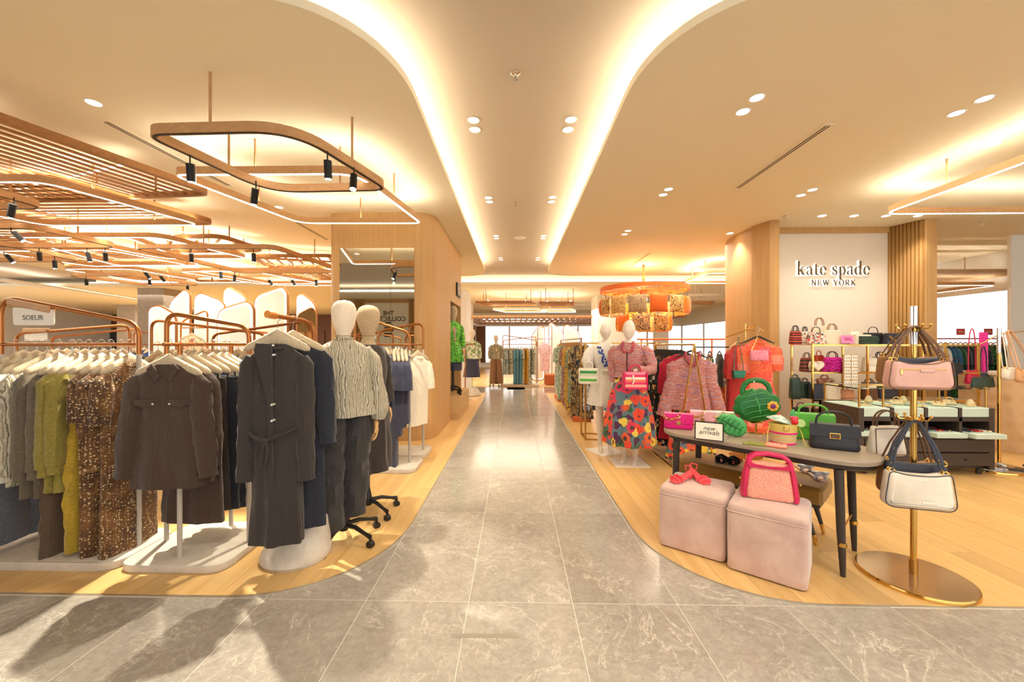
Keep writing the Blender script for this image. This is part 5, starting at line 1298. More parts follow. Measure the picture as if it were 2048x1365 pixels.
for i, (u, v) in enumerate(((1448,922),(1472,926))):
    s_ = sandal(['left','right'][i]+' black slide sandal with crossed straps on the velvet bench', BSHOE, BSHOE, P(u, v, BZ), radians(-50), .22, 0, ((.16,.045),(.36,.05)), group='black slides')
for i, (u, v) in enumerate(((1604,940),(1632,955))):
    sandal(['left','right'][i]+' slide sandal with a silver bow on the velvet bench', SILV, LEATHER('rose_sole', (224,190,174)), P(u, v, BZ), radians(-12), .22, 0, ((.2,.04),), bow=SILV, group='silver bow slides')

# ================================================================== BRASS BAG STANDS
def oval_base(t, rx, ry, rz, topm):
    mb = MB().lathe([(.001,.0),(rx*.98,.0),(rx,.004),(rx,.028),(rx*.992,.032)], 40, sy=ry/rx); mb.xf(Matrix.Rotation(rz, 4, 'Z')); obj('base', mb, GOLD, t)
    mb = MB().lathe([(rx*.975,.031),(rx*.97,.0335),(.001,.0335)], 40, sy=ry/rx); mb.xf(Matrix.Rotation(rz, 4, 'Z')); obj('base_plate', mb, topm, t)
BP = M('champagne_plate', (206,180,146), .12, .8)
c = P(1827, 1152, .02); pst = P(1822, 1148, .03)
bs = thing('bag_stand', 'tall brass bag stand on a round base holding two tiers of shoulder bags', 'display stand', (c.x, c.y, 0))
oval_base(bs, .285, .285, 0, BP)
obj('pole', MB().cyl((0,0,.03),(0,0,1.68),.0165,16), GOLD, bs); obj('pole_collar', MB().cyl((0,0,.03),(0,0,.12),.0215,16), GOLDS, bs); obj('pole_cap', MB().cyl((0,0,1.50),(0,0,1.745),.0195,16), CHROME, bs)
for z in (1.60, 1.02):
    obj('tier_ring', MB().lathe([(.017,-.02),(.028,-.015),(.028,.015),(.017,.02)], 16, (0,0,z)), GOLD, bs)
    for k in range(6):
        a = 2*pi*k/6+.3; obj('hook_arm', MB().tube([(.02*cos(a),.02*sin(a),z),(.065*cos(a),.065*sin(a),z+.0),(.078*cos(a),.078*sin(a),z+.02)], .005, 6), GOLD, bs)
        obj('hook_ball', MB().ball((.078*cos(a),.078*sin(a),z+.024), .009, n=8, m=5), GOLD, bs)
def hung(label, mat, stand, off, rz, zt, zb, w, h, d, strap, strapm, top=.92, sag=.03, **k):
    """shoulder bag hanging by two straps from the tier at height zt; bag bottom at zb"""
    loc = Vector((stand[0]+off[0], stand[1]+off[1], zb)); b = thing('shoulder_bag', label, 'handbag', loc, rz)
    wt = w*top; o3 = fillet([(-w/2,0,0),(w/2,0,0),(wt/2,h,0),(wt*.22,h-sag,0),(-wt*.22,h-sag,0),(-wt/2,h,0)], [.05,.05,.025,.05,.05,.025], 5)
    obj('body', MB().slab([(p.x, p.y) for p in o3], -d/2, d/2, min(.03, d*.32)), mat, b)
    if k.get('piping'): obj('piping', MB().tube([(p.x*.985, -d/2+.012, (p.y-h/2)*.985+h/2) for p in o3], .003, 6, True), k['piping'], b)
    if k.get('flap'): obj('flap', MB().slab([(p.x*.96, p.y) for p in fillet([(-w*.48,h*.4,0),(w*.48,h*.4,0),(wt*.49,h,0),(-wt*.49,h,0)], .02, 4)], -d/2-.008, -d/2+.004), mat, b)
    hk = Matrix.Rotation(-rz, 3, 'Z') @ Vector((stand[0]+off[0]*.35-loc.x, stand[1]+off[1]*.35-loc.y, zt-zb))
    for s, y in ((1,-.018),(1,.018)):
        pts = [(-w*.43*top, y, h*.98),(-w*.28+hk.x*.4, y+hk.y*.5, h+(zt-zb-h)*.42),(-.025+hk.x, y*.5+hk.y, hk.z-.004),(hk.x, y*.5+hk.y, hk.z+.006),(.025+hk.x, y*.5+hk.y, hk.z-.004),(w*.28+hk.x*.4, y+hk.y*.5, h+(zt-zb-h)*.42),(w*.43*top, y, h*.98)]
        obj('strap', MB().tube(pts, strap, 6, ry=strap*.6), strapm, b)
    for s in (-1, 1):
        for k2 in range(2): obj('ring', MB().tube([(s*w*.43*top+.015*cos(a), -.02+.02*k2+.006*sin(a), h*.97+.015*sin(a)) for a in [2*pi*i/12 for i in range(12)]], .004, 6, True), GOLD, b)
    return b
S1 = (c.x, c.y)
fr = Vector((0,-1,0))
hb = hung('blush pink shoulder bag with front zip, upper tier of the brass bag stand', BLUSH, S1, (-.085,-.11), radians(-10), 1.61, 1.225, .36, .185, .095, .007, BRNSTR, .86, .028, piping=BRNSTR)
obj('zip', MB().box((-.0,-.0485,.125),(.235,.005,.006)), GOLDS, hb, False); obj('zip_pull', MB().box((-.115,-.0505,.108),(.012,.005,.034),bev=.002), GOLD, hb); obj('label_patch', MB().box((.02,-.050,.118),(.075,.004,.02),bev=.002), BLUSH, hb)
hung('navy shoulder bag behind the blush pink one on the upper tier', NAVL, S1, (-.02,-.045), radians(-10), 1.61, 1.235, .34, .20, .05, .007, BRNSTR, .9, .02)
hung('tan shoulder bag at the back of the upper tier, edge showing at the left', TAN, S1, (.01,.06), radians(-4), 1.61, 1.24, .36, .19, .08, .007, BRNSTR, .88, .02)
hb = hung('cream shoulder bag, black topped, on the lower tier of the brass bag stand', CREAML, S1, (-.10,-.12), radians(-16), 1.01, .505, .36, .225, .10, .007, NAVL, .84, .02, piping=NAVL)
obj('label_patch', MB().box((.035,-.0515,.05),(.075,.004,.022),bev=.002), CREAML, hb); obj('front_line', MB().tube([(x,-.0505+.012*(z/.235),z) for x, z in ((-.15,.03),(.15,.03),(.135,.165),(-.135,.165))], .0018, 5, True), NAVL, hb)
hung('black shoulder bag right behind the cream one on the lower tier', NAVL, S1, (-.04,-.05), radians(-14), 1.01, .53, .34, .245, .05, .007, NAVL, .9, .02)
hung('tan shoulder bag at the back of the lower tier', TAN, S1, (.0,.05), radians(-6), 1.01, .53, .34, .22, .08, .007, BRNSTR, .9, .02)
bag('cream satchel with brown trim and two handles hanging behind the pole of the bag stand', CREAML, (S1[0]+.0, S1[1]+.19, .74), radians(4), .24, .20, .09, .86, .5, name='satchel', handles=((.08,.12,-.012,.006),(.08,.12,.012,.006)), hm=BRNSTR, piping=BRNSTR)
c = P(1998, 938, .02)
b2 = thing('bag_stand', 'second brass bag stand far right by the patterned counter', 'display stand', (c.x, c.y, 0)); oval_base(b2, .30, .24, .2, BP)
obj('pole', MB().cyl((0,0,.03),(0,0,1.64),.016,14), GOLD, b2); obj('pole_cap', MB().cyl((0,0,1.40),(0,0,1.70),.019,14), CHROME, b2); obj('cross_arm', MB().tube([(-.22,-.0,1.5),(0,0,1.62),(.3,-.02,1.66)], .006, 8), GOLD, b2)
S2 = (c.x, c.y)
hung('peach leather shoulder bag on the second brass bag stand', LEATHER('peach_leather', (226,172,128)), S2, (.26,-.06), radians(5), 1.66, 1.05, .30, .16, .08, .009, LEATHER('peach_leather', (226,172,128)), .9, .0, flap=(.6,.98))
hung('cream shoulder bag left of the peach one on the second brass bag stand', CREAML, S2, (.10,-.02), radians(15), 1.64, 1.08, .22, .15, .07, .008, CREAML, .9, .0)
bag('flat dark green clutch on the second brass bag stand', LEATHER('bottle_green', (44,62,50)), (S2[0]-.12, S2[1]+.06, .98), radians(5), .30, .13, .05, name='clutch_bag')
for i in range(2): sandal(['left','right'][i]+' black bowed flat sandal on the second bag stand base', BSHOE, BSHOE, (S2[0]+.10+.13*i, S2[1]-.10, .036), radians(60), .22, 0, ((.2,.035),), bow=FAB('black_bow', (40,36,34)), group='black bowed sandals')
sandal('pale satin flat sandal on the base of the second bag stand', SILV, SILV, (S2[0]-.13, S2[1]-.06, .036), radians(70), .22, 0, ((.2,.035),), bow=SILV)
# ================================================================== COUNTER CABINET WITH TRAYS
MINT = M('mint_tray', (198,214,202), .5); VELT = M('tray_lining', (206,222,210), .8)
CX0, CX1, CY0, CY1, CZ = 3.94, 5.46, 4.65, 5.25, .776
cb = thing('tray_counter', 'dark wood jewellery counter with mint trays and drawers behind the bag stand', 'cabinet', ((CX0+CX1)/2, (CY0+CY1)/2, 0)); Wc, Dc = CX1-CX0, CY1-CY0
g = MB(); g.box((0,.03,.09),(Wc,Dc-.06,.04)); g.box((-Wc/2+.03,0,.42),(.06,Dc,.70)); g.box((Wc/2-.03,0,.42),(.06,Dc,.70)); g.box((0,Dc/2-.02,.42),(Wc,.04,.70)); g.box((0,0,.435),(Wc-.12,Dc,.03)); g.box((0,0,.645),(Wc-.12,Dc,.045))
for i in range(1, 4): g.box((-Wc/2+Wc*i/4, 0, .61), (.035, Dc, .33))
obj('carcass', g, ESPX, cb, False)
for x in (-1, 1):
    for y in (-1, 1): obj('leg', MB().tube([(x*(Wc/2-.12), y*(Dc/2-.06), .0),(x*(Wc/2-.1), y*(Dc/2-.06), .075)], [.022,.034], 10), ESP, cb)
for r_, z in ((0, .345), (1, .19)):
    d = obj('drawer', MB().box((0,-Dc/2+.0,z),(Wc-.13,.025,.145),bev=.004), ESPX, cb); obj('knob', MB().ball((.42 if r_ else 0,-Dc/2-.018,z),.011,n=10,m=6), BLACK, d)
for i in range(4):
    x = -Wc/2+Wc*(i+.5)/4; w = Wc/4-.045
    t = obj('display_tray', MB().box((x,0,.72),(w,Dc-.01,.10),bev=.004), MINT, cb); obj('tray_lining', MB().box((x,0,.772),(w-.03,Dc-.05,.006)), VELT, t, False)
    pu = [0.02,.05,.10,.14][i]
    t = obj('pull_out_tray', MB().box((x,-.02-pu,.475),(w,Dc-.05,.05),bev=.003), MINT, cb); obj('tray_lining', MB().box((x,-.02-pu,.501),(w-.03,Dc-.08,.004)), VELT, t, False)
gt = thing('glass_canopy', 'clear glass shelf on brass posts over the jewellery counter', 'shelf', ((CX0+CX1)/2, (CY0+CY1)/2, CZ))
obj('glass_pane', MB().box((0,0,.215),(Wc*.98,Dc*.9,.012)), M('green_glass', (226,246,238), .02, trans=1.0, ior=1.3), gt, False)
for x, y in ((-1,-1),(-1,1),(1,-1),(1,1),(-.62,-1)): obj('post', MB().cyl((x*Wc*.47, y*Dc*.42, 0),(x*Wc*.47, y*Dc*.42, .235),.011,10), GOLDS, gt)
JEW = M('champagne_card', (230,206,164), .5)
for i, (x, y, k) in enumerate(((-.52,-.1,0),(-.33,-.18,0),(-.30,.1,1),(-.1,-.05,2),(.02,-.2,0),(.1,.08,1),(.28,-.16,2),(.36,.1,0),(.52,-.05,2),(.6,-.2,1))):
    q = thing('jewellery_stand', 'small pale jewellery piece on the counter trays, %s from the left' % ordn[i], 'jewellery', ((CX0+CX1)/2+x, (CY0+CY1)/2+y, CZ), R.uniform(-.8,.8), 'jewellery on the counter')
    if k == 0: obj('card', MB().box((0,0,.006),(.11,.08,.012),bev=.003), JEW, q); obj('necklace', MB().tube([(.04*cos(a),.028*sin(a),.014) for a in [2*pi*j/14 for j in range(14)]], .0035, 6, True), GOLD, q)
    elif k == 1: obj('bust', MB().lathe([(.035,0),(.045,.02),(.03,.06),(.016,.085),(.001,.09)], 14), JEW, q); obj('necklace', MB().tube([(.042*cos(a),.042*sin(a),.03) for a in [2*pi*j/14 for j in range(14)]], .004, 6, True), GOLD, q)
    else:
        obj('ramp', MB().box((0,0,.03),(.11,.09,.02),rx=.4,bev=.004), JEW, q); obj('bangle', MB().tube([(.03*cos(a),0,.062+.03*sin(a)) for a in [2*pi*j/16 for j in range(16)]], .005, 6, True), GOLD, q)
WC = [(40,46,60),(52,60,70),(196,40,50),(226,216,200),(40,40,44),(220,212,200),(70,130,150),(170,30,40)]
for i in range(12):
    col = i//3; x = -Wc/2+Wc*(col+.5)/4+(-.1+.1*(i % 3)); y = -.12-[0.02,.05,.10,.14][col]
    q = thing('small_wallet', 'small leather wallet, %s from the left in the counter pull out trays' % ordn[i], 'wallet', ((CX0+CX1)/2+x, (CY0+CY1)/2+y, .504), R.uniform(-.3,.3), 'wallets in the pull out trays')
    m = LEATHER('wallet_%d' % (i % 8), WC[i % 8]); obj('cover', MB().box((0,0,.008),(.085,.12,.014),bev=.004), m, q); obj('clasp', MB().box((0,-.055,.010),(.02,.012,.016),bev=.003), GOLD, q)

# ================================================================== GOLD SHELF WITH BAGS
SX0, SY0, SY1, BAY = 4.36, 5.93, 6.37, .79
sh = thing('bag_shelf', 'open gold framed shelf unit full of handbags below the brand sign', 'shelf', (SX0+BAY*1.5, (SY0+SY1)/2, 0)); SWX = BAY*3
SHZ = [.28, .69, 1.10, 1.505]
SHG = M('shelf_glass', (226,214,190), .15, .2)
for i in range(4):
    for y in (-1, 1): obj('post', MB().box((-SWX/2+BAY*i, y*(SY1-SY0)/2, .76), (.022,.022,1.52)), GOLD, sh, False)
for z in SHZ:
    s_ = obj('shelf_board', MB().box((0,0,z-.012),(SWX,SY1-SY0,.012)), SHG, sh, False); obj('shelf_edge', MB().box((0,-(SY1-SY0)/2,z-.014),(SWX,.02,.024)), GOLD, s_, False)
def patt(name, a, b, sc): 
    if name in MC: return MC[name]
    m = M(name, a, .7); t = NT(m); o = t.n('ShaderNodeTexVoronoi', distance='MANHATTAN'); o.inputs['Scale'].default_value = sc; t.l(t.coord(), o.inputs['Vector']); t.col(t.mix(t.math('LESS_THAN', o.outputs['Distance'], .52), lin(a), lin(b))); return m
def strip(name, cols, ax='z', sc=1.0):
    if name in MC: return MC[name]
    m = M(name, cols[0], .6); t = NT(m); v = t.coord(); s = t.n('ShaderNodeSeparateXYZ'); t.l(v, s.inputs[0]); q = s.outputs['XYZ'.index(ax.upper())]
    f = t.math('FRACT', t.math('MULTIPLY', q, sc)); t.col(t.ramp(f, [(i/len(cols), c) for i, c in enumerate(cols)], 'CONSTANT')); return m
REDB = strip('red_black_stripe', [(196,50,36),(40,30,30),(214,90,60),(40,30,30)], 'z', 14); BW = patt('bw_lattice', (232,222,206), (36,32,30), 30); REDW = FLORAL('red_lattice', (228,218,204), [(214,54,40),(40,34,32),(40,34,32),(226,60,50)], (240,230,210), 26, .5)
CANV = FAB('cream_canvas', (228,212,188), .8, .06, 90); FEATH = FAB('fuchsia_feather', (240,20,150), .8, .3, 30, 1.0); GREENB = LEATHER('bottle_green', (44,62,50)); TANP = LEATHER('tan_pink', (214,150,116))
def onS(u, v, dy=0.0): 
    q = PY(u, v, SY0+.12+dy); k = min(SHZ, key=lambda z: abs(z-q.z)); q.z = k-.005; return q
def SB(u0, u1, vb, vt, mat, label, dy=0.0, d=.11, handles=1, hm=None, flap=None, top=.92, name='handbag', hh=.09, rz=0.0, **k):
    a, b = PY(u0, vb, SY0+.12+dy), PY(u1, vb, SY0+.12+dy); w = b.x-a.x; q = onS((u0+u1)/2, vb, dy); h = max(.05, PY(u0, vt, SY0+.12+dy).z-q.z)
    hs = () if not handles else tuple((w*.24, hh, (j-.5)*.03 if handles > 1 else 0, .006) for j in range(handles))
    return bag(label+' shelf', mat, q, rz, w, h, d, top, .6, name=name, handles=hs, hm=hm, flap=flap, **k)
SB(1580,1601,688,662, REDB, 'red and black striped tote at the left end of the top', handles=2, hm=BLKL, name='tote_bag')
SB(1602,1617,688,664, BW, 'narrow black and white lattice tote on the top', handles=2, hm=BLKL, name='tote_bag', dy=.1)
SB(1615,1649,688,664, REDW, 'red and white flower lattice hobo on the top', handles=1, hm=BLKL, sag=.03, dy=-.05)
SB(1622,1655,688,652, CANV, 'tall canvas tote with tan handles behind the hobo on the top', handles=2, hm=TAN, dy=.16, name='tote_bag', hh=.14)
SB(1647,1681,688,661, CANV, 'cream canvas tote with tan trim and tag on the top', handles=2, hm=TAN, name='tote_bag', hh=.11)
ps = onS(1695, 688, -.1)
sp_ = thing('price_sign', 'pink discount card on a small stand between the bags of the top shelf', 'sign', ps, .0); obj('card', MB().box((0,0,.075),(.18,.006,.12),rx=-.15), M('pink_card', (244,140,190), .6), sp_, False); text('lettering', '50%', .065, (0,-.006,.078), M('magenta_ink', (170,30,110), .6), sp_, .0004, (pi/2-.15,0,0)); obj('stand', MB().box((0,.02,.008),(.08,.05,.012),bev=.003), BLACK, sp_)
SB(1697,1722,688,664, CREAML, 'cream domed bag behind the pink card on the top', dy=.14, top=.6)
b = SB(1706,1738,688,670, CREAML, 'cream flap bag with chain on the top', handles=0, flap=(.6,.98), dy=-.02)
SB(1726,1766,688,666, BLKL, 'black round handled satchel on the top', dy=.12, hh=.10)
SB(1718,1753,688,673, GREENB, 'dark green flap bag in front of the black satchel on the top', handles=0, flap=(.6,.98), dy=-.08)
b = SB(1768,1801,688,667, NAVL, 'navy flap bag with gold chain at the right of the top', handles=0, flap=(.6,.98)); chain(b, [(-.1,-.07,.12),(-.03,-.075,.05),(.06,-.075,.10),(.12,-.07,.13)], .009, GOLD, .022)
SB(1601,1626,744,716, strip('brown_stripe', [(60,36,28),(150,60,40),(50,30,24)], 'z', 18), 'dark striped tote at the left of the second', handles=2, hm=BRNSTR, name='tote_bag')
SB(1628,1647,744,711, LEATHER('vermilion_leather', (222,80,40)), 'small vermilion handbag behind the heart bag on the second', dy=.14)
hq = onS(1633, 744, -.08); ht = thing('heart_bag', 'cream heart shaped bag on the second shelf', 'handbag', hq)
ho = [(.098*sin(a)**3, .10+.0055*(13*cos(a)-5*cos(2*a)-2*cos(3*a)-cos(4*a))) for a in [2*pi*i/40 for i in range(40)]]; ho = [(x, z-min(q[1] for q in ho)) for x, z in ho]
obj('body', MB().slab(ho[::-1], -.04, .04, .014), CREAML, ht); obj('piping', MB().tube([(x*.86, -.041, z*.86+.012) for x, z in ho], .004, 6, True), M('tan_trim', (206,176,130), .5), ht); chain(ht, [(-.09,0,.15),(-.115,-.01,.08),(-.10,-.02,.02)], .009, M('cream_chain', (232,220,190), .4), .024)
fb = SB(1645,1684,744,715, FEATH, 'fluffy fuchsia feather bag on the second', hm=LEATHER('wine', (110,30,50)), handles=2, hh=.10, top=.85)
mbf = MB(); rr = random.Random(3)
for i in range(150):
    a = rr.uniform(-.13,.13); z = rr.uniform(.02,.19); y = -.06-.02*rr.random(); mbf.tube([(a,y,z),(a+rr.uniform(-.03,.03),y-.025,z+rr.uniform(-.01,.03)),(a+rr.uniform(-.06,.06),y-.035,z+rr.uniform(-.05,.03))], [.007,.006,.001], 5)
o = obj('feathers', mbf, FEATH, fb); o['kind'] = 'stuff'
SB(1682,1692,744,716, CREAML, 'narrow cream bag beside the feather bag on the second', handles=0)
SB(1725,1749,744,716, CREAML, 'cream flap satchel on the second', flap=(.5,.98), hh=.08); SB(1750,1764,744,716, BLKL, 'black quilted bag with gold edge on the second', dy=.05); SB(1742,1776,744,714, CANV, 'pale bag with an arched black handle behind the cream satchel on the second', hm=BLKL, dy=.16)
SB(1775,1800,744,722, BLUSH, 'blush bag at the right end of the second', handles=1)
for i, (a, b, t_, m, s) in enumerate(((1580,1600,756,GREENB,'dark green tote at the left of the third'),(1599,1620,764,GREENB,'small dark green tote on the third'),(1619,1644,768,NAVL,'slouchy black pouch bag on the third'),(1634,1664,757,TANP,'tan pink tote on the third'),(1648,1678,766,CANV,'grey beige tote in front of the tan pink one on the third'),(1664,1706,780,LEATHER('apricot_leather', (226,160,116)),'apricot pleated tote on the third'),(1724,1752,765,BRNSTR,'dark brown hobo on the third'),(1754,1792,766,NAVL,'dark quilted tote on the third'))):
    SB(a, b, 800, t_, m, s, dy=(i % 2)*.12, handles=2 if i != 2 else 1, hh=.07, name='tote_bag', top=1.0)
for i, (a, b, t_, m) in enumerate(((1585,1618,815,BLKL),(1622,1650,818,BRNSTR))): SB(a, b, 853, t_, m, ['black bag at the left of the lowest','brown bag on the lowest'][i], handles=1)
cp = onS(1702, 772, -.16); es = thing('earring_display', 'upright champagne display of carded earrings on the bag shelf', 'display stand', PY(1702, 774, SY0-.06)); 
obj('back_board', MB().box((0,.012,.235),(.21,.014,.47)), M('champagne_board', (196,166,110), .3, .5), es, False)
for i in range(5):
    for j in range(2):
        k_ = obj('earring_card', MB().box((-.05+.1*j,0,.05+.092*i),(.088,.006,.08)), M('earring_card_white', (240,230,212), .6), es, False); obj('earring', MB().ball((-.068+.1*j,-.006,.05+.092*i),.007,n=6,m=4).ball((-.032+.1*j,-.006,.05+.092*i),.007,n=6,m=4), M('earring_dark', (90,56,40), .3), k_)

# ================================================================== PATTERNED COUNTER AND GOODS AT THE RIGHT EDGE
def hexpat():
    m = M('hex_wallpaper', (216,180,138), .6); t = NT(m); v = t.coord((1,1,1)); o = t.n('ShaderNodeTexVoronoi'); o.inputs['Scale'].default_value = 5.5; o.inputs['Randomness'].default_value = .25; t.l(v, o.inputs['Vector'])
    t.col(t.mix(t.ramp(o.outputs['Distance'], [(.1,(0,0,0)),(.5,(255,255,255))]), t.ramp(o.outputs['Color'], [(0,(222,184,140)),(1,(206,160,116))]), lin((228,196,156)))); return m
ct = thing('service_counter', 'beige leaf patterned service counter at the right picture edge', 'counter', (7.2, 4.6, 0)); obj('front', MB().box((0,0,.53),(.6,3.5,1.05)), hexpat(), ct, False); obj('top', MB().box((0,0,1.075),(.66,3.56,.04),bev=.006), M('counter_top', (226,206,176), .3), ct); obj('plinth', MB().box((0,0,.03),(.54,3.46,.055)), ESPX, ct, False)
rk = thing('clothes_rack', 'red rail of blouses with small red sale cards behind the patterned counter', 'clothes rack', (9.2, 8.35, 0)); RED = M('red_metal', (170,50,44), .4)
for x in (-.95, .75): obj('post', MB().cyl((x,0,0),(x,0,1.66),.015,8), RED, rk)
obj('rail', MB().cyl((-.97,0,1.62),(.77,0,1.62),.014,8), RED, rk); obj('lower_rail', MB().cyl((-.95,0,.15),(.75,0,.15),.012,8), RED, rk); 
for i, x in enumerate((-.75,-.1,.45)):
    k_ = obj('price_card', MB().box((x,-.02,1.76),(.17,.006,.13)), M('red_card', (196,66,52), .6), rk, False); text('lettering', 'SALE', .05, (x,-.024,1.76), CARD, k_, .0003)
MULT = [PRINT('purple_print', [(110,84,150),(220,200,220),(60,50,90),(150,110,170)], 28), WHITEC, FAB('teal_cloth', (40,96,130)), FAB('forest_cloth', (40,92,56)), FAB('slate_cloth', (52,60,72)), BLKC, FAB('sand_cloth', (206,176,140)), FAB('wine_cloth', (110,36,44)), PRINT('green_black', [(30,50,34),(60,140,70),(20,24,22)], 24)]
for i in range(17):
    x = 9.2-.88+.1*i; rz_ = E-.35; c_ = [0,0,0,1,1,2,2,3,4,5,8,5,4,8,3,4,5][i]
    hanger((x, 8.35, 1.632), rz_, 'wooden hanger, %s from the left on the red rail behind the counter' % ordn[i], 'hangers on the red rail', slim=True)
    shirt('%s blouse from the left on the red rail, %s' % (ordn[i], ['purple print','white','teal','forest green','slate grey','black','sand','wine red','green and black'][c_]), MULT[c_], (x, 8.35, 1.632), rz_, 'blouse', 'blouses on the red rail', 'blouse', L=.62, hem=.2, dep=.045, sl=.3, sw=.07, n=14, collar=None)
for i in range(8):
    x = 9.2-.8+.2*i; s_ = shirt('dark garment below the red rail, %s from the left' % ordn[i], [MULT[8], MULT[5], MULT[3], MULT[4]][i % 4], (x, 8.6, 1.02), E-.3, 'blouse', 'low garments behind the counter', 'blouse', L=.6, hem=.2, dep=.05, sl=0, n=12, collar=None)
for i, (u, v, m, w, h, lab) in enumerate(((1944,768,LEATHER('crimson_leather', (196,30,70)),.20,.20,'crimson tote hanging in front of the patterned counter'),(1967,762,NAVL,.17,.11,'small navy flap bag hanging in front of the patterned counter'),(1912,748,BLKL,.17,.16,'black bag standing left on the counter end'))):
    q = PY(u, v, 5.95); b = bag(lab, m, q, .1, w, h, .08, .85, .5, handles=((w*.3,.62 if i == 0 else .4,0,.007),) if i < 2 else ((w*.3,.08,0,.006),))
q = PY(1960, 735, 6.0); single('scarf_roll', MB().cyl((0,0,0),(0,0,.58),.045,12), FAB('magenta_cloth', (226,50,150)), 'upright magenta scarf roll on the patterned counter', 'scarf', (q.x+.05, q.y+.0, 1.10))

# ================================================================== MANNEQUINS BY THE AISLE, RIGHT
SKINW = M('white_mannequin', (236,224,206), .35)
TWD = TWEED('pink_tweed', [(120,60,70),(186,100,104),(204,140,122),(160,72,90),(216,176,154),(140,100,136)], 7, 95)
FLOR = FLORAL('bright_floral', (96,124,130), [(226,74,50),(232,190,64),(86,40,76),(226,96,52),(236,206,84),(214,60,90),(70,110,72)], (70,34,60), 9.0, .6, leaf=[(50,110,70),(96,124,140),(80,50,90),(216,96,70)])
plate = lambda t, rz: obj('base_plate', MB().box((0,-.02,.006),(.42,.42,.012),rz=rz,bev=.003), M('white_plate', (236,230,220), .35), t)
p3 = P(1215, 903); p4 = P(1255, 926)
m3 = thing('mannequin', 'white mannequin in a white dress with blue embroidery holding a green striped bag', 'mannequin', p3+Vector((-.03,.0,0)), radians(-4)); plate(m3, .5)
torso(m3, SKINW, True, ([(-.23,-.02,1.20),(-.24,-.20,1.06)], [(.22,-.0,1.17),(.23,-.08,.96)])); face_head(SKINW, m3, 1.685, -.15)
d = obj('dress', cloth([(0,0,1.53,.06,.055,0),(0,0,1.505,.11,.08,0),(0,0,1.465,.175,.1,.01),(0,0,1.4,.19,.12,.02),(0,0,1.3,.18,.135,.02),(0,0,1.17,.135,.11,.03),(0,0,1.13,.14,.115,.03),(0,0,1.0,.19,.155,.06),(0,0,.82,.225,.19,.08),(0,0,.66,.245,.21,.10)], 40, 9), WHITEC, m3)
for s in (-1, 1): obj('dress_sleeve', limb([(s*.14,0,1.46),(s*.21,-.0,1.38),(s*.25,-.02,1.26),(s*.235,-.05,1.14)], [.05,.085,.09,.04], 14, 5, .07), WHITEC, d)
obj('belt', cloth([(0,0,1.165,.142,.118,.01),(0,0,1.12,.144,.12,.01)], 24, 5), WHITEC, d); 
for s in (-1, 1): obj('bow', MB().ball((.02+s*.04,-.135,1.14),.045,.02,.022,10,6), WHITEC, d); obj('bow_tail', MB().slab([(.02+s*.01,1.13),(.02+s*.035,1.13),(.02+s*.06,.95),(.02+s*.03,.95)][::s], -.15, -.142), WHITEC, d)
BLUEE = M('blue_embroidery', (46,84,168), .8); eb = MB(); rr = random.Random(5)
for s in (-1, 1):
    for k in range(26):
        q = rr.random(); x = s*(.085*(1-q)+.012+rr.uniform(-.028,.028)); z = 1.46-.26*q; y = -(.104+.036*min(1,(1.46-z)/.12))*sqrt(max(.1,1-(x/.20)**2))-.007
        eb.ball((x,y,z), .014, .006, .014, 6, 4)
e_ = obj('embroidery', eb, BLUEE, d); e_['kind'] = 'stuff'
put_hand(SKINW, m3, (-.242,-.215,1.05), -1, (-.9,0,0)); put_hand(SKINW, m3, (.231,-.09,.95), 1)
m4 = thing('mannequin', 'white mannequin in a pink tweed jacket and bright floral skirt by the stone aisle', 'mannequin', p4+Vector((.02,0,0)), radians(-26)); plate(m4, .45)
torso(m4, SKINW, True, ([(-.20,.02,1.18),(-.18,-.0,.98)], [(.275,-.06,1.20),(.10,-.27,1.185)])); face_head(SKINW, m4, 1.685, -.2)
j = obj('jacket', cloth([(0,0,1.525,.065,.06,0),(0,0,1.5,.12,.085,0),(0,0,1.465,.185,.105,.0),(0,0,1.4,.205,.125,.0),(0,0,1.28,.195,.145,.01),(0,0,1.17,.165,.13,.01),(0,0,1.10,.185,.145,.02),(0,0,1.085,.188,.148,.03)], 40, 5), TWD, m4)
obj('jacket_sleeve', limb([(.15,0,1.46),(.225,0,1.39),(.27,-.03,1.27),(.28,-.07,1.2),(.22,-.16,1.18),(.14,-.24,1.185)], [.055,.075,.07,.068,.062,.055], 14, 4, .03), TWD, j)
obj('jacket_sleeve', limb([(-.15,0,1.46),(-.20,.01,1.39),(-.205,.03,1.2),(-.19,.0,1.02)], [.055,.072,.066,.055], 14, 4, .03), TWD, j)
FRN = FLORAL('fringe', (160,60,80), [(206,80,90),(226,120,80),(150,50,90)], (230,170,120), 40, .5)
for s in (-1, 1): obj('fringe_trim', MB().tube([(s*.062,-.045,1.53),(s*.072,-.09,1.49),(s*.055,-.115,1.43),(s*.015,-.13,1.40)], [.016,.022,.020,.014], 8), FRN, j)
obj('placket', MB().tube([(.0,-.128,1.40),(.0,-.15,1.28),(0,-.137,1.17),(0,-.152,1.09)], .007, 6), M('plum_trim', (90,36,56), .8), j)
sk = obj('skirt', cloth([(0,0,1.14,.15,.12,.0),(0,0,1.05,.175,.14,.03),(0,0,.85,.24,.2,.06),(0,0,.6,.29,.25,.09),(0,0,.40,.315,.275,.11),(0,0,.255,.33,.29,.12)], 54, 9, 1), FLOR, m4)
put_hand(SKINW, m4, (.09,-.285,1.17), 1, (-.35,0,.5)); put_hand(SKINW, m4, (-.182,-.005,.97), -1)
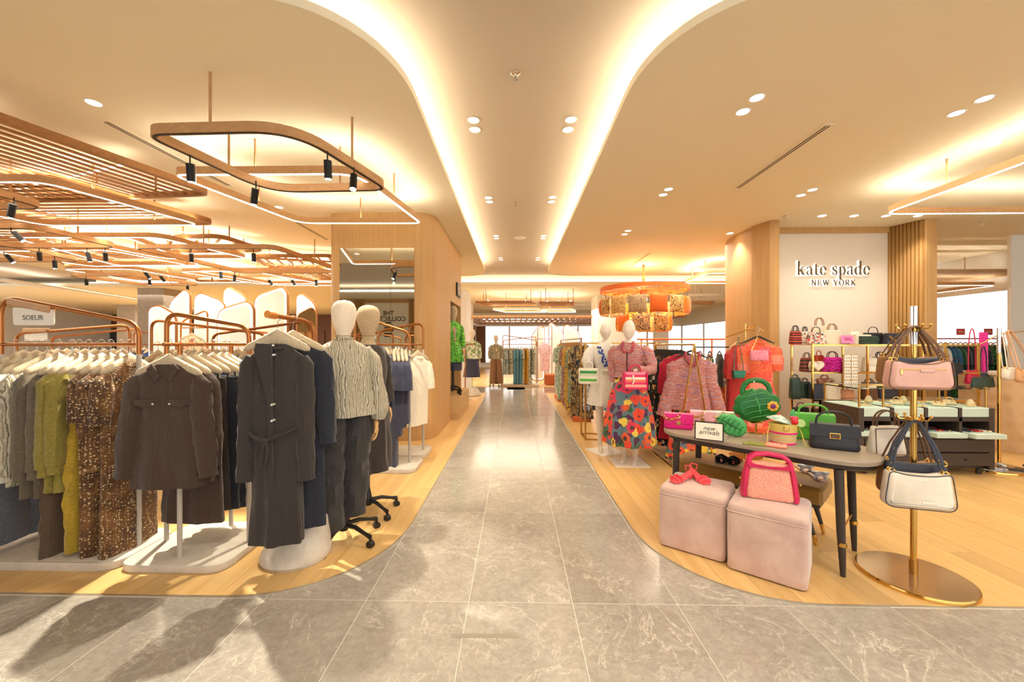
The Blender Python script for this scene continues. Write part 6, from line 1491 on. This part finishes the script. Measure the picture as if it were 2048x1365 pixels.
def hb_on(u, v, Y, lab, cols, hm, w=.27, h=.2, rz=.1):
    q = PY(u, v, Y); t = bag(lab, strip(lab.split()[0]+'_bag_stripe', cols, 'z', 1/h), q, rz, w, h, .11, .92, .6, name='tote_bag', handles=((w*.24,.10,-.02,.007),(w*.24,.10,.02,.007)), hm=hm)
    for s in (-1, 1): obj('side_trim', MB().box((s*w*.478,0,h*.5),(.02,.1,h*.96),bev=.006), hm, t)
    return t
hb_on(1270, 779, p4.y-.32, 'pink striped tote hanging from the forearm of the tweed mannequin', [(230,60,110),(240,170,150),(226,44,100),(236,120,90),(244,220,200),(226,44,100),(240,130,150)], LEATHER('raspberry', (214,24,92)), .27, .205, -.1)
hb_on(1177, 768, p3.y-.25, 'green and cream striped tote held by the white dressed mannequin', [(238,232,210),(96,180,70),(238,232,210),(210,220,180),(60,150,70),(238,232,210)], CREAML, .25, .21, -.25)

# gold frame rack with blue garments behind
gr = thing('clothes_rack', 'square gold clothes rack with blue and white garments behind the white mannequins', 'clothes rack', (1.65, 6.45, 0))
for x in (-.55, .55):
    for y in (-.2, .2): obj('post', MB().box((x,y,.765),(.026,.026,1.53)), GOLDS, gr, False)
    obj('foot_bar', MB().box((x,0,.013),(.026,.4,.026)), GOLDS, gr, False); obj('top_bar', MB().box((x,0,1.52),(.026,.4,.026)), GOLDS, gr, False)
for y in (-.2, .2): obj('foot_bar', MB().box((0,y,.013),(1.1,.026,.026)), GOLDS, gr, False)
obj('rail', MB().box((0,0,1.52),(1.1,.026,.026)), GOLDS, gr, False)
BLUEW = FLORAL('blue_white_print', (228,228,226), [(40,90,190),(60,110,200),(30,70,160)], (230,230,230), 16, .4)
for i in range(6):
    x = 1.16+.14*i; shirt('blue and white print garment, '+ordn[i]+' from the aisle on the square gold rack', [BLUEW, NAVYC, BLUEW][i % 3], (x, 6.45, 1.5325), E-.2, 'dress', 'garments on the square gold rack', 'dress', L=.92, hem=.22, dep=.06, sl=.2, n=18, collar=None); hanger((x, 6.45, 1.5325), E-.2, 'slim hanger, %s from the aisle on the square gold rack' % ordn[i], 'hangers on the square gold rack', True)

# rack with tweed jacket in front and dark florals
RX, RY0, RY1 = 2.14, 4.80, 6.1
rt = thing('clothes_rack', 'gold A frame clothes rack of dark floral dresses behind the display table', 'clothes rack', (RX, 5.5, 0))
for y in (RY0-5.5, RY1-5.5):
    for s in (-1, 1): obj('leg', MB().cyl((0,y,1.505),(s*.24,y,.012),.011,8), GOLD, rt)
for s in (-1, 1): obj('foot_bar', MB().box((s*.24,-.05,.012),(.022,1.32,.022)), GOLD, rt, False)
obj('rail', MB().cyl((0,RY0-5.53,1.5),(0,RY1-5.47,1.5),.013,10), GOLD, rt)
DKF = FLORAL('dark_floral', (34,36,38), [(226,100,60),(228,196,90),(206,60,60),(230,220,190),(60,120,80)], (240,210,120), 11, .34, leaf=[(40,70,50),(220,210,190),(34,36,38),(34,36,38)])
for i in range(8):
    y = RY1-.1-.115*i; m = [DKF,DKF,FLORAL('dark_floral_green', (30,40,34), [(60,140,80),(220,210,180),(200,70,50)], (230,200,90), 9, .36),DKF,DKF,DKF,DKF,FAB('crimson_cloth', (190,30,60))][i]
    hanger((RX, y, 1.5125), -.35, 'black slim hanger, %s from the back of the gold A frame rack' % ordn[i], 'hangers on the A frame rack', True, mat=BLACKP)
    shirt('%s, %s from the back of the gold A frame rack' % (['dark floral dress','dark floral dress','green leaf print dress','dark floral blouse dress','dark floral dress','dark floral midi dress','dark floral dress','crimson long dress'][i], ordn[i]), m, (RX, y, 1.5125), -.35, 'dress', None, 'dress', L=1.22-.12*(i % 3), hem=.26, dep=.06, sl=.42, sw=.06, n=24, collar=None, fold=.16)
hanger((RX+.02, 4.93, 1.5125), -.08, 'black slim hanger in the pink tweed jacket', None, True, mat=BLACKP)
tj = shirt('pink tweed jacket facing the aisle at the front of the gold A frame rack', TWD, (RX+.02, 4.93, 1.5125), -.08, 'jacket', None, 'jacket', L=.67, hem=.235, dep=.085, sh=.215, sl=.66, sw=.085, n=40, collar=None, fold=.05, spread=.12, sleeve_end=.075)
for s in (-1, 1): obj('fringe_trim', MB().tube([(s*.07,-.03,-.10),(s*.085,-.05,-.15),(s*.05,-.06,-.22),(s*.012,-.065,-.28)], [.014,.02,.018,.012], 8), FRN, tj)
skirt('bright floral skirt hanging below the pink tweed jacket', FLOR, (RX+.03, 4.96, 1.0), -.08, None, -.05, L=.86, w=.15, hem=.30, dep=.12, n=44)
# red patchwork dress stand
RDX, RDY = 3.10, 5.25
rs = thing('dress_stand', 'gold face out stand holding the red patchwork dress', 'dress stand', (RDX-.02, RDY+.14, 0)); obj('pole', MB().cyl((0,0,.02),(0,0,1.78),.013,10), GOLD, rs); obj('base', MB().lathe([(.001,0),(.2,0),(.2,.015),(.001,.018)], 24), GOLD, rs); obj('arm', MB().tube([(-.26,.0,1.60),(-.1,-.1,1.67),(0,-.04,1.70),(.02,-.2,1.68)], .009, 8), GOLD, rs); obj('arm', MB().tube([(0,0,1.72),(.07,-.1,1.74),(.12,-.2,1.66)], .007, 8), GOLD, rs)
PATCH = None
def patchwork():
    m = M('red_patchwork', (230,80,60), .75); t = NT(m); v = t.coord((7.5,7.5,9)); mp = t.n('ShaderNodeVectorMath', operation='FLOOR'); t.l(v, mp.inputs[0]); w = t.n('ShaderNodeTexWhiteNoise', noise_dimensions='3D'); t.l(mp.outputs[0], w.inputs['Vector'])
    a = t.noise(t.coord(), 60, 3, .7); c = t.ramp(w.outputs['Value'], [(0,(226,60,48)),(.25,(236,110,60)),(.45,(214,60,90)),(.6,(240,130,110)),(.8,(232,80,40))], 'CONSTANT'); t.col(t.mix(t.ramp(a, [(.45,(0,0,0)),(.6,(150,150,150))]), c, lin((246,190,150)))); return m
PATCH = patchwork()
rd_ = shirt('red and orange patchwork dress on the gold stand by the oak column', PATCH, (RDX+.03, RDY-.05, 1.695), -.1, 'dress', None, 'dress', L=1.12, hem=.30, dep=.14, sh=.195, sl=.30, sw=.095, n=40, collar='band', fold=.16, flare=(.17, 0, .4), sleeve_end=.06, spread=.03)
hanger((RDX+.03, RDY-.05, 1.695), -.1, 'black hanger in the red patchwork dress', None, True, mat=BLACKP)
shirt('plain dark red dress left behind the patchwork dress', FAB('dark_red_cloth', (168,34,30)), (RDX-.18, RDY+.02, 1.63), .5, 'dress', None, 'dress', L=1.15, hem=.24, dep=.1, sl=.34, sw=.085, n=26, collar=None)
hanger((RDX-.18, RDY+.02, 1.63), .5, 'wooden hanger in the plain dark red dress', None, True)
q = PY(1477, 757, RDY-.16); b = bag('small emerald crossbody bag hanging before the dark red dress', LEATHER('emerald_leather', (32,120,92)), q, -.05, .145, .095, .06, .95, .8, name='crossbody_bag', flap=(.6,.98)); obj('strap', MB().tube([(-.06,0,.09),(-.03,.03,.3),(.02,.05,.52),(.05,.03,.3),(.065,0,.09)], .006, 6), LEATHER('emerald_strap', (80,110,90)), b)
q = PY(1518, 722, RDY-.22); b = bag('pink woven pouch hanging in front of the patchwork dress', TWEED('pink_weave', [(206,60,90),(240,180,190),(220,90,120)], 120, 120), q, -.1, .22, .13, .06, .96, .5, name='pouch_bag'); obj('strap', MB().tube([(-.09,0,.125),(-.02,.02,.26),(.0,.03,.35),(.02,.02,.26),(.09,0,.125)], .004, 6), GOLD, b)

# dresses along the aisle
RAILX = 1.30
ar = thing('clothes_rack', 'gold rail of long printed dresses lining the right side of the aisle on orange plinths', 'clothes rack', (RAILX, 9.4, 0))
for y in (-1.55, 1.9): obj('post', MB().cyl((0,y,.1),(0,y,1.62),.016,10), COPPER, ar)
obj('rail', MB().cyl((0,-1.6,1.62),(0,1.95,1.62),.014,10), COPPER, ar)
ORNG = M('orange_plinth', (206,104,46), .5)
single('display_plinth', MB().box((0,0,.05),(.34,.5,.10),bev=.01), ORNG, 'near orange plinth under the aisle dress rail', 'plinth', (RAILX, 7.95, .0045)); single('display_plinth', MB().box((0,0,.05),(.34,.9,.10),bev=.01), ORNG, 'far orange plinth under the aisle dress rail', 'plinth', (RAILX, 11.0, .003))
pth = [(.5*cos(a),.5*sin(a)) for a in [2*pi*k/28 for k in range(28)]]
single('round_plinth', MB().prism(pth, 0, .16), ORNG, 'round orange plinth behind the square gold rack', 'plinth', (2.1, 7.6, .0045))
DRP = [PRINT('dark_swirl', [(34,34,54),(150,116,60),(28,30,44),(206,180,120),(40,60,80),(30,30,40)], 7, .6, 2.5, (1,1,.5)), FAB('brass_yellow', (206,160,40)), PRINT('green_teal_print', [(60,120,96),(210,214,190),(40,90,70),(120,170,130)], 18), PRINT('yellow_print', [(216,170,40),(90,60,30),(236,200,90),(180,120,30)], 12), PRINT('brown_rose_print', [(110,66,58),(206,150,140),(60,40,40),(226,200,180)], 20), PRINT('mint_print', [(90,150,120),(230,230,210),(50,100,80)], 22), PRINT('blue_teal_print', [(60,110,140),(226,220,200),(40,70,100)], 18)]
dn = ['dark swirl print','plain brass yellow','green teal print','yellow print','brown rose print','mint print','blue teal print']
for i, (y, k) in enumerate(((7.80,0),(7.98,0),(8.3,2),(8.5,3),(8.72,1),(8.95,3),(9.3,4),(9.55,4),(9.9,5),(10.3,2),(10.7,5),(11.1,6))):
    hanger((RAILX, y, 1.6325), -.75, 'slim wooden hanger, %s from the near end of the aisle dress rail' % ordn[i], 'hangers on the aisle dress rail', True)
    shirt('%s dress, %s from the near end of the aisle dress rail' % (dn[k], ordn[i]), DRP[k], (RAILX, y, 1.6325), -.75 if i else -.5, 'dress', None, 'dress', L=1.42-.1*(i % 3), hem=.24, dep=.09, sl=.4, sw=.08, n=22, collar='shirt' if i == 0 else None, fold=.16)

# ================================================================== CUSHION CHANDELIER
chx, chy = PY(1287, 560, 10.3).x, 10.3
OR = M('orange_metal', (226,110,40), .5)
chd = thing('cushion_chandelier', 'orange ring chandelier frame from which printed cushions hang', 'chandelier', (chx, chy, 2.9))
ring = [(1.07*cos(2*pi*k/48), 1.07*sin(2*pi*k/48), .06) for k in range(48)]; obj('ring', band(ring, .035, .11), OR, chd)
for k in range(12):
    a = 2*pi*k/12; obj('spoke', MB().box((.53*cos(a),.53*sin(a),.0),(1.06,.03,.03),rz=a), OR, chd, False)
obj('rod', MB().cyl((0,0,-.1),(0,0,.655),.03,12), OR, chd); obj('hub', MB().lathe([(.001,-.14),(.09,-.12),(.09,.03),(.001,.05)], 20), OR, chd)
bulb = obj('bulb', MB().ball((0,0,-.24),.09,n=14,m=10), M('bulb_glow', (255,230,180), .4, emit=(1,.72,.38), es=18), chd)
l = bpy.data.lights.new('chandelier_light', 'POINT'); l.energy = 60; l.color = (1,.62,.3); l.shadow_soft_size = .1; lo = bpy.data.objects.new('chandelier_light', l); lo.location = (chx, chy, 2.60); COL.objects.link(lo)
l = bpy.data.lights.new('chandelier_light', 'POINT'); l.energy = 40; l.color = (1,.60,.28); l.shadow_soft_size = .1; lo = bpy.data.objects.new('chandelier_light', l); lo.location = (chx, chy, 3.15); COL.objects.link(lo)
def cushion_mesh(s=.43):
    n = 14; vs = []; fs = []
    for sd in (-1, 1):
        for i in range(n+1):
            for j in range(n+1):
                u, w = -1+2*i/n, -1+2*j/n; pin = 1-.06*(1-u*u)*abs(w)**3; pin2 = 1-.06*(1-w*w)*abs(u)**3
                vs.append((u*s/2*pin2, sd*.075*((1-u*u)*(1-w*w))**.42, w*s/2*pin))
    N = (n+1)**2
    for sd in (0, 1):
        for i in range(n):
            for j in range(n):
                q = [sd*N+i*(n+1)+j, sd*N+(i+1)*(n+1)+j, sd*N+(i+1)*(n+1)+j+1, sd*N+i*(n+1)+j+1]; fs.append(tuple(q if sd == 0 else q[::-1]))
    return MB().add(vs, fs)
CUM = cushion_mesh(); CM = [PRINT('gold_damask', [(206,150,60),(240,206,130),(170,110,40),(250,226,170)], 20), patt('brown_lattice', (190,160,120), (70,50,40), 44), FAB('orange_velvet', (216,100,24)), PRINT('amber_clouds', [(226,170,80),(110,70,40),(240,200,120),(150,90,50)], 9, .6, 2), FAB('burnt_orange', (230,120,30)), PRINT('violet_print', [(110,80,100),(226,190,120),(60,40,60)], 16), PRINT('amber_leaf', [(236,170,50),(190,110,30),(250,210,110)], 14)]
cmd = {}
cn = ['gold damask','brown lattice','plain orange velvet','amber cloud print','burnt orange','violet print','amber leaf print']
seq = [0,1,2,3,4,5,6,0,3,6,1,5,4,3,0,6]
for i in range(14):
    a = -pi/2-.66+2*pi*(i-.5)/14; k = seq[(i-14) % 16] if False else seq[i]
    if k not in cmd: cmd[k] = mesh_of('cushion', CUM); cmd[k].materials.append(CM[k]); [setattr(p, 'use_smooth', True) for p in cmd[k].polygons]
    t = thing('cushion', '%s cushion, %s round the upper ring of the chandelier' % (cn[k], ordn[i]), 'cushion', (chx+1.05*cos(a), chy+1.05*sin(a), 2.46), a+pi/2, 'cushions of the upper chandelier ring'); obj('cover', cmd[k], None, t); obj('hanging_cord', MB().cyl((0,0,.2),(0,0,.43),.004,5), BLACK, t)
for i in range(8):
    a = -pi/2+2*pi*(i+.5)/8; k = [3,6,4,0,3,6,4,5,3,5][i]
    t = thing('cushion', '%s cushion, %s round the lower ring of the chandelier' % (cn[k], ordn[i]), 'cushion', (chx+.62*cos(a), chy+.62*sin(a), 2.04), a+pi/2, 'cushions of the lower chandelier ring')
    if k not in cmd: cmd[k] = mesh_of('cushion', CUM); cmd[k].materials.append(CM[k]); [setattr(p, 'use_smooth', True) for p in cmd[k].polygons]
    obj('cover', cmd[k], None, t); obj('hanging_cord', MB().cyl((0,0,.2),(0,0,.83),.004,5), BLACK, t)
# ================================================================== BACKGROUND
FIN = M('fin_fabric', (240,236,228), .7); FINLED = M('fin_led', (255,255,255), .4, emit=(1,.95,.88), es=1.0)
def fin(label, pts, Y, z0=.05, r=.14, turn=0.0):
    """upright white light panel with copper rim; pts: top outline in the photograph from left to right"""
    w = [PY(u, v, Y) for u, v in pts]; xs = [p.x for p in w]; cx = (min(xs)+max(xs))/2
    out = fillet([(min(xs)-cx, z0, 0)]+[(p.x-cx, p.z, 0) for p in w]+[(max(xs)-cx, z0, 0)], r, 6)
    t = thing('light_panel', label, 'light panel', (cx, Y, 0), turn)
    o = [(p.x, p.y) for p in out][::-1]
    obj('panel', MB().slab(o, -.03, .03), FIN, t, False)
    obj('copper_rim', MB().tube([(p[0], 0, p[1]) for p in o], .012, 6, True, ry=.034), COPPER, t)
    c = Vector((0, sum(p[1] for p in o)/len(o)))
    obj('led_edge', MB().tube([(p[0]*.93 if abs(p[0]) > .01 else p[0], -.034, c.y+(p[1]-c.y)*.965) for p in o], .012, 5, True), FINLED, t, False)
    return t
fin('white light panel left of the four post rack, nearest of the left group', [(301,618),(318,612),(346,628),(352,640)], 6.6)
fin('narrow white light panel with a steep top at the left of the panel group', [(341,606),(372,580),(380,590)], 7.6)
fin('white light panel with floral top in front, middle left of the panel group', [(391,596),(402,587),(450,606)], 8.2)
fin('white light panel behind, peaking above the middle of the panel group', [(449,584),(458,576),(494,596)], 8.6)
fin('wide white light panel right of the middle, in front row', [(438,622),(497,604),(508,616)], 7.0)
fin('tall white light panel with a high right shoulder behind the black coat', [(511,594),(566,575),(575,586)], 7.6)
fin('narrow white light panel against the oak pillar', [(595,594),(604,589),(632,610)], 8.4)
mp_ = [PY(597, 632, 6.3), PY(625, 615, 6.3), PY(632, 628, 6.3)]
ml = thing('standing_mirror', 'slim standing mirror with a slanted top behind the black coat', 'mirror', (mp_[1].x, 6.3, 0), .25)
o = [(p.x-mp_[1].x, p.z) for p in mp_]; o = [(o[0][0], .004)]+o+[(o[2][0], .004)]; o = [(p.x, p.y) for p in fillet([(a, b, 0) for a, b in o], .07, 5)]
obj('mirror_pane', MB().slab(o[::-1], -.01, .01), MIR, ml, False); obj('copper_rim', MB().tube([(a, 0, b) for a, b in o], .014, 6, True), COPPER, ml)
shirt('cream blouse with a pink rose print hung on the light panels', FLORAL('rose_print', (240,214,176), [(206,70,80),(226,120,110),(90,120,70)], (230,180,120), 9, .34), (PY(384, 655, 6.9).x, 6.9, 1.78), .1, 'blouse', None, 'blouse', L=.62, hem=.2, sl=.2, dep=.06, n=24, collar='band')
hanger((PY(384, 655, 6.9).x, 6.9, 1.78), .1, 'cream hanger of the rose print blouse', None)
ms = thing('garment_stand', 'thin copper hanging frame in front of the light panels', 'clothes rack', (PY(395, 660, 6.9).x, 6.9, 0)); loop_frame(ms, (-.30,0), (.18,0), 1.90, 2.12, 1.795, z0=.0, rad=.1, split=1.3, r=.014)

CLB = {'indigo': FAB('indigo', (48,66,120)), 'black': BLKC, 'white': WHITEC, 'orange': FAB('orange_cloth', (222,120,40)), 'redflower': FLORAL('coral_flower', (230,90,80), [(240,150,130),(220,50,50),(244,200,180)], (240,220,200), 10, .4), 'red': FAB('coral_red', (214,60,44)), 'sand': FAB('sand_cloth2', (210,184,150)), 'denim': DENIM}
nrk = [0]
PROTO = {}
def proto_garment(key, mat, kind='shirt', L=.8):
    if key in PROTO: return PROTO[key]
    t = shirt('x', mat, (0,-50,-50), 0, 'shirt', None, 'shirt', L=L, hem=.22, dep=.05, sl=.45 if L < 1 else .3, sw=.065, n=16, collar=None); PROTO[key] = [t, False]; return PROTO[key]
def back_rack(label, a, b, za, zb, items, where, rz=None, L=.8, facing=.25):
    a, b = Vector((a[0], a[1], 0)), Vector((b[0], b[1], 0)); c = (a+b)/2; t = thing('clothes_rack', label, 'clothes rack', c)
    loop_frame(t, a-c, b-c, za, zb, 1.5, z0=.05, rad=.1); d = (b-a).normalized(); n_ = Vector((-d.y, d.x, 0))
    base_slab([tuple((a-c-d*.08+n_*.24)[:2]), tuple((a-c-d*.08-n_*.24)[:2]), tuple((b-c+d*.08-n_*.24)[:2]), tuple((b-c+d*.08+n_*.24)[:2])], .005, .055, CONC, .08, t)
    ang = atan2(d.y, d.x)+pi/2; k = 0; N = sum(n for _, n, _ in items)
    for key, n, nm in items:
        for i in range(n):
            p = a+(b-a)*((k+.6)/(N+.2)); k += 1
            hanger((p.x, p.y, 1.5125), ang+R.uniform(-.1,.1), 'cream hanger, %s %s' % (ordn[k-1], where), 'hangers '+where)
            pr = proto_garment(key+str(L), CLB[key], L=L); lab = '%s %s %s' % (ordn[i], nm, where); g_ = nm+'s '+where
            if not pr[1]: pr[1] = True; pr[0].location = (p.x, p.y, 1.5125); pr[0].rotation_euler = (0,0,ang); pr[0]['label'] = lab; pr[0]['group'] = g_
            else: dup(pr[0], (p.x, p.y, 1.5125), ang+R.uniform(-.1,.1), lab, g_)
back_rack('copper rack behind the front left rack, far left', (-5.6,4.35), (-4.3,4.35), 1.62, 1.72, [('black',5,'black shirt'),('sand',4,'sand coloured shirt')], 'on the second row rack at far left')
back_rack('copper rack behind the front left rack, beside the second white card', (-4.1,4.4), (-2.8,4.4), 1.78, 1.62, [('sand',3,'sand coloured blouse'),('denim',4,'denim shirt'),('indigo',3,'indigo shirt')], 'on the second row rack behind the front rack')
back_rack('copper rack in the third row at far left', (-7.4,6.2), (-6.0,6.2), 1.62, 1.75, [('red',4,'coral red shirt'),('black',5,'black blouse')], 'on the third row left rack')
back_rack('copper rack in the third row holding blue shirts and coral flower tops', (-5.6,6.3), (-3.9,6.3), 1.85, 1.68, [('indigo',5,'indigo blouse'),('redflower',5,'coral flower top'),('orange',4,'orange blouse')], 'on the third row rack left of the light panels')
back_rack('copper rack behind the light panels at left', (-8.8,9.0), (-7.2,9.0), 1.8, 1.65, [('indigo',5,'indigo top'),('white',5,'white top')], 'on the far left rack')
back_rack('copper rack behind the four post rack', (-3.55,4.6), (-2.35,4.6), 1.62, 1.78, [('sand',4,'sand top'),('denim',3,'denim top'),('black',3,'black top')], 'on the rack behind the four post rack')
# far end of the aisle
def simple_mannequin(label, loc, rz, top, bottom, skinm=CREAM, skirtlen=.25, trous=False, base=True):
    t = thing('mannequin', label, 'mannequin', loc, rz)
    if base: caster_base(t, .24, 4, .4)
    else: obj('pole', MB().cyl((0,0,.1),(0,0,1.0),.014,10), GREYTUBE, t)
    torso(t, skinm, False, ([(-.21,-.0,1.17),(-.22,-.04,.95)], [(.21,-.0,1.17),(.22,-.04,.95)])); egg_head(skinm, t, 1.675)
    b = obj('top', cloth([(0,0,1.53,.06,.055,0),(0,0,1.5,.12,.08,0),(0,0,1.46,.18,.1,.01),(0,0,1.38,.19,.12,.02),(0,0,1.1,.17,.13,.03),(0,0,.98,.2,.15,.06)], 24, 6), top, t)
    for s in (-1, 1): obj('sleeve', limb([(s*.14,0,1.46),(s*.2,0,1.38),(s*.23,0,1.17),(s*.23,-.04,1.0)], [.05,.07,.065,.05], 10, 4, .04), top, b); put_hand(skinm, t, (s*.221,-.045,.94), s)
    if trous:
        for s in (-1, 1): obj('trouser_leg', limb([(s*.085,0,1.02),(s*.1,0,.8),(s*.12,0,.1)], [.1,.105,.12], 12, 4, .05), bottom, t)
    else: obj('skirt', cloth([(0,0,1.02,.17,.13,.02),(0,0,.7,.22,.17,.06),(0,0,skirtlen,.25,.2,.1)], 24, 7), bottom, t)
    return t
BR = FAB('camel_brown', (150,110,76)); TOPB = PRINT('stone_print', [(110,104,84),(200,190,160),(80,76,64)], 26)
simple_mannequin('far mannequin in a printed top and camel trousers at the end of the aisle', P(992, 773), radians(5), TOPB, BR, trous=True)
q = P(1040, 777); CLB2 = [PRINT('sea_print', [(110,150,160),(206,210,196),(70,100,110)], 18), PRINT('stone_green_print', [(150,160,130),(90,100,80),(220,214,190)], 20), FAB('sea_blue', (96,150,170)), FAB('ochre_cloth', (206,156,50)), PRINT('forest_white', [(60,80,70),(220,216,196),(110,130,110)], 22)]
fr_ = thing('clothes_rack', 'copper rack of long printed dresses closing the view at the aisle end', 'clothes rack', (q.x, 14.5, 0)); loop_frame(fr_, (-.62,0), (.62,0), 1.85, 1.65, 1.5, z0=.05, rad=.1); loop_frame(fr_, (-.62,.4), (.62,.4), 1.65, 1.8, 1.5, z0=.05, rad=.1); base_slab([(-.7,-.3),(.7,-.3),(.7,.7),(-.7,.7)], .005, .06, CONC, .08, fr_)
names2 = ['sea print','stone green print','plain sea blue','plain ochre','forest and white print']
for i, k in enumerate((0,1,0,1,4,2,2,2,4,3,3,4,1,4)):
    x = q.x-.56+.085*i; hanger((x, 14.5, 1.5125), E, 'hanger, %s from the left on the far aisle end rack' % ordn[i], 'hangers on the far aisle end rack'); shirt('%s dress, %s from the left on the far aisle end rack' % (names2[k], ordn[i]), CLB2[k], (x, 14.5, 1.5125), E+R.uniform(-.5,.1), 'dress', None, 'dress', L=1.3 if 4 < i < 12 else .95, hem=.24, dep=.07, sl=.3, n=14, collar=None)
for i, (pts, Y) in enumerate((([(1064,672),(1078,652),(1088,655)], 16.2), ([(1098,650),(1102,646),(1126,664)], 16.6), ([(1127,655),(1134,650),(1158,664)], 16.8))):
    fin(['far white light panel left of the hanging pink dress','far white light panel behind the hanging pink dress','far white light panel right of the pink dress'][i], pts, Y)
fx = PY(1090, 700, 15.6).x; f2 = thing('garment_stand', 'tall thin copper display frame with a pink dress at the far end', 'clothes rack', (fx, 15.7, 0)); obj('frame', MB().tube(fillet([(-.28,0,.02),(-.28,0,2.15),(.28,0,2.25),(.28,0,.02)], .1, 6, False), .014, 8), COPPER, f2); obj('cross_rail', MB().cyl((-.28,0,1.72),(.28,0,1.72),.012,8), COPPER, f2)
shirt('pink and white printed dress on the far copper display frame', PRINT('pink_white_print', [(226,180,190),(240,220,220),(190,110,140)], 24), (fx, 15.65, 1.70), .0, 'dress', None, 'dress', L=1.1, hem=.2, dep=.08, sl=.35, n=18, collar=None); hanger((fx, 15.65, 1.70), 0, 'hanger of the far pink dress', None, True)
single('leather_pouf', MB().box((0,0,.2),(.62,.62,.4),bev=.03), M('cognac_leather', (190,100,50), .5), 'cognac leather cube pouf at the far end beyond the aisle', 'pouf', (P(1098,752,.2).x, 15.0, .004))
simple_mannequin('mannequin in a cream green blouse and navy skirt beyond the pillar niche', P(944, 785, .1)+Vector((0,0,-.0)), radians(20), PRINT('cream_green', [(236,228,206),(120,150,90),(240,236,220)], 12), NAVYC, skirtlen=.45, base=False)
q = P(950, 800)
single('stone_pedestal', MB().lathe([(.25,0),(.27,.02),(.26,.07),(.2,.16),(.17,.2),(.001,.205)], 24), CONC, 'small white stone pedestal beyond the oak pillar under the far mannequin', 'plinth', (P(944,785,.1).x, P(944,785,.1).y, .003))
s9 = thing('garment_post', 'single copper post with arm beside the mannequin beyond the pillar', 'coat stand', (P(940,800).x-.12, 10.7, 0)); obj('post', MB().tube(fillet([(0,0,.05),(0,0,1.5),(.28,0,1.52)], .06, 5, False), .016, 10), COPPER, s9); obj('foot', MB().lathe([(.18,0),(.18,.05),(.001,.055)], 20), CONC, s9)
struct('wall_left', MB().box((-1.95, 12.9, 1.6), (.9, 1.2, 3.2)), WPAINT, False)
# rail and shelves behind the tweed jacket rack
bk_ = thing('rail_partition', 'low orange rail and shelf partition behind the tweed jacket rack', 'shelf', (4.4, 9.2, 0))
obj('top_rail', MB().cyl((-1.6,0,1.62),(1.9,0,1.62),.02,8), OR, bk_); 
for x in (-1.5, .1, 1.6): obj('post', MB().cyl((x,0,0),(x,0,1.62),.018,8), OR, bk_)
for z in (.35, .75): obj('shelf_board', MB().box((.6,.1,z),(2.2,.4,.03)), ORNG, bk_, False)
obj('bench_back', MB().box((.6,.32,.35),(2.2,.03,.6)), ORNG, bk_, False)
for i in range(7):
    bag('blue print pouch, '+ordn[i]+' on the orange partition shelf', PRINT('blue_pouch_print', [(70,90,150),(210,200,220),(120,130,190)], 14), (4.25+.22*i, 9.1, .765), R.uniform(-.3,.3), .2, .2, .1, .8, .5, name='pouch_bag', group='pouches on the orange partition shelf')
bag('gold satin tote standing on the lower orange shelf', M('gold_satin_cloth', (190,140,60), .3, .5), (4.85, 8.9, .365), .2, .36, .34, .16, .8, .5, name='tote_bag')
back2 = [DKF, DKF, FAB('slate_cloth', (52,60,72)), FAB('periwinkle', (120,130,190)), DKF]
rk2 = thing('clothes_rack', 'slim dark clothes rail with small floral tops behind the orange partition', 'clothes rack', (4.3, 7.6, 0))
for x in (-.9, .9): obj('post', MB().cyl((x,0,0),(x,0,1.45),.013,8), BLACK, rk2)
obj('rail', MB().cyl((-.9,0,1.45),(.9,0,1.45),.012,8), BLACK, rk2)
for i in range(9):
    x = 3.5+.18*i; m = [WHITEC,DKF,BLKC,DKF,WHITEC,DKF,DKF,MULT[4],back2[3]][i]; rz_ = .2 if i == 5 else E-.2
    hanger((x, 7.6, 1.4625), rz_, 'black hanger, %s from the left on the slim dark rail' % ordn[i], 'hangers on the slim dark rail', True, mat=BLACKP); shirt('%s top, %s from the left on the slim dark rail' % (['white','dark floral','black','dark floral','white','dark floral','dark floral','slate','periwinkle'][i], ordn[i]), m, (x, 7.6, 1.4625), rz_, 'top', None, 'top', L=.62, hem=.19, sl=0, dep=.05, n=16, collar=None)

# faint tape residue on the stone floor
MARK = M('tape_residue', (150,140,124), .5)
a_ = P(905,1272); b_ = P(1038,1273); single('tape_mark', MB().box((0,0,.0006),((b_-a_).length,.028,.0008)), MARK, 'faint brown tape mark across the stone tiles in the foreground', 'floor mark', (a_+b_)/2, .02, None, False)
